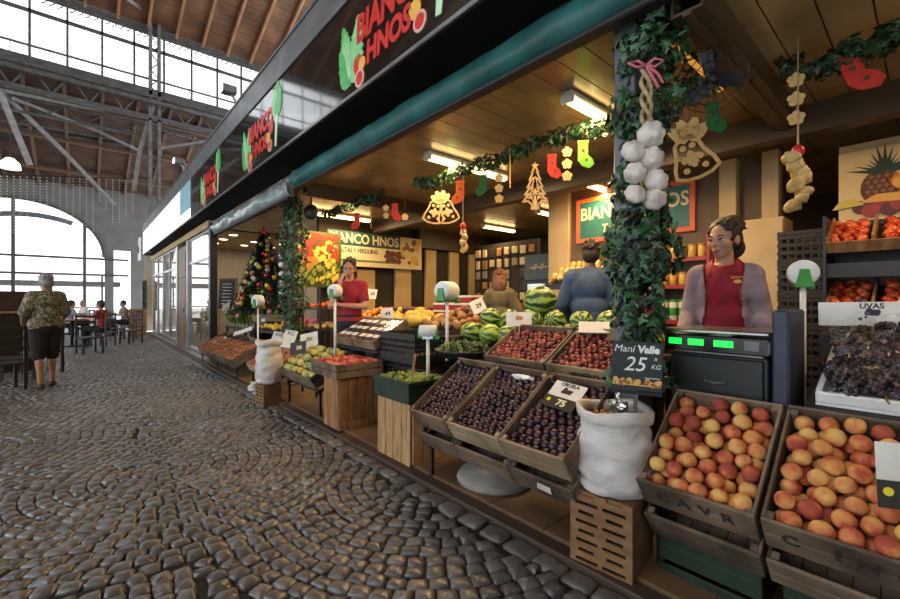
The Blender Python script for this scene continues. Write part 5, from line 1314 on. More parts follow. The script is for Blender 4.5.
for i in range(2):
    y0 = -.20 - i * .54
    M = tiltM(2.38, y0 + .27, .845 + .002, sl)
    t = thing('foam_tray', ('white foam tray of bagged grapes beside the navy board', 'white foam tray of bagged grapes at the right photo edge')[i], 'tray', group='grape trays'); t.matrix_world = M
    b = MB(); b.box(0, .75, -.26, .26, 0, .012); b.build('bottom', M_WHITE, t)
    b = MB(); b.box(0, .02, -.26, .26, .0125, .06, bev=.006); b.box(.73, .75, -.26, .26, .0125, .06, bev=.006); b.box(.0205, .7295, -.26, -.24, .0125, .06); b.box(.0205, .7295, .24, .26, .0125, .06); b.build('rim', M_WHITE, t)
    for k in range(20):
        a, c = k % 5, k // 5
        g = thing('grape_bunch', 'bagged bunch of black grapes at the %s of %s' % (zone(a / 5 + .1, c / 4 + .1), ('the tray beside the navy board', 'the tray at the right edge')[i]), 'grapes', group='bagged grapes in the %s tray' % ('left', 'right')[i])
        g.matrix_world = M @ Matrix.Translation((.12 + a * .125, (c - 1.5) * .118, .02 + .03 * a + .015 * (k % 2))) @ Matrix.Rotation(random.uniform(-.6, .6) + (PI if k % 2 else 0), 4, 'Z')
        link('grapes', GB[k % 3], g); link('stalk', GST, g); link('bag', GBAG, g)
    b = MB()
price_card('white UVAS card with a black grape print standing behind the grape trays', facing(P(872, 314, x=2.80), 80, 8, 1), .38, .115, 'UVAS', None, GM, stick=.12)
for k in range(3):
    tag(MB().box(-.24, .24, -.012, .012, 0, .05, bev=.004).build('wooden_batten', M_STAND, None, (2.95, .12 - k * .35, 1.10 + .0), (0, 0, R(80 + 6 * k))), 'loose golden wooden batten behind the grapes, %s' % ('nearest the bag dispenser', 'behind the grape card', 'at the photo edge')[k], 'batten')
tag(MB().box(0, .3, -.85, .42, 0, 1.06).build('ledge', M_DARK, None, (2.80 + .37, 0, .037)), 'dark ledge behind the grape trays', 'ledge')
price_card('white price card at the right photo edge, stuck in the peaches', facing(P(916, 478, x=1.92), 60, 5), .19, .20, '', ' ', M_PEACH, stick=.05)
# ================================================================ ivy round the pillars
def leaves(n, pos, rr, size, mi=2):
    """many five-pointed ivy leaves, slightly folded; pos(k) -> (point, outward normal)"""
    b = MB()
    shape = [(0, -.35), (.28, -.42), (.22, -.12), (.5, .08), (.24, .18), (0, .62), (-.24, .18), (-.5, .08), (-.22, -.12), (-.28, -.42)]
    for k in range(n):
        p, nn = pos(k); s = size * rr.uniform(.7, 1.3)
        nn = (Vector(nn) + Vector((rr.gauss(0, .45), rr.gauss(0, .45), rr.gauss(.1, .4)))).normalized()
        x = nn.orthogonal().normalized(); x.rotate(Matrix.Rotation(rr.uniform(0, 6.28), 3, nn)); y = nn.cross(x)
        vs = [Vector(p) + nn * s * .08] + [Vector(p) + (x * a + y * c) * s + nn * (-abs(a) * s * .35) for a, c in shape]
        b.add(vs, [(0, 1 + q, 1 + (q + 1) % 10) for q in range(10)], rr.randrange(mi), False)
    return b
M_LEAF2 = mat('ivy_leaf_pale', ['35583a', '4f7552', '6f8f70'], .42, 8, rnd=.3); M_LEAF3 = mat('ivy_leaf_dark', ['0e2614', '18361d', '24482a'], .42, 8, rnd=.3)
def ivy(name, label, px, py, z0, z1, rad, n, size, gap=None, seed=0, lean=(0, 0), ox=0.):
    rr = random.Random(seed); t = thing(name, label, 'garland', (px + ox, py - ox * 1.5, z0), group='ivy garlands round the pillars')
    b = MB(); m = 90; pts = []
    for k in range(m):
        q = k / (m - 1); a = q * 22; pts.append(((.10 + .012 * math.sin(k)) * math.cos(a), (.11) * math.sin(a), q * (z1 - z0)))
    b.tube(pts, .012, 6); b.build('stem', M_STEM, t)
    def pos(k):
        while True:
            z = rr.uniform(z0, z1)
            if gap and gap[0] < z < gap[1] and rr.random() < .8: continue
            break
        bulge = 1 + .25 * math.sin(z * 7 + seed) + .15 * math.sin(z * 17)
        a = rr.uniform(0, 6.28); r = rad * bulge * rr.uniform(.62, 1.12); lx = lean[0] * (z > 2.2); ly = lean[1] * (z > 2.2)
        return (r * math.cos(a) + lx * (z - 2.2), r * math.sin(a) + ly * (z - 2.2), z - z0), (math.cos(a), math.sin(a), .2)
    leaves(n, pos, rr, size, 3).build('foliage', [M_LEAF, M_LEAF2, M_LEAF3], t)
    b = MB()
    for k in range(16):
        a = rr.uniform(0, 6.28); z = rr.uniform(z0, min(z1, 2.2)) - z0; r = rad * .85; b.ell((r * math.cos(a), r * math.sin(a), z), .008, 6, 4)
    b.build('berries', M_WCUT, t)
ivy('ivy_garland', 'thick leafy ivy garland wound round the near grey pillar, behind the chalkboard', 2.24, 1.085, .86, 2.9, .142, 2200, .060, (2.36, 2.53), 3, (.06, -.12), .03)
ivy('ivy_garland', 'dense ivy garland wound round the far pillar between punnets and peppers', 2.36, 6.3, .55, 2.82, .17, 1500, .06, None, 5)
# herbs in the round tray
for k in range(12):
    a = k * 2.4; q = .19 * math.sqrt((k + .5) / 12); rr = random.Random(70 + k)
    t = thing('herb_bunch', 'bunch of green herbs in the round dark tray', 'vegetable', (2.55 + q * math.cos(a), 2.72 + q * math.sin(a), .82), group='herbs in the round tray')
    def pos(i):
        u_, w_ = rr.uniform(0, 6.28), rr.uniform(0, 1.4); n_ = Vector((math.cos(u_) * math.cos(w_), math.sin(u_) * math.cos(w_), math.sin(w_))); return n_ * rr.uniform(.03, .07) + Vector((0, 0, .04)), n_
    leaves(70, pos, rr, .03, 3).build('leaves', [M_LEAFD, M_LEAF, M_GR1], t)
    MB().tube([(0, 0, 0), (0, 0, .08)], [.012, .02], 7).build('stalk', MATS['pale_stalk'], t)
# ================================================================ ceiling garlands
def garland(label, pts, n, size, rad, seed, group='ceiling garlands'):
    rr = random.Random(seed); pts = [Vector(p) for p in pts]; t = thing('ceiling_garland', label, 'garland', pts[0], group=group)
    L = [0]
    for p, q in zip(pts[:-1], pts[1:]): L.append(L[-1] + (q - p).length)
    def at(s):
        for i in range(len(pts) - 1):
            if s <= L[i + 1]: return pts[i].lerp(pts[i + 1], (s - L[i]) / (L[i + 1] - L[i]))
        return pts[-1]
    fine = [at(L[-1] * k / 40) - pts[0] for k in range(41)]
    MB().tube(fine, .012, 6).build('stem', M_STEM, t)
    def pos(k):
        p = at(rr.uniform(0, L[-1])) - pts[0]; a = rr.uniform(0, 6.28); r = rad * rr.uniform(.3, 1)
        return p + Vector((r * math.cos(a), rr.gauss(0, .02), r * math.sin(a) - .02)), (math.cos(a), 0, math.sin(a))
    leaves(n, pos, rr, size, 3).build('foliage', [M_LEAFD, M_LEAF, M_LEAF3], t)
def sag(y0, y1, x, z, n=8, d=.05):
    return [(x + .03 * math.sin(k * 2.1), y0 + (y1 - y0) * k / n, z - d * math.sin(PI * (k / n * 3 % 1))) for k in range(n + 1)]
garland('leafy garland under the ceiling between the bell cutout and the near ivy pillar', sag(4.15, 1.35, 3.08, 2.74), 900, .055, .085, 1)
garland('leafy garland under the ceiling before the long cream sign', sag(6.6, 4.75, 2.98, 2.74), 480, .055, .07, 2)
garland('dark leafy garland under the ceiling above the woman, with the red stocking', sag(.62, -.9, 3.25, 2.74), 650, .055, .09, 3)
garland('dark leafy garland from the ivy pillar to the ceiling beam, with the green stocking', sag(1.30, .90, 2.98, 2.72, 4, .03), 160, .06, .12, 4)
# ================================================================ hanging cutouts
def ornament(name, label, cat, loc, yaw, group=None): 
    t = thing(name, label, cat, group=group); t.matrix_world = facing(loc, yaw); return t
def cord(t, z0, ztop, m=None, r=.0025):
    MB().tube([(0, z0, 0), (0, ztop, 0)], r, 5).build('cord', m or M_STEM, t)
def outline_bar(b, pts, w, th, closed=True, mi=0):
    n = len(pts); rng = range(n if closed else n - 1)
    for i in rng:
        p, q = Vector((*pts[i], 0)), Vector((*pts[(i + 1) % n], 0)); d = (q - p); L = d.length
        if L < 1e-5: continue
        d /= L; sd = Vector((-d.y, d.x, 0)) * w / 2; e = d * w * .3
        vs = [p - e - sd, q + e - sd, q + e + sd, p - e + sd]; vs += [v + Vector((0, 0, th)) for v in vs]
        b.add(vs, [(3, 2, 1, 0), (4, 5, 6, 7), (0, 1, 5, 4), (1, 2, 6, 5), (2, 3, 7, 6), (3, 0, 4, 7)], mi)
def star(ro, ri, n=5, a0=90): return [((ro if k % 2 == 0 else ri) * math.cos(R(a0 + 180 * k / n)), (ro if k % 2 == 0 else ri) * math.sin(R(a0 + 180 * k / n))) for k in range(2 * n)]
BELL = [(-.17, -.16), (-.155, -.10), (-.11, -.02), (-.09, .06), (-.04, .10), (0, .105), (.04, .10), (.09, .06), (.11, -.02), (.155, -.10), (.17, -.16), (.10, -.19), (0, -.2), (-.10, -.19)]
def bell_cut(label, loc, yaw, s, tilt, two, ztop):
    t = ornament('bell_cutout', label, 'ornament', loc, yaw, 'plywood bell cutouts')
    b = MB()
    for (dx, a) in (((-.075, -11), (.075, 11)) if two else ((0, tilt),)):
        M = Matrix.Rotation(R(a), 3, 'Z'); tr = [((M @ Vector((x * .8, y, 0))).x * s + dx * s, (M @ Vector((x * .8, y, 0))).y * s) for x, y in BELL]
        outline_bar(b, tr, .022 * s, .008)
        for (fx, fy) in ((0, -.02), (-.05, -.06), (.05, -.06), (-.03, .03), (.03, .03), (0, -.10), (-.06, -.13), (.06, -.13)):
            v = M @ Vector((fx, fy, 0)); b.poly(disc(.021 * s, 10), .006, T2(v.x * s + dx * s, v.y * s))
        b.poly(star(.06 * s, .028 * s), .0065, T2((M @ Vector((0, -.05, 0))).x * s + dx * s, (M @ Vector((0, -.05, 0))).y * s, 0, a))
    b.build('bells', M_WCUT, t)
    b = MB()
    for a in (-50, -15, 25, 60): b.poly(leaf_outline(.07 * s, .15 * s), .009, T2(0, .08 * s, 0, a))
    for k in range(3): b.poly(disc(.022 * s, 10), .012, T2((k - 1) * .035 * s, (.12 + .015 * (k == 1)) * s))
    b.build('holly', M_WCUT, t); cord(t, .12 * s, ztop - loc.z)
p = P(441, 208, x=3.02); bell_cut('pale plywood cutout of two bells with holly hanging from the garland', p, 48, .86, 0, True, 2.74)
p = P(689, 151, x=2.95); bell_cut('pale plywood cutout of one tilted bell hanging right of the garlic on the pillar', p, 62, .93, 20, False, 2.72)
def tree_cut(label, loc, yaw, h, ztop):
    t = ornament('tree_cutout', label, 'ornament', loc, yaw); b = MB()
    L = [(0, .5)]
    for k in range(5): w_ = .10 + .065 * k; y = .42 - .17 * k; L += [(w_ * .8, y - .09), (w_ * .45, y - .07)]
    L += [(.07, -.42), (.08, -.52)]; pts = [(x * h, y * h) for x, y in L] + [(-x * h, y * h) for x, y in reversed(L[1:])]
    outline_bar(b, pts, .028 * h * 1.4, .008); outline_bar(b, [(x * .55, y * .62 - .06 * h) for x, y in pts], .02 * h, .007)
    b.poly(star(.10 * h, .045 * h), .008, T2(0, -.12 * h)); b.poly([(-.05 * h, -.5 * h), (.05 * h, -.5 * h), (.02 * h, -.2 * h), (-.02 * h, -.2 * h)], .006)
    for k in range(6): b.poly(disc(.03 * h, 10), .0065, T2((-.12 + .24 * (k % 2)) * h * (.4 + .12 * (k // 2)), (.2 - .22 * (k // 2)) * h))
    b.poly(star(.09 * h, .04 * h), .009, T2(0, .5 * h)); b.build('tree', M_WCUT, t); cord(t, .5 * h, ztop - loc.z)
tree_cut('pale plywood fir tree cutout hanging from the garland', P(535, 187, x=3.02), 50, .375, 2.74)
STK = [(-.045, .12), (.045, .12), (.045, -.01), (.085, -.05), (.10, -.10), (.06, -.14), (-.01, -.115), (-.05, -.06)]
def stocking(label, col, loc, yaw, s, flip, ztop, tilt=0):
    t = ornament('stocking', label, 'ornament', loc, yaw, 'felt stockings under the garlands')
    M = Matrix.Rotation(R(tilt), 4, 'Z')
    b = MB(); b.poly([((-x if flip else x) * s, y * s) for x, y in STK], .008, M); b.build('felt', mat('felt_' + col[0], [col[1], col[2]], .9, 30), t)
    b = MB(); b.poly([(-.05 * s, .095 * s), (.05 * s, .095 * s), (.05 * s, .125 * s), (-.05 * s, .125 * s)], .011, M); b.build('cuff', mat('felt_' + col[0], [col[1]]), t)
    b = MB(); b.poly(disc(.016 * s, 10), .0095, M @ T2(0, .03 * s)); b.poly(disc(.014 * s, 10), .0095, M @ T2((-.03 if flip else .03) * s, -.06 * s)); b.build('button', M_STEM, t)
    cord(t, .12 * s, ztop - loc.z)
RD, OR, GN, LG = ('red', 'b02a22', 'c93a2e'), ('orange', 'c9531f', 'd9662a'), ('green', '1f5a2c', '2a6b36'), ('lime', '5f9a2c', '7ab53a')
stocking('orange felt stocking right of the two bell cutout', OR, P(460, 192, x=3.03), 48, .95, True, 2.72)
stocking('dark green felt stocking beside the second lamp', GN, P(483, 185, x=3.03), 48, .8, True, 2.72)
stocking('red felt stocking right of the fir tree cutout', RD, P(552, 166, x=3.03), 50, .8, False, 2.72)
stocking('bright green felt stocking nearest the ivy pillar on the left', LG, P(583, 154, x=3.03), 50, .85, False, 2.74)
stocking('small dark green felt stocking above the single bell cutout', GN, P(713, 117, x=3.0), 65, .75, False, 2.72)
stocking('large red felt stocking at the right photo edge under the dark garland', RD, P(855, 73, x=3.25), 80, .95, False, 2.72, 20)
stocking('red felt stocking before the long cream sign', RD, P(395, 212, x=2.98), 45, .85, False, 2.72)
stocking('red felt stocking above the bright fruit poster', RD, P(357, 221, x=2.98), 45, .9, True, 2.72)
def flowers(label, loc, yaw, n, ztop, step=.10):
    t = ornament('flower_string', label, 'ornament', loc, yaw, 'strings of pale plywood flowers')
    for k in range(n):
        b = MB()
        for q in range(5): b.poly(disc(.02, 8), .006, T2(.024 * math.cos(R(72 * q + 18)), -k * step + .024 * math.sin(R(72 * q + 18))))
        b.poly(disc(.016, 8), .009, T2(0, -k * step)); b.build('flower', M_WCUT, t)
    cord(t, -(n - 1) * step, ztop - loc.z)
flowers('string of pale plywood flowers right of the green stocking at the second lamp', P(499, 178, x=3.03), 48, 3, 2.72)
flowers('string of pale plywood flowers between the red and bright green stockings', P(567, 152, x=3.03), 50, 3, 2.74)
flowers('string of pale plywood flowers above the hanging garlic right of the ivy pillar', P(796, 80, x=3.1), 75, 3, 2.72, .11)
flowers('string of pale plywood flowers before the long cream sign', P(386, 208, x=2.98), 45, 2, 2.72)
flowers('single pale plywood flower hanging right of the long cream sign', P(405, 217, x=2.98), 45, 1, 2.72)
for (u, v, lb) in ((510, 178, 'thin orange ribbon hanging left of the fir tree cutout'), (371, 222, 'thin pale ribbon hanging before the long cream sign')):
    p = P(u, v, x=3.02); t = thing('hanging_ribbon', lb, 'ribbon', p); MB().box(-.006, .006, -.002, .002, -.09, 2.73 - p.z).build('strip', M_ORG if u == 510 else M_WCUT, t)
# ================================================================ garlic
M_GARL = mat('garlic_skin', ['a99f97', 'c9c0b9', 'd8d1ca', 'c0aeab'], .55, 14, bump=.3, bscale=40); M_GARLW = mat('garlic_gold', ['b08a4a', 'c9a565', 'd9bb80'], .5, 20)
def garlic_bulb(b, c, r, ax, mi=0):
    q = MB(); q.ell((0, 0, 0), 1, 20, 12); ax = Vector(ax).normalized(); rot = Vector((0, 0, 1)).rotation_difference(ax).to_matrix().to_4x4()
    vs = []
    for x, y, z in q.v:
        a = math.atan2(y, x); k = .9 + .22 * abs(math.sin(a * 3.5)) ** .6 * (1 - z * z) ** .5; rr = math.hypot(x, y); vs.append((x * k * r, y * k * r, (z * .78 + .34 * math.exp(-(rr / .28) ** 2) * (z > 0) - .08 * math.exp(-(rr / .3) ** 2) * (z < 0) * -1) * r))
    b.add(vs, q.f, mi, True, Matrix.Translation(c) @ rot)
t = thing('garlic_braid', 'braid of seven big white garlic bulbs hanging on the near ivy pillar', 'garlic', P(650, 170, d=2.02))
cpos = t.location.copy()
for k, (u, v, r_) in enumerate(((651, 135, .062), (633, 151, .050), (651, 159, .056), (635, 173, .049), (656, 180, .055), (635, 194, .046), (655, 199, .050))):
    b = MB(); p = P(u, v, d=1.975 + (.0 if u > 640 else -.01)); garlic_bulb(b, p - cpos, r_ * .98, (random.uniform(-.6, .0) - .3, -.5, random.uniform(-.5, .3))); b.build('bulb', M_GARL, t)
for k in range(3):
    top = P(646, 66, d=2.02) - cpos; bot = P(647, 196, d=2.03) - cpos; pts = []
    for i in range(30):
        q = i / 29; a = q * 16 + k * 2.1; pts.append(top.lerp(bot, q) + Vector((.022 * math.cos(a), .022 * math.sin(a), 0)))
    MB().tube(pts, .010, 6).build('braided_stem', mat('straw', ['8a7350', 'a8926b', 'c0ab84'], .8, 30), t)
b = MB(); p0 = P(646, 66, d=1.99) - cpos
for sg in (-1, 1):
    b.tube([p0, p0 + Vector((.02 * sg, -.03 * sg, .03)), p0 + Vector((.05 * sg, -.06 * sg, .02)), p0 + Vector((.03 * sg, -.03 * sg, -.005)), p0], .007, 6)
b.tube([p0, p0 + Vector((.02, -.02, -.05)), p0 + Vector((.03, -.045, -.11))], .008, 6); b.tube([p0, p0 + Vector((.03, -.04, -.04)), p0 + Vector((.045, -.06, -.09))], .007, 6)
b.build('bow', mat('pink_ribbon', ['b55a6a', 'cf7a86'], .6, 9), t)
def garlic_string(label, loc, h, n, ztop, seed, red=True):
    rr = random.Random(seed); t = thing('garlic_string', label, 'garlic', loc, group='hanging garlic strings')
    b = MB()
    for k in range(n): garlic_bulb(b, (rr.uniform(-.035, .035), rr.uniform(-.035, .035), h / 2 - h * (k + .5) / n), rr.uniform(.03, .045), (rr.uniform(-1, 1), rr.uniform(-1, 1), -.5))
    b.build('bulbs', M_GARLW, t)
    MB().tube([(0, 0, -h / 2), (0, 0, h / 2), (0, 0, h / 2 + .05), (0, 0, ztop - loc.z)], [.016, .012, .005, .003], 8).build('straw_stem', MATS['straw'], t)
    if red:
        b = MB(); b.ell((.0, 0, h / 2 + .02), (.035, .03, .035), 10, 7); b.ell((.04, .02, h / 2 - .03), (.025, .02, .035), 10, 7); b.build('red_bow', M_RED, t)
garlic_string('golden garlic string with a red bow hanging before the dark crate stack', P(798, 182, x=2.95), .30, 8, 2.74, 1)
garlic_string('small golden garlic string hanging from an orange ribbon before the olive jacket', P(463, 240, x=3.06), .26, 7, 2.74, 2)
# ================================================================ fan on the beam
t = thing('wall_fan', 'dark wire fan fixed to the ceiling beam beside the near ivy pillar', 'fan', (2.62, .80, 2.52)); Mf = facing((0, 0, 0), 70, -20)
b = MB()
for rr_ in (.17, .13, .09, .05): b.tube([Mf @ Vector((rr_ * math.cos(2 * PI * k / 28), rr_ * math.sin(2 * PI * k / 28), .05 * (1 - rr_ / .17))) for k in range(28)], .0028, 5, closed=True)
for k in range(18): a = 2 * PI * k / 18; b.tube([Mf @ Vector((.03 * math.cos(a), .03 * math.sin(a), .05)), Mf @ Vector((.17 * math.cos(a), .17 * math.sin(a), 0))], .002, 4)
b.build('guard', M_BLACK, t)
b = MB()
for k in range(3): b.poly([(-.03, .02), (.03, .02), (.05, .14), (-.02, .15)], .004, Mf @ Matrix.Translation((0, 0, .015)) @ Matrix.Rotation(R(120 * k + 20), 4, 'Z') @ Matrix.Rotation(R(18), 4, 'Y'))
b.build('blade', M_DARK, t)
MB().tube([Mf @ Vector((0, 0, -.08)), Mf @ Vector((0, 0, .02))], .04, 12).build('motor', M_BLACK, t); MB().tube([Mf @ Vector((0, 0, -.07)), (0.05, 0, .15)], .014, 8).build('arm', M_BLACK, t)
t = ornament('star_cutout', 'pale plywood star cutout hanging beside the wire fan', 'ornament', P(671, 52, x=2.5), 62); b = MB(); b.poly(star(.10, .045), .007); b.build('star', M_WCUT, t); cord(t, .1, 2.70 - P(671, 52, x=2.5).z)
# round black mirror-like lamp / fan at far left of the ceiling
t = thing('wall_fan', 'black round fan hanging beside the far ivy pillar before the bright poster', 'fan', P(311, 212, x=2.55)); Mf = facing((0, 0, 0), 50, 0)
b = MB(); b.lathe([(0, -.03), (.10, -.03), (.115, 0), (.10, .03), (0, .03)], 20, 0, Mf); b.build('housing', M_BLACK, t); MB().tube([(0, 0, .1), (0, 0, 2.84 - t.location.z)], .012, 6).build('rod', M_BLACK, t)
# ================================================================ christmas tree with its baubles
tx, ty, tz = 2.82, 9.1, .95
t = thing('christmas_tree', 'dark christmas tree hung with fruit and baubles behind the glass front', 'tree', (tx, ty, tz)); rr = random.Random(21)
b = MB()
for k in range(4200):
    q = rr.random() ** .75; z = 1.7 * (1 - q); r_ = .62 * q * rr.uniform(.35, 1.05); a = rr.uniform(0, 6.28)
    p = Vector((r_ * math.cos(a), r_ * math.sin(a), z + .05)); d = Vector((math.cos(a), math.sin(a), rr.uniform(-.5, .1))).normalized() * rr.uniform(.08, .14); s_ = d.cross(Vector((0, 0, 1))).normalized() * .012
    b.add([p - d * .3 - s_, p + d, p - d * .3 + s_, p + Vector((0, 0, .02))], [(0, 1, 3), (3, 1, 2)], 0, False)
b.build('needles', mat('fir_needles', ['0f1d14', '16281a', '1f3524'], .7, 9), t)
MB().tube([(0, 0, -.1), (0, 0, 1.66)], [.04, .01], 8).build('trunk', M_STEM, t)
b = MB(); b.poly(star(.11, .05), .02, frame_matrix((-.02, -.02, 1.76), (.75, -.66, 0), (0, 0, 1))); b.build('star', mat('star_red', ['c9402a', 'd9603a'], .4), t)
MB().box(-.22, .3, -.25, .25, .037, .84, bev=.02).build('tree_plinth', M_DARK, None, (tx, ty, 0)); tag(COL.objects[-1] if False else bpy.data.objects['tree_plinth'], 'dark plinth under the christmas tree', 'plinth')
BC = (('red', 'a82a22'), ('orange', 'c9702a'), ('yellow', 'd0b03a'), ('pink', 'c98a86'), ('green', '6a8a34'), ('silver', 'b0b0a8'))
BM = {c: fruit_mesh(c + '_bauble', mat('bauble_' + c, [h_], .25, coat=.3), .05, 1, 1, 12, 8) for c, h_ in BC}
BAN = MB(); BAN.tube([(-.07 + .035 * k, 0, .03 * (1 - ((k - 2) / 2) ** 2)) for k in range(5)], [.005, .016, .02, .017, .005], 8); BANM = BAN.mesh('banana', M_YEL)
for k in range(96):
    q = (k + 1.2) / 97; z = 1.7 * (1 - q ** .7); r_ = .62 * (q ** .7) * .97 + .02; a = PI + .85 + rr.uniform(-1.9, 1.9); c = BC[k % 6][0]
    o = bpy.data.objects.new('bauble' if k % 7 else 'toy_banana', BM[c] if k % 7 else BANM); COL.objects.link(o); o.location = (tx + r_ * math.cos(a), ty + r_ * math.sin(a), tz + z)
    if k % 7 == 0: o.rotation_euler = (rr.uniform(-.4, .4), rr.uniform(.8, 2), rr.uniform(0, 3))
    tag(o, (c + ' bauble hanging on the christmas tree') if k % 7 else 'yellow toy banana hanging on the christmas tree', 'bauble', (c + ' baubles on the tree') if k % 7 else 'toy bananas on the tree')
# white hanging plates / balloons right of the tree
for k in range(5):
    p = P(282, 256 + 9 * k, x=2.75); o = MB().ell((0, 0, 0), (.06, .06, .055), 12, 8).build('white_ball', M_WHITE, None, p); tag(o, 'white ball in the vertical string between the christmas tree and the ivy pillar', 'ball', 'white balls beside the tree')
MB().tube([P(282, 252, x=2.75), P(282, 300, x=2.75)], .004, 5).build('ball_cord', M_STEM, None); tag(bpy.data.objects['ball_cord'], 'thin cord carrying the white balls beside the christmas tree', 'cord')
# ================================================================ lamps under the stall ceiling
WARM = (1.0, .66, .33)
def tube_lamp(x0, x1, y, z, label, watts, col=WARM, mat_=None):
    t = thing('ceiling_lamp', label, 'lamp', ((x0 + x1) / 2, y, 2.85), group='tube lamps under the stall ceiling'); h = (x1 - x0) / 2
    b = MB(); b.box(-h, h, -.05, .05, z + .02 - 2.85, -.0, bev=.01); b.box(-h, -h + .03, -.05, .05, z - 2.85 - .03, z - 2.85 + .02); b.box(h - .03, h, -.05, .05, z - 2.85 - .03, z - 2.85 + .02); b.build('housing', M_WHITE, t)
    b = MB(); b.lathe([(.0, -h + .03), (.026, -h + .03), (.026, h - .03), (0, h - .03)], 12, 0, Matrix.Translation((0, 0, z - 2.85 - .01)) @ Matrix.Rotation(PI / 2, 4, 'Y')); b.build('tube', mat_ or M_WARMTUBE, t)
    area('tube_light', ((x0 + x1) / 2, y, z - .05), x1 - x0 - .1, .07, watts, col)
tube_lamp(2.69, 3.93, 1.78, 2.79, 'bright tube lamp nearest the camera, just left of the near ivy pillar', 50)
tube_lamp(2.69, 3.93, 3.46, 2.79, 'second tube lamp, above the two bell cutout', 52)
tube_lamp(2.74, 3.96, 5.58, 2.79, 'third tube lamp, before the long cream sign', 44)
tube_lamp(2.9, 4.1, 7.0, 2.79, 'far tube lamp above the bright fruit poster', 34)
tube_lamp(4.7, 5.7, 2.93, 2.79, 'tube lamp above the teal orange framed sign', 44)
tube_lamp(6.1, 7.1, 6.0, 2.79, 'small tube lamp far back above the counter of jars', 30)
tube_lamp(5.8, 6.9, 4.4, 2.79, 'tube lamp above the drinks fridge', 22)
tube_lamp(3.2, 3.9, -.55, 2.79, 'tube lamp at the right above the grapes, out of the photo', 22)
# warm strip lamp on the cross beam
t = thing('strip_lamp', 'long golden strip lamp along the ceiling beam beside the wire fan', 'lamp', (2.3, .90, 2.69))
MB().box(0, .85, -.02, .02, -.03, .012, bev=.006).build('housing', M_BLACK, t)
for k in range(3): MB().box(.02 + .28 * k, .27 + .28 * k, -.016, .016, -.036, -.0305).build('diffuser', emit('strip_glow', 'c98f3c', .9), t)
# downlights of the shop beyond the glass
for i in range(6):
    for j in range(3):
        x, y = 2.7 + j * .75, 11.0 + i * .95 if i < 3 else 14.9 + (i - 3) * 2.6
        t = thing('downlight', 'round downlight in the pale ceiling of the shop beyond the christmas tree', 'lamp', (x, y, 2.85), group='downlights of the neighbour shop')
        MB().lathe([(.0, -.004), (.10, -.004), (.12, -.012), (.12, 0)], 16).build('ring', M_WHITE, t); MB().lathe([(.0, -.012), (.09, -.012), (.09, -.005)], 14).build('diffuser', emit('down_glow', 'fff0d0', 6.), t)
area('shop_light', (3.4, 12.2, 2.82), 2.2, 2.6, 60, (1, .83, .6)); area('shop_light', (3.4, 18, 2.82), 2.2, 6, 70, (1, .83, .6))
area('deep_fill_light', (7.2, 3.2, 2.8), 1.2, 2.0, 18, WARM)  # added fill light without a fixture, brightens the deep back
# ================================================================ people
M_SKIN = mat('skin', ['a87a60', 'b98a70', 'c4967c'], .5, 9, sub=.1); M_SKIN2 = mat('skin_tan', ['8f6448', 'a07456', 'ad8265'], .5, 9)
def hand(b, w, d, up, s, curl=.5, side=1):
    """palm, four unequal bent fingers and a thumb at the side; d = pointing direction, up = back of the hand"""
    d = Vector(d).normalized(); up = Vector(up); up = (up - d * up.dot(d)).normalized(); sd = d.cross(up) * side
    w = Vector(w)
    b.ell(w + d * .045 * s, (.024 * s, .040 * s, .015 * s), 12, 8, rot=Matrix((sd, d, up)).transposed())
    for k, (o, L) in enumerate(((-.030, .062), (-.010, .072), (.010, .067), (.029, .052))):
        p = w + d * .078 * s + sd * o * .8 * s; dd = d.copy(); r = .0085 * s
        for j, f in enumerate((.45, .32, .25)):
            dd = (dd - up * curl * (.35 + .25 * j)).normalized(); q = p + dd * L * f * s; b.cap(p, q, r, r * .9, 8); p = q; r *= .9
    p = w + d * .02 * s - sd * .022 * s; q = p + (d * .55 - sd * .75 - up * .15).normalized() * .036 * s; b.cap(p, q, .0115 * s, .010 * s, 8); b.cap(q, q + (d * .9 - sd * .25 - up * .3).normalized() * .03 * s, .010 * s, .0085 * s, 8)
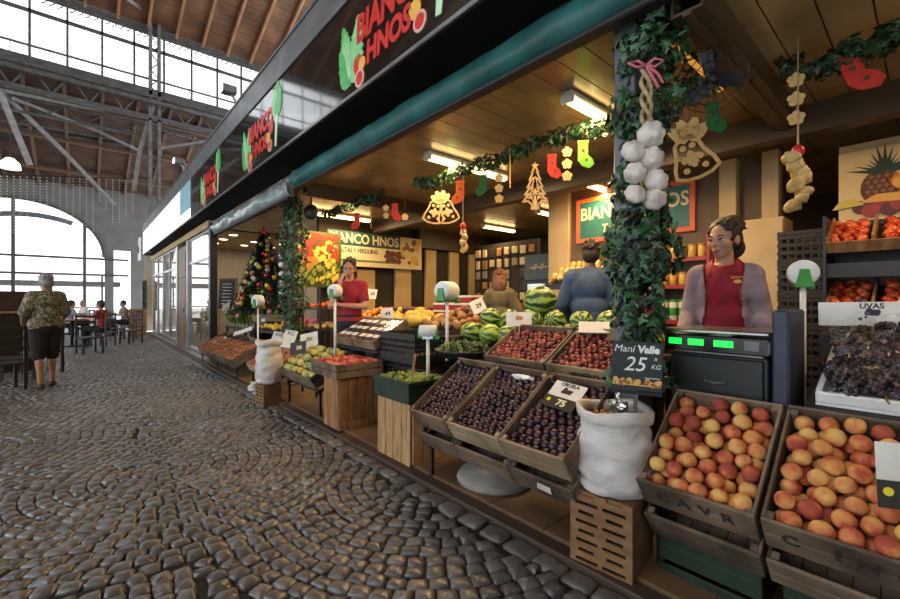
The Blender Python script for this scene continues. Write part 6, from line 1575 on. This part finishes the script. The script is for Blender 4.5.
def human(name, label, loc, yaw, H=1.7, female=False, pose=None, head=(0, 0), skin=None, top=None, bottom=None, hair=None, vox=.011, shoes=None, group=None, torso_tilt=0):
    k = H / 1.7; J = dict(shR=(.152, 0, 1.375), shL=(-.152, 0, 1.375), elR=(.215, -.02, 1.10), elL=(-.215, -.02, 1.10), wrR=(.23, .06, .86), wrL=(-.23, .06, .86),
                          hiR=(.085, 0, .90), hiL=(-.085, 0, .90), knR=(.095, .015, .48), knL=(-.095, .015, .48), anR=(.10, -.02, .08), anL=(-.10, -.02, .08), toR=(.115, .13, .03), toL=(-.115, .13, .03),
                          pel=(0, 0, .94), wai=(0, .0, 1.10), che=(0, .005, 1.29), nec=(0, -.005, 1.44), hed=(0, .02, 1.585))
    if female: J['shR'] = (.128, 0, 1.36); J['shL'] = (-.128, 0, 1.36)
    if pose: J.update(pose)
    J = {a: Vector(v) for a, v in J.items()}
    t = thing(name, label, 'person', loc, (0, 0, R(yaw)), group=group); t.scale = (k, k, k)
    b = MB(); sw = abs(J['shR'].x)
    def torso(b, g, arms=.0, legs=.0, sleeve=1., leg_to=1.):
        b.ell(J['pel'], (.155 + g, .112 + g, .13), 16, 10); b.ell((J['pel'] + J['wai']) / 2, (.138 + g, .10 + g, .15), 16, 10)
        b.ell(J['wai'], ((.125 if female else .14) + g, .098 + g, .15), 16, 10); b.ell(J['che'], ((.132 if female else .152) + g, .105 + g, .17), 16, 10)
        if female:
            for sx in (-1, 1): b.ell(J['che'] + Vector((sx * .056, .052, -.02)), (.058 + g * .5, .052 + g * .6, .07), 12, 8)
        b.cap(J['shL'], J['shR'], .058 + g, .058 + g); b.cap((J['che'] + J['nec']) / 2, J['nec'] - Vector((0, 0, .03)), .09 + g, .05 + g)
    def arm(b, s, g, f=1.):
        a, e, w = J['sh' + s], J['el' + s], J['wr' + s]
        if f <= 1: b.cap(a, a.lerp(e, f), .053 + g, .043 + g * 1.2)
        else: b.cap(a, e, .053 + g, .041 + g); b.cap(e, e.lerp(w, f - 1), .041 + g, .041 - .012 * (f - 1) + g)
    def leg(b, s, g, f=2.):
        a, e, w = J['hi' + s], J['kn' + s], J['an' + s]
        if f <= 1: b.cap(a, a.lerp(e, f), .085 + g, .085 - .028 * f + g)
        else: b.cap(a, e, .085 + g, .056 + g); b.cap(e, e.lerp(w, f - 1), .056 + g, .052 - .014 * (f - 1) + g)
    torso(b, -.006)
    for s in 'LR':
        b.cap(J['sh' + s], J['el' + s], .050, .039); b.cap(J['el' + s], J['wr' + s], .040, .026)
        b.cap(J['hi' + s], J['kn' + s], .082, .054); b.cap(J['kn' + s], J['an' + s], .053, .035); b.ell(J['kn' + s].lerp(J['an' + s], .28) - Vector((0, .012, 0)), (.05, .055, .10), 12, 8)
        b.cap(J['an' + s] + Vector((0, -.02, -.035)), J['to' + s], .036, .026)
        d = J['wr' + s] - J['el' + s]; up = Vector((1 if s == 'R' else -1, .3, .2)); 
        if 'up' + s in J: up = J['up' + s]
        hd = J.get('hd' + s, d); hand(b, J['wr' + s], hd, up, 1.0, .45, 1 if s == 'R' else -1)
    Hm = Matrix.Translation(J['hed']) @ Matrix.Rotation(R(head[0]), 4, 'Z') @ Matrix.Rotation(R(head[1]), 4, 'X')
    b.cap(J['nec'] - Vector((0, 0, .03)), J['hed'] + Vector((0, -.015, -.05)), .054, .050)
    def hp(*c): return Hm @ Vector(c)
    rot = Hm.to_3x3()
    b.ell(hp(0, -.01, .03), (.073, .092, .088), 18, 12, rot=rot); b.ell(hp(0, .025, -.035), (.056, .062, .075), 16, 10, rot=rot); b.ell(hp(0, .05, -.085), (.036, .034, .028), 12, 8, rot=rot)
    b.cap(hp(-.028, .072, .018), hp(.028, .072, .018), .018, .018)                                                  # brow
    b.cap(hp(0, .086, .01), hp(0, .098, -.026), .0075, .0105); b.ell(hp(0, .092, -.03), (.014, .010, .008), 10, 6, rot=rot)   # nose
    b.cap(hp(-.017, .082, -.058), hp(.017, .082, -.058), .010, .010); b.cap(hp(-.013, .080, -.07), hp(.013, .080, -.07), .010, .010)
    for sx in (-1, 1): b.ell(hp(sx * .042, .06, -.025), (.024, .026, .026), 10, 8, rot=rot); b.ell(hp(sx * .073, -.012, -.01), (.012, .022, .033), 10, 8, rot=rot)
    link('body', fuse(b, 'body', skin or M_SKIN, vox, 3), t)
    if vox <= .011:
        for sx in (-1, 1):
            e = MB(); e.ell(hp(sx * .030, .072, -.001), (.0125, .0105, .0058), 12, 8, 0, rot=rot); e.ell(hp(sx * .030 + .001, .0815, -.001), (.0056, .003, .0054), 10, 6, 1, rot=rot); e.build('eye', [M_WHITE, mat('iris', ['2a1c12'], .2)], t)
            e = MB(); e.tube([hp(sx * .014, .088, .022), hp(sx * .030, .088, .029), hp(sx * .048, .072, .023)], [.0035, .0045, .002], 6); e.build('eyebrow', mat('brow_hair', ['2a1d14'], .8), t)
            e = MB(); e.tube([hp(sx * .018, .082, .003), hp(sx * .030, .0855, .008), hp(sx * .043, .076, .002)], [.002, .003, .0015], 6); e.build('eyelid', mat('lash', ['33211a'], .7), t)
        e = MB(); e.tube([hp(-.024, .083, -.064), hp(-.010, .0935, -.061), hp(0, .0945, -.0635), hp(.010, .0935, -.061), hp(.024, .083, -.064)], [.002, .005, .0045, .005, .002], 8); e.tube([hp(-.02, .083, -.068), hp(0, .092, -.072), hp(.02, .083, -.068)], [.002, .006, .002], 8); e.build('mouth', mat('lips', ['8a4a44', '9a5850'], .45, 9), t)
    if top:
        c = MB(); g = top.get('g', .012)
        torso(c, g)
        for s in 'LR': arm(c, s, g, top.get('sleeve', .55))
        if top.get('long'): c.cap(J['hiL'] + Vector((0, 0, .06)), J['hiR'] + Vector((0, 0, .06)), .10 + g, .10 + g)
        me = fuse(c, top['name'], top['mat'], max(vox, .011), 4)
        cutz = J['nec'].z + top.get('neck', .01) ; hem = J['pel'].z - top.get('hem', .02)
        trim(me, lambda p: p.z > cutz - .35 * max(0, p.y) or p.z < hem or (top.get('open') and p.y > .03 + .0 * p.z and abs(p.x) < top['open'] * (1.35 - .5 * max(0, (p.z - .9)))))
        o = link(top['name'], me, t)
        solid(o, .006)
        if top.get('collar'):
            e = MB()
            for sg in (-1, 1):
                e.add([hp0 for hp0 in (J['nec'] + Vector((0, -.068, .035)), J['nec'] + Vector((sg * .068, -.02, .028)), J['nec'] + Vector((sg * .054, .068, -.005)), J['nec'] + Vector((sg * .014, .108, -.06)), J['nec'] + Vector((sg * .078, .105, -.085)), J['nec'] + Vector((sg * .112, .01, -.022)), J['nec'] + Vector((0, -.098, .0)))], [(0, 1, 5, 6), (1, 2, 4, 5), (2, 3, 4)], 0, True)
            e2 = e.build('collar', top['mat'], t); solid(e2, .006)
    if bottom:
        c = MB(); g = bottom.get('g', .014); c.ell(J['pel'] - Vector((0, 0, .02)), (.158 + g, .115 + g, .13), 16, 10); c.ell(J['pel'] + Vector((0, 0, .06)), (.14 + g, .104 + g, .09), 16, 10)
        for s in 'LR': leg(c, s, g, bottom.get('leg', 1.95))
        if bottom.get('skirt'): c.cap((J['hiL'] + J['hiR']) / 2, (J['knL'] + J['knR']) / 2, .16, .18)
        me = fuse(c, bottom['name'], bottom['mat'], max(vox, .011), 4); o = link(bottom['name'], me, t); solid(o, .004)
    if shoes:
        for s in 'LR':
            c = MB(); c.cap(J['an' + s] + Vector((0, -.025, -.035)), J['to' + s] + Vector((0, .005, .003)), .046, .036); me = fuse(c, 'shoe', shoes, .009, 3)
            for v in me.vertices: v.co.z = max(v.co.z, J['to' + s].z - .035)
            link('shoe', me, t)
    if hair:
        c = MB(); L = hair.get('len', 0); vv = hair.get('vol', 1.)
        c.ell(hp(0, -.022, .045), (.083 * vv, .098, .088), 18, 12, rot=rot); c.ell(hp(0, -.045, .0), (.080 * vv, .078, .085), 16, 10, rot=rot)
        for sx in (-1, 1): c.ell(hp(sx * .055, .0, .035), (.024, .055, .055), 10, 8, rot=rot)
        if L: c.ell(hp(0, -.065, -.06 - L * .3), (.085 * vv, .055, .10 + L), 14, 10, rot=rot)
        if hair.get('bun'): c.ell(hp(.0, -.10, .10), (.058, .050, .048), 14, 9, rot=rot); c.ell(hp(.0, -.09, -.055), (.07, .05, .07), 12, 8, rot=rot); c.ell(hp(.02, -.05, .115), (.06, .05, .03), 12, 8, rot=rot)
        rr = random.Random(3)
        for q in range(hair.get('tufts', 40)):
            a = rr.uniform(0, 6.28); e_ = rr.uniform(.1, 1.2); v = Vector((math.cos(a) * math.cos(e_) * .085, math.sin(a) * math.cos(e_) * .098 - .022, .045 + math.sin(e_) * .088))
            if v.y > .055: continue
            c.cap(Hm @ v, Hm @ (v * 1.06 + Vector((rr.gauss(0, .014), -.02, rr.gauss(0, .014)))), .010, .006, 6)
        me = fuse(c, 'hair', hair['mat'], max(.008, vox * .8), 2)
        inv = Hm.inverted()
        trim(me, lambda p: (inv @ p).y > .058 + .0 or ((inv @ p).y > .035 and (inv @ p).z < .052))
        link('hair', me, t)
    return t, J, Hm
def trim(me, test):
    bm = bmesh.new(); bm.from_mesh(me); bmesh.ops.delete(bm, geom=[f for f in bm.faces if test(f.calc_center_median())], context='FACES'); bm.to_mesh(me); bm.free(); me.update()
def solid(o, th):
    m = o.modifiers.new('thickness', 'SOLIDIFY'); m.thickness = th; m.offset = 1
def hairmat(n, cols): return mat(n, cols, .5, 30, bump=.6, bscale=70, stretch=(3, 3, .6))
H_BR, H_GREY, H_DK = hairmat('brown_hair', ['1a110b', '281a11', '3a2719']), hairmat('grey_hair', ['6b6763', '8d8984', 'a5a19b']), hairmat('dark_hair', ['17110d', '241a14', '33261d'])
M_POLO = mat('red_polo', ['7d1424', '93192b', 'a01f31'], .8, 12, bump=.15, bscale=120); M_CARDI = mat('mauve_knit', ['7f6d72', '948187', 'a39197'], .9, 12, bump=.4, bscale=160)
M_JEAN = mat('dark_cloth', ['15161b', '20222a'], .85, 12)
FLZ = .037
# woman at the scale: body turned to the left of the picture
wp = Vector((2.97, .84, FLZ))
face_cam = math.degrees(math.atan2(-wp.x, -wp.y))            # heading towards the street (x to the left of +y is positive yaw)
def heading(dx, dy): return math.degrees(math.atan2(-dx, dy))
yw = heading(-1.0, -.22)
t, J, Hm = human('person', 'woman in a red polo and mauve cardigan, hair in a bun, standing behind the scale', wp + Vector((0, 0, .062)), yw, 1.68, True,
    pose=dict(elR=(.185, -.04, 1.11), wrR=(.20, .15, .98), elL=(-.185, -.04, 1.11), wrL=(-.20, .15, .98), hdR=(-.1, 1, -.3), hdL=(.1, 1, -.3), upR=(.2, .2, 1), upL=(-.2, .2, 1)),
    head=(-28, -6), skin=M_SKIN, vox=.0075, top=dict(name='polo_shirt', mat=M_POLO, sleeve=.5, collar=True, g=.008, neck=.005), bottom=dict(name='trousers', mat=M_JEAN), hair=dict(mat=H_BR, bun=True, tufts=90), shoes=M_BLACK)
c = MB(); g = .016
c.ell(J['pel'], (.155 + g, .112 + g, .16), 16, 10); c.ell(J['wai'], (.135 + g, .10 + g, .16), 16, 10); c.ell(J['che'], (.136 + g, .118 + g, .17), 16, 10); c.cap(J['shL'], J['shR'], .058 + g, .058 + g); c.cap((J['che'] + J['nec']) / 2, J['nec'] - Vector((0, 0, .045)), .1 + g, .066 + g * .5)
for s in 'LR': c.cap(J['sh' + s], J['el' + s], .053 + .018, .041 + .02); c.cap(J['el' + s], J['wr' + s].lerp(J['el' + s], .08), .041 + .02, .03 + .018)
me = fuse(c, 'cardigan', M_CARDI, .011, 4)
trim(me, lambda p: p.z > J['nec'].z + .012 or (p.y > -.05 and abs(p.x) < .098 + .01 * math.sin(p.z * 14)) or (p.z > J['nec'].z - .05 and abs(p.x) < .07))
solid(link('cardigan', me, t), .007)
b = MB(); b.ell(J['che'] + Vector((-.075, .142, .03)), (.022, .006, .012), 10, 6); b.build('chest_badge', mat('badge_gold', ['c9a24a', 'd9b860'], .6), t)
x = link('lettering', text_mesh('BIANCO', .018, .001, .0003, 1, mat_=MATS['badge_gold']), t); x.matrix_local = Matrix.Translation(J['che'] + Vector((-.075, .142, .055))) @ Matrix.Rotation(PI, 4, 'Z') @ Matrix.Rotation(PI / 2, 4, 'X')
b = MB(); b.ell(Hm @ Vector((.078, -.005, -.045)), .006, 8, 6); b.build('earring', M_WHITE, t)
b = MB(); b.tube([Hm @ Vector((.05 * math.cos(a), -.085 + .046 * math.sin(a), .085)) for a in [k * .55 for k in range(12)]], .008, 8, closed=True); b.build('hair_band', mat('hair_tie', ['8d857c', 'a59d92'], .6), t)
b = MB()
for k in range(5): b.box(-.3 + k * .12, -.21 + k * .12, -.4, .4, .012, .062, bev=.004)
b.box(-.3, .27, -.38, -.33, 0, .0115); b.box(-.3, .27, .33, .38, 0, .0115)
tag(b.build('duckboard', M_STAND, None, (2.97, .84, FLZ)), 'wooden duckboard on the stall floor under the woman', 'board')
# worker in red with a hand at his face
wp = Vector((2.60, 4.96, FLZ)); yw = heading(-.75, -.66)
human('person', 'worker in a dark red polo holding one hand to the face, behind the punnets', wp, yw, 1.78, False,
    pose=dict(elR=(.19, .14, 1.12), wrR=(.045, .20, 1.40), hdR=(-.25, -.25, 1.), upR=(.2, 1, .2), elL=(-.22, .06, 1.12), wrL=(.02, .22, 1.14), hdL=(1, .15, .1), upL=(0, .6, 1)),
    head=(12, -14), skin=M_SKIN, vox=.011, top=dict(name='polo_shirt', mat=M_POLO, sleeve=.62, collar=True), bottom=dict(name='trousers', mat=M_JEAN), hair=dict(mat=H_DK, len=.02, tufts=60), shoes=M_BLACK)
# customer in a blue jacket, seen from behind
wp = P(590, 299, d=4.2); wp.z = FLZ
human('person', 'customer in a blue jacket and khaki trousers seen from behind, beyond the watermelons', wp, heading(.75, .30), 1.83, False,
    pose=dict(elL=(-.24, .02, 1.13), wrL=(-.22, .20, 1.0), elR=(.24, .02, 1.13), wrR=(.22, .22, 1.02)), head=(14, -4), skin=M_SKIN2, vox=.012,
    top=dict(name='jacket', mat=mat('blue_jacket', ['2c3c55', '3a4d6a', '45597a'], .8, 6, bump=.3, bscale=18), sleeve=1.9, g=.032, neck=.03, hem=.0), bottom=dict(name='trousers', mat=mat('khaki_cloth', ['5a4a35', '6d5b43'], .85, 8), g=.02), hair=dict(mat=H_BR, tufts=60), shoes=M_BLACK)
# customer in an olive jacket far back
wp = P(500, 299, d=5.75); wp.z = FLZ
human('person', 'customer with brown hair and an olive jacket seen from behind at the back counter', wp, heading(.8, .55), 1.66, True,
    pose=dict(elL=(-.25, .02, 1.12), wrL=(-.2, .22, 1.05), elR=(.25, .02, 1.12), wrR=(.2, .22, 1.05)), head=(0, -8), skin=M_SKIN, vox=.013,
    top=dict(name='jacket', mat=mat('olive_jacket', ['4f4630', '635a3e', '70664a'], .85, 6, bump=.3, bscale=18), sleeve=1.9, g=.034, neck=.03, hem=.06), bottom=dict(name='trousers', mat=M_JEAN, g=.02), hair=dict(mat=hairmat('auburn_hair', ['4a2a18', '6a4028', '84563a']), len=.04, tufts=50, vol=1.3), shoes=M_BLACK)
# old man walking in the street
def camo(nm):
    m, nt, b = newmat(nm); L = nt.links.new; tc = N(nt, 'ShaderNodeTexCoord'); vo = N(nt, 'ShaderNodeTexVoronoi'); vo.inputs['Scale'].default_value = 17; no = N(nt, 'ShaderNodeTexNoise'); no.inputs['Scale'].default_value = 9
    mx = N(nt, 'ShaderNodeVectorMath', operation='ADD'); L(tc.outputs['Object'], no.inputs['Vector']); L(no.outputs['Color'], mx.inputs[0]); L(tc.outputs['Object'], mx.inputs[1]); L(mx.outputs[0], vo.inputs['Vector'])
    sp = N(nt, 'ShaderNodeSeparateColor'); L(vo.outputs['Color'], sp.inputs[0]); r = ramp(nt, [(0, '3a3d2c'), (.22, '6b6a4e'), (.42, '8f8468'), (.6, '4f5a3c'), (.78, 'b0a488'), (.9, '7a5f4c')], 'CONSTANT'); L(sp.outputs[0], r.inputs[0]); L(r.outputs[0], b.inputs['Base Color']); b.inputs['Roughness'].default_value = .85; return m
wp = P(46, 388, z=0); wp.z = .004
human('person', 'grey haired walker in a patterned olive shirt and dark shorts on the cobbles', wp, heading(-.35, .94), 1.66, False,
    pose=dict(elL=(-.24, .03, 1.10), wrL=(-.20, .20, .98), elR=(.24, .0, 1.10), wrR=(.22, .20, .97), hiL=(-.085, 0, .9), knL=(-.09, -.02, .48), anL=(-.09, -.10, .085), toL=(-.10, .05, .032), knR=(.09, .06, .48), anR=(.09, .06, .085), toR=(.10, .21, .032)),
    head=(8, -4), skin=M_SKIN2, vox=.012, top=dict(name='shirt', mat=camo('pattern_shirt'), sleeve=.85, g=.024, neck=.02, hem=.15, long=True), bottom=dict(name='shorts', mat=mat('shorts_cloth', ['1c1716', '2a2220'], .9, 8), leg=.98, g=.024), hair=dict(mat=H_GREY, tufts=50), shoes=mat('sandal', ['3a2c20', '4a382a'], .7))
# ================================================================ far end of the street: guests at tables, furniture
M_DWOOD = mat('dark_bar_wood', ['1d1714', '2b221d'], .5, 5)
def chair(label, loc, yaw, group='dark chairs at the far tables'):
    t = thing('chair', label, 'chair', loc, (0, 0, R(yaw)), group=group)
    MB().box(-.21, .21, -.21, .21, .36, .395, bev=.01).build('seat', M_DWOOD, t)
    for sx in (-1, 1):
        b = MB(); b.box(sx * .19 - .018, sx * .19 + .018, .17, .206, 0, .359); b.build('leg', M_DWOOD, t); b = MB(); b.box(sx * .19 - .018, sx * .19 + .018, -.206, -.17, 0, .359); b.build('leg', M_DWOOD, t)
        b = MB(); b.box(sx * .19 - .018, sx * .19 + .018, -.206, -.175, .396, .92); b.build('back_post', M_DWOOD, t)
    b = MB()
    for z in (.58, .72, .86): b.box(-.17, .17, -.2, -.18, z, z + .05)
    b.build('backrest', M_DWOOD, t); return t
def cafe_table(label, loc):
    t = thing('cafe_table', label, 'table', loc, group='tables at the far end of the street')
    b = MB(); b.lathe([(0, .72), (.38, .72), (.38, .75), (0, .75)], 24); b.build('table_top', M_STAND, t); MB().tube([(0, 0, .03), (0, 0, .72)], .03, 8).build('post', M_BLACK, t); MB().lathe([(0, 0), (.22, 0), (.22, .03), (0, .04)], 16).build('foot', M_BLACK, t); return t
SIT = dict(pel=(0, 0, .52), wai=(0, .02, .68), che=(0, .04, .87), nec=(0, .05, 1.02), hed=(0, .09, 1.165), shR=(.152, .05, .955), shL=(-.152, .05, .955), elR=(.21, .12, .74), elL=(-.21, .12, .74), wrR=(.12, .34, .79), wrL=(-.12, .34, .79),
           hiR=(.09, .03, .50), hiL=(-.09, .03, .50), knR=(.10, .44, .50), knL=(-.10, .44, .50), anR=(.10, .42, .08), anL=(-.10, .42, .08), toR=(.11, .57, .03), toL=(-.11, .57, .03))
TB = [Vector((*P(u, 299, d=d).xy, 0)) for u, d in ((72, 11.6), (98, 14.6), (58, 15.2))]
for k, lb in enumerate(('round table of the guest in the red top', 'round table nearest the gate', 'round table behind the dark guest')): cafe_table(lb, TB[k])
for k, (ti, an, col, lb) in enumerate(((0, -35, ('8a2a2c', '9a3436'), 'seated guest in a red top at the far tables'), (0, 190, ('2a2c30', '3a3c40'), 'seated guest in dark clothes left of the red top'), (1, 200, ('8a9aa8', '9aaab6'), 'seated guest in a pale blue top, right of the red top'), (1, 15, ('6a6258', '7a7268'), 'seated guest in a grey brown top, farthest right at the tables'), (2, 20, ('c9c4bc', 'd6d2ca'), 'seated guest in a pale top behind the red top'))):
    wp = TB[ti] + Vector((math.cos(R(an)), math.sin(R(an)), 0)) * .80; v = TB[ti] - wp; hd = heading(v.x, v.y)
    human('person', lb, wp, hd, 1.68, False, pose=SIT, head=(0, -5), vox=.02, top=dict(name='shirt', mat=mat('guest_top_%s' % 'abcde'[k], list(col), .8, 8), sleeve=.6, neck=.03, hem=.03), bottom=dict(name='trousers', mat=M_JEAN), hair=dict(mat=(H_DK, H_DK, H_BR, H_BR, H_GREY)[k], tufts=20), shoes=M_BLACK)
    chair('dark chair of the %s' % lb, wp, hd, None)
for k, (x, y, yw, lb) in enumerate(((-.55, 10.3, 30, 'empty dark chair nearest the walker'), (1.05, 15.6, 120, 'empty dark chair right of the table nearest the gate'), (1.25, 17.9, 60, 'empty dark chair nearest the stone pier'), (.1, 13.4, 200, 'empty dark chair behind the guest in the red top'), (.75, 17.0, 250, 'empty dark chair before the gate'))): chair(lb, Vector((x, y, 0)), yw)
# tall bar counter and dark chairs at the left edge
t = thing('bar_counter', 'tall dark bar counter with a brown top box at the left photo edge', 'counter', (*P(6, 299, d=7.6).xy, 0), (0, 0, R(20)))
MB().box(-.5, .3, -.25, .25, 0, 1.05, bev=.01).build('body', M_DWOOD, t); MB().box(-.55, .33, -.3, .3, 1.051, 1.09, bev=.01).build('counter_top', M_PALE, t); MB().box(-.45, .28, -.2, .2, 1.091, 1.45, bev=.02).build('top_box', mat('brown_box', ['3a2620', '4a322a'], .6), t)
for k, (u, d, yw, lb) in enumerate(((14, 6.6, 80, 'dark chair in front of the tall bar counter'), (2, 6.0, 20, 'dark chair cut off by the left photo edge'), (30, 8.4, 140, 'dark chair behind the walker'))): chair(lb, Vector((*P(u, 299, d=d).xy, 0)), yw)
# hanging globe lamp and string light curtain
t = thing('pendant_lamp', 'white glowing pendant lamp hanging at the far left under the roof', 'lamp', P(10, 166, d=14)); b = MB(); b.lathe([(0, .28), (.10, .26), (.24, .10), (.27, -.08), (0, -.08)], 20); b.build('shade', emit('globe_glow', 'fff4e0', 2.5), t); MB().tube([(0, 0, .28), (0, 0, 4.2)], .015, 6).build('cord', M_BLACK, t)
t = thing('string_light_curtain', 'curtain of hanging light strings across the street before the arch', 'lights', P(0, 175, y=20.5)); o_ = t.location.copy()
q = [P(-10 + 15 * k, 174 + .55 * k, y=20.5) - o_ for k in range(11)]; MB().tube(q, .015, 5).build('wire', M_BLACK, t)
rr = random.Random(4)
for k in range(22):
    p = P(-6 + 6.6 * k, 174.5 + .25 * k, y=20.5) - o_; n = rr.randrange(9, 24); b = MB(); b.tube([p, p - Vector((0, 0, .1 * n))], .006, 4, 1)
    for j in range(n): b.ell(p - Vector((0, 0, .1 * (j + .5))), .018, 6, 4)
    b.build('light_strand', [mat('led_bead', ['c9c4b4', 'dcd8ca'], .4), M_BLACK], t)
# things by the stone pier: round hanging sign, planter, boxes
t = thing('hanging_sign', 'white hanging sign with a dark mark on an arm by the stone pier', 'sign', (2.2, 21.5, 3.0)); MB().box(-.5, -.45, -.32, .32, -.1, .85, bev=.02).build('board', M_WHITE, t); MB().box(-.44, .3, -.02, .02, .3, .35).build('arm', M_BLACK, t); b = MB(); b.lathe([(0, 0), (.16, 0), (.16, .012), (0, .012)], 20, 0, Matrix.Translation((-.501, 0, .35)) @ Matrix.Rotation(-PI / 2, 4, 'Y')); b.build('mark', M_INK, t)
tag(MB().box(-.25, .25, -.3, .3, 0, .95, bev=.02).build('wooden_box', M_STAND, None, (1.5, 19.4, 0)), 'brown wooden box standing before the far shop fronts', 'box')
t = thing('shoe_rack', 'dark rack with round black items on the stone pier', 'rack', (1.86, 21.4, .8)); 
for k in range(4): b = MB(); b.lathe([(0, -.05), (.16, -.05), (.16, .05), (0, .05)], 14, 0, Matrix.Translation((0, 0, .2 + k * .3)) @ Matrix.Rotation(PI / 2, 4, 'Y')); b.build('round_item', M_BLACK, t)
MB().box(.04, .1, -.02, .02, -.8, 1.3).build('post', M_BLACK, t)
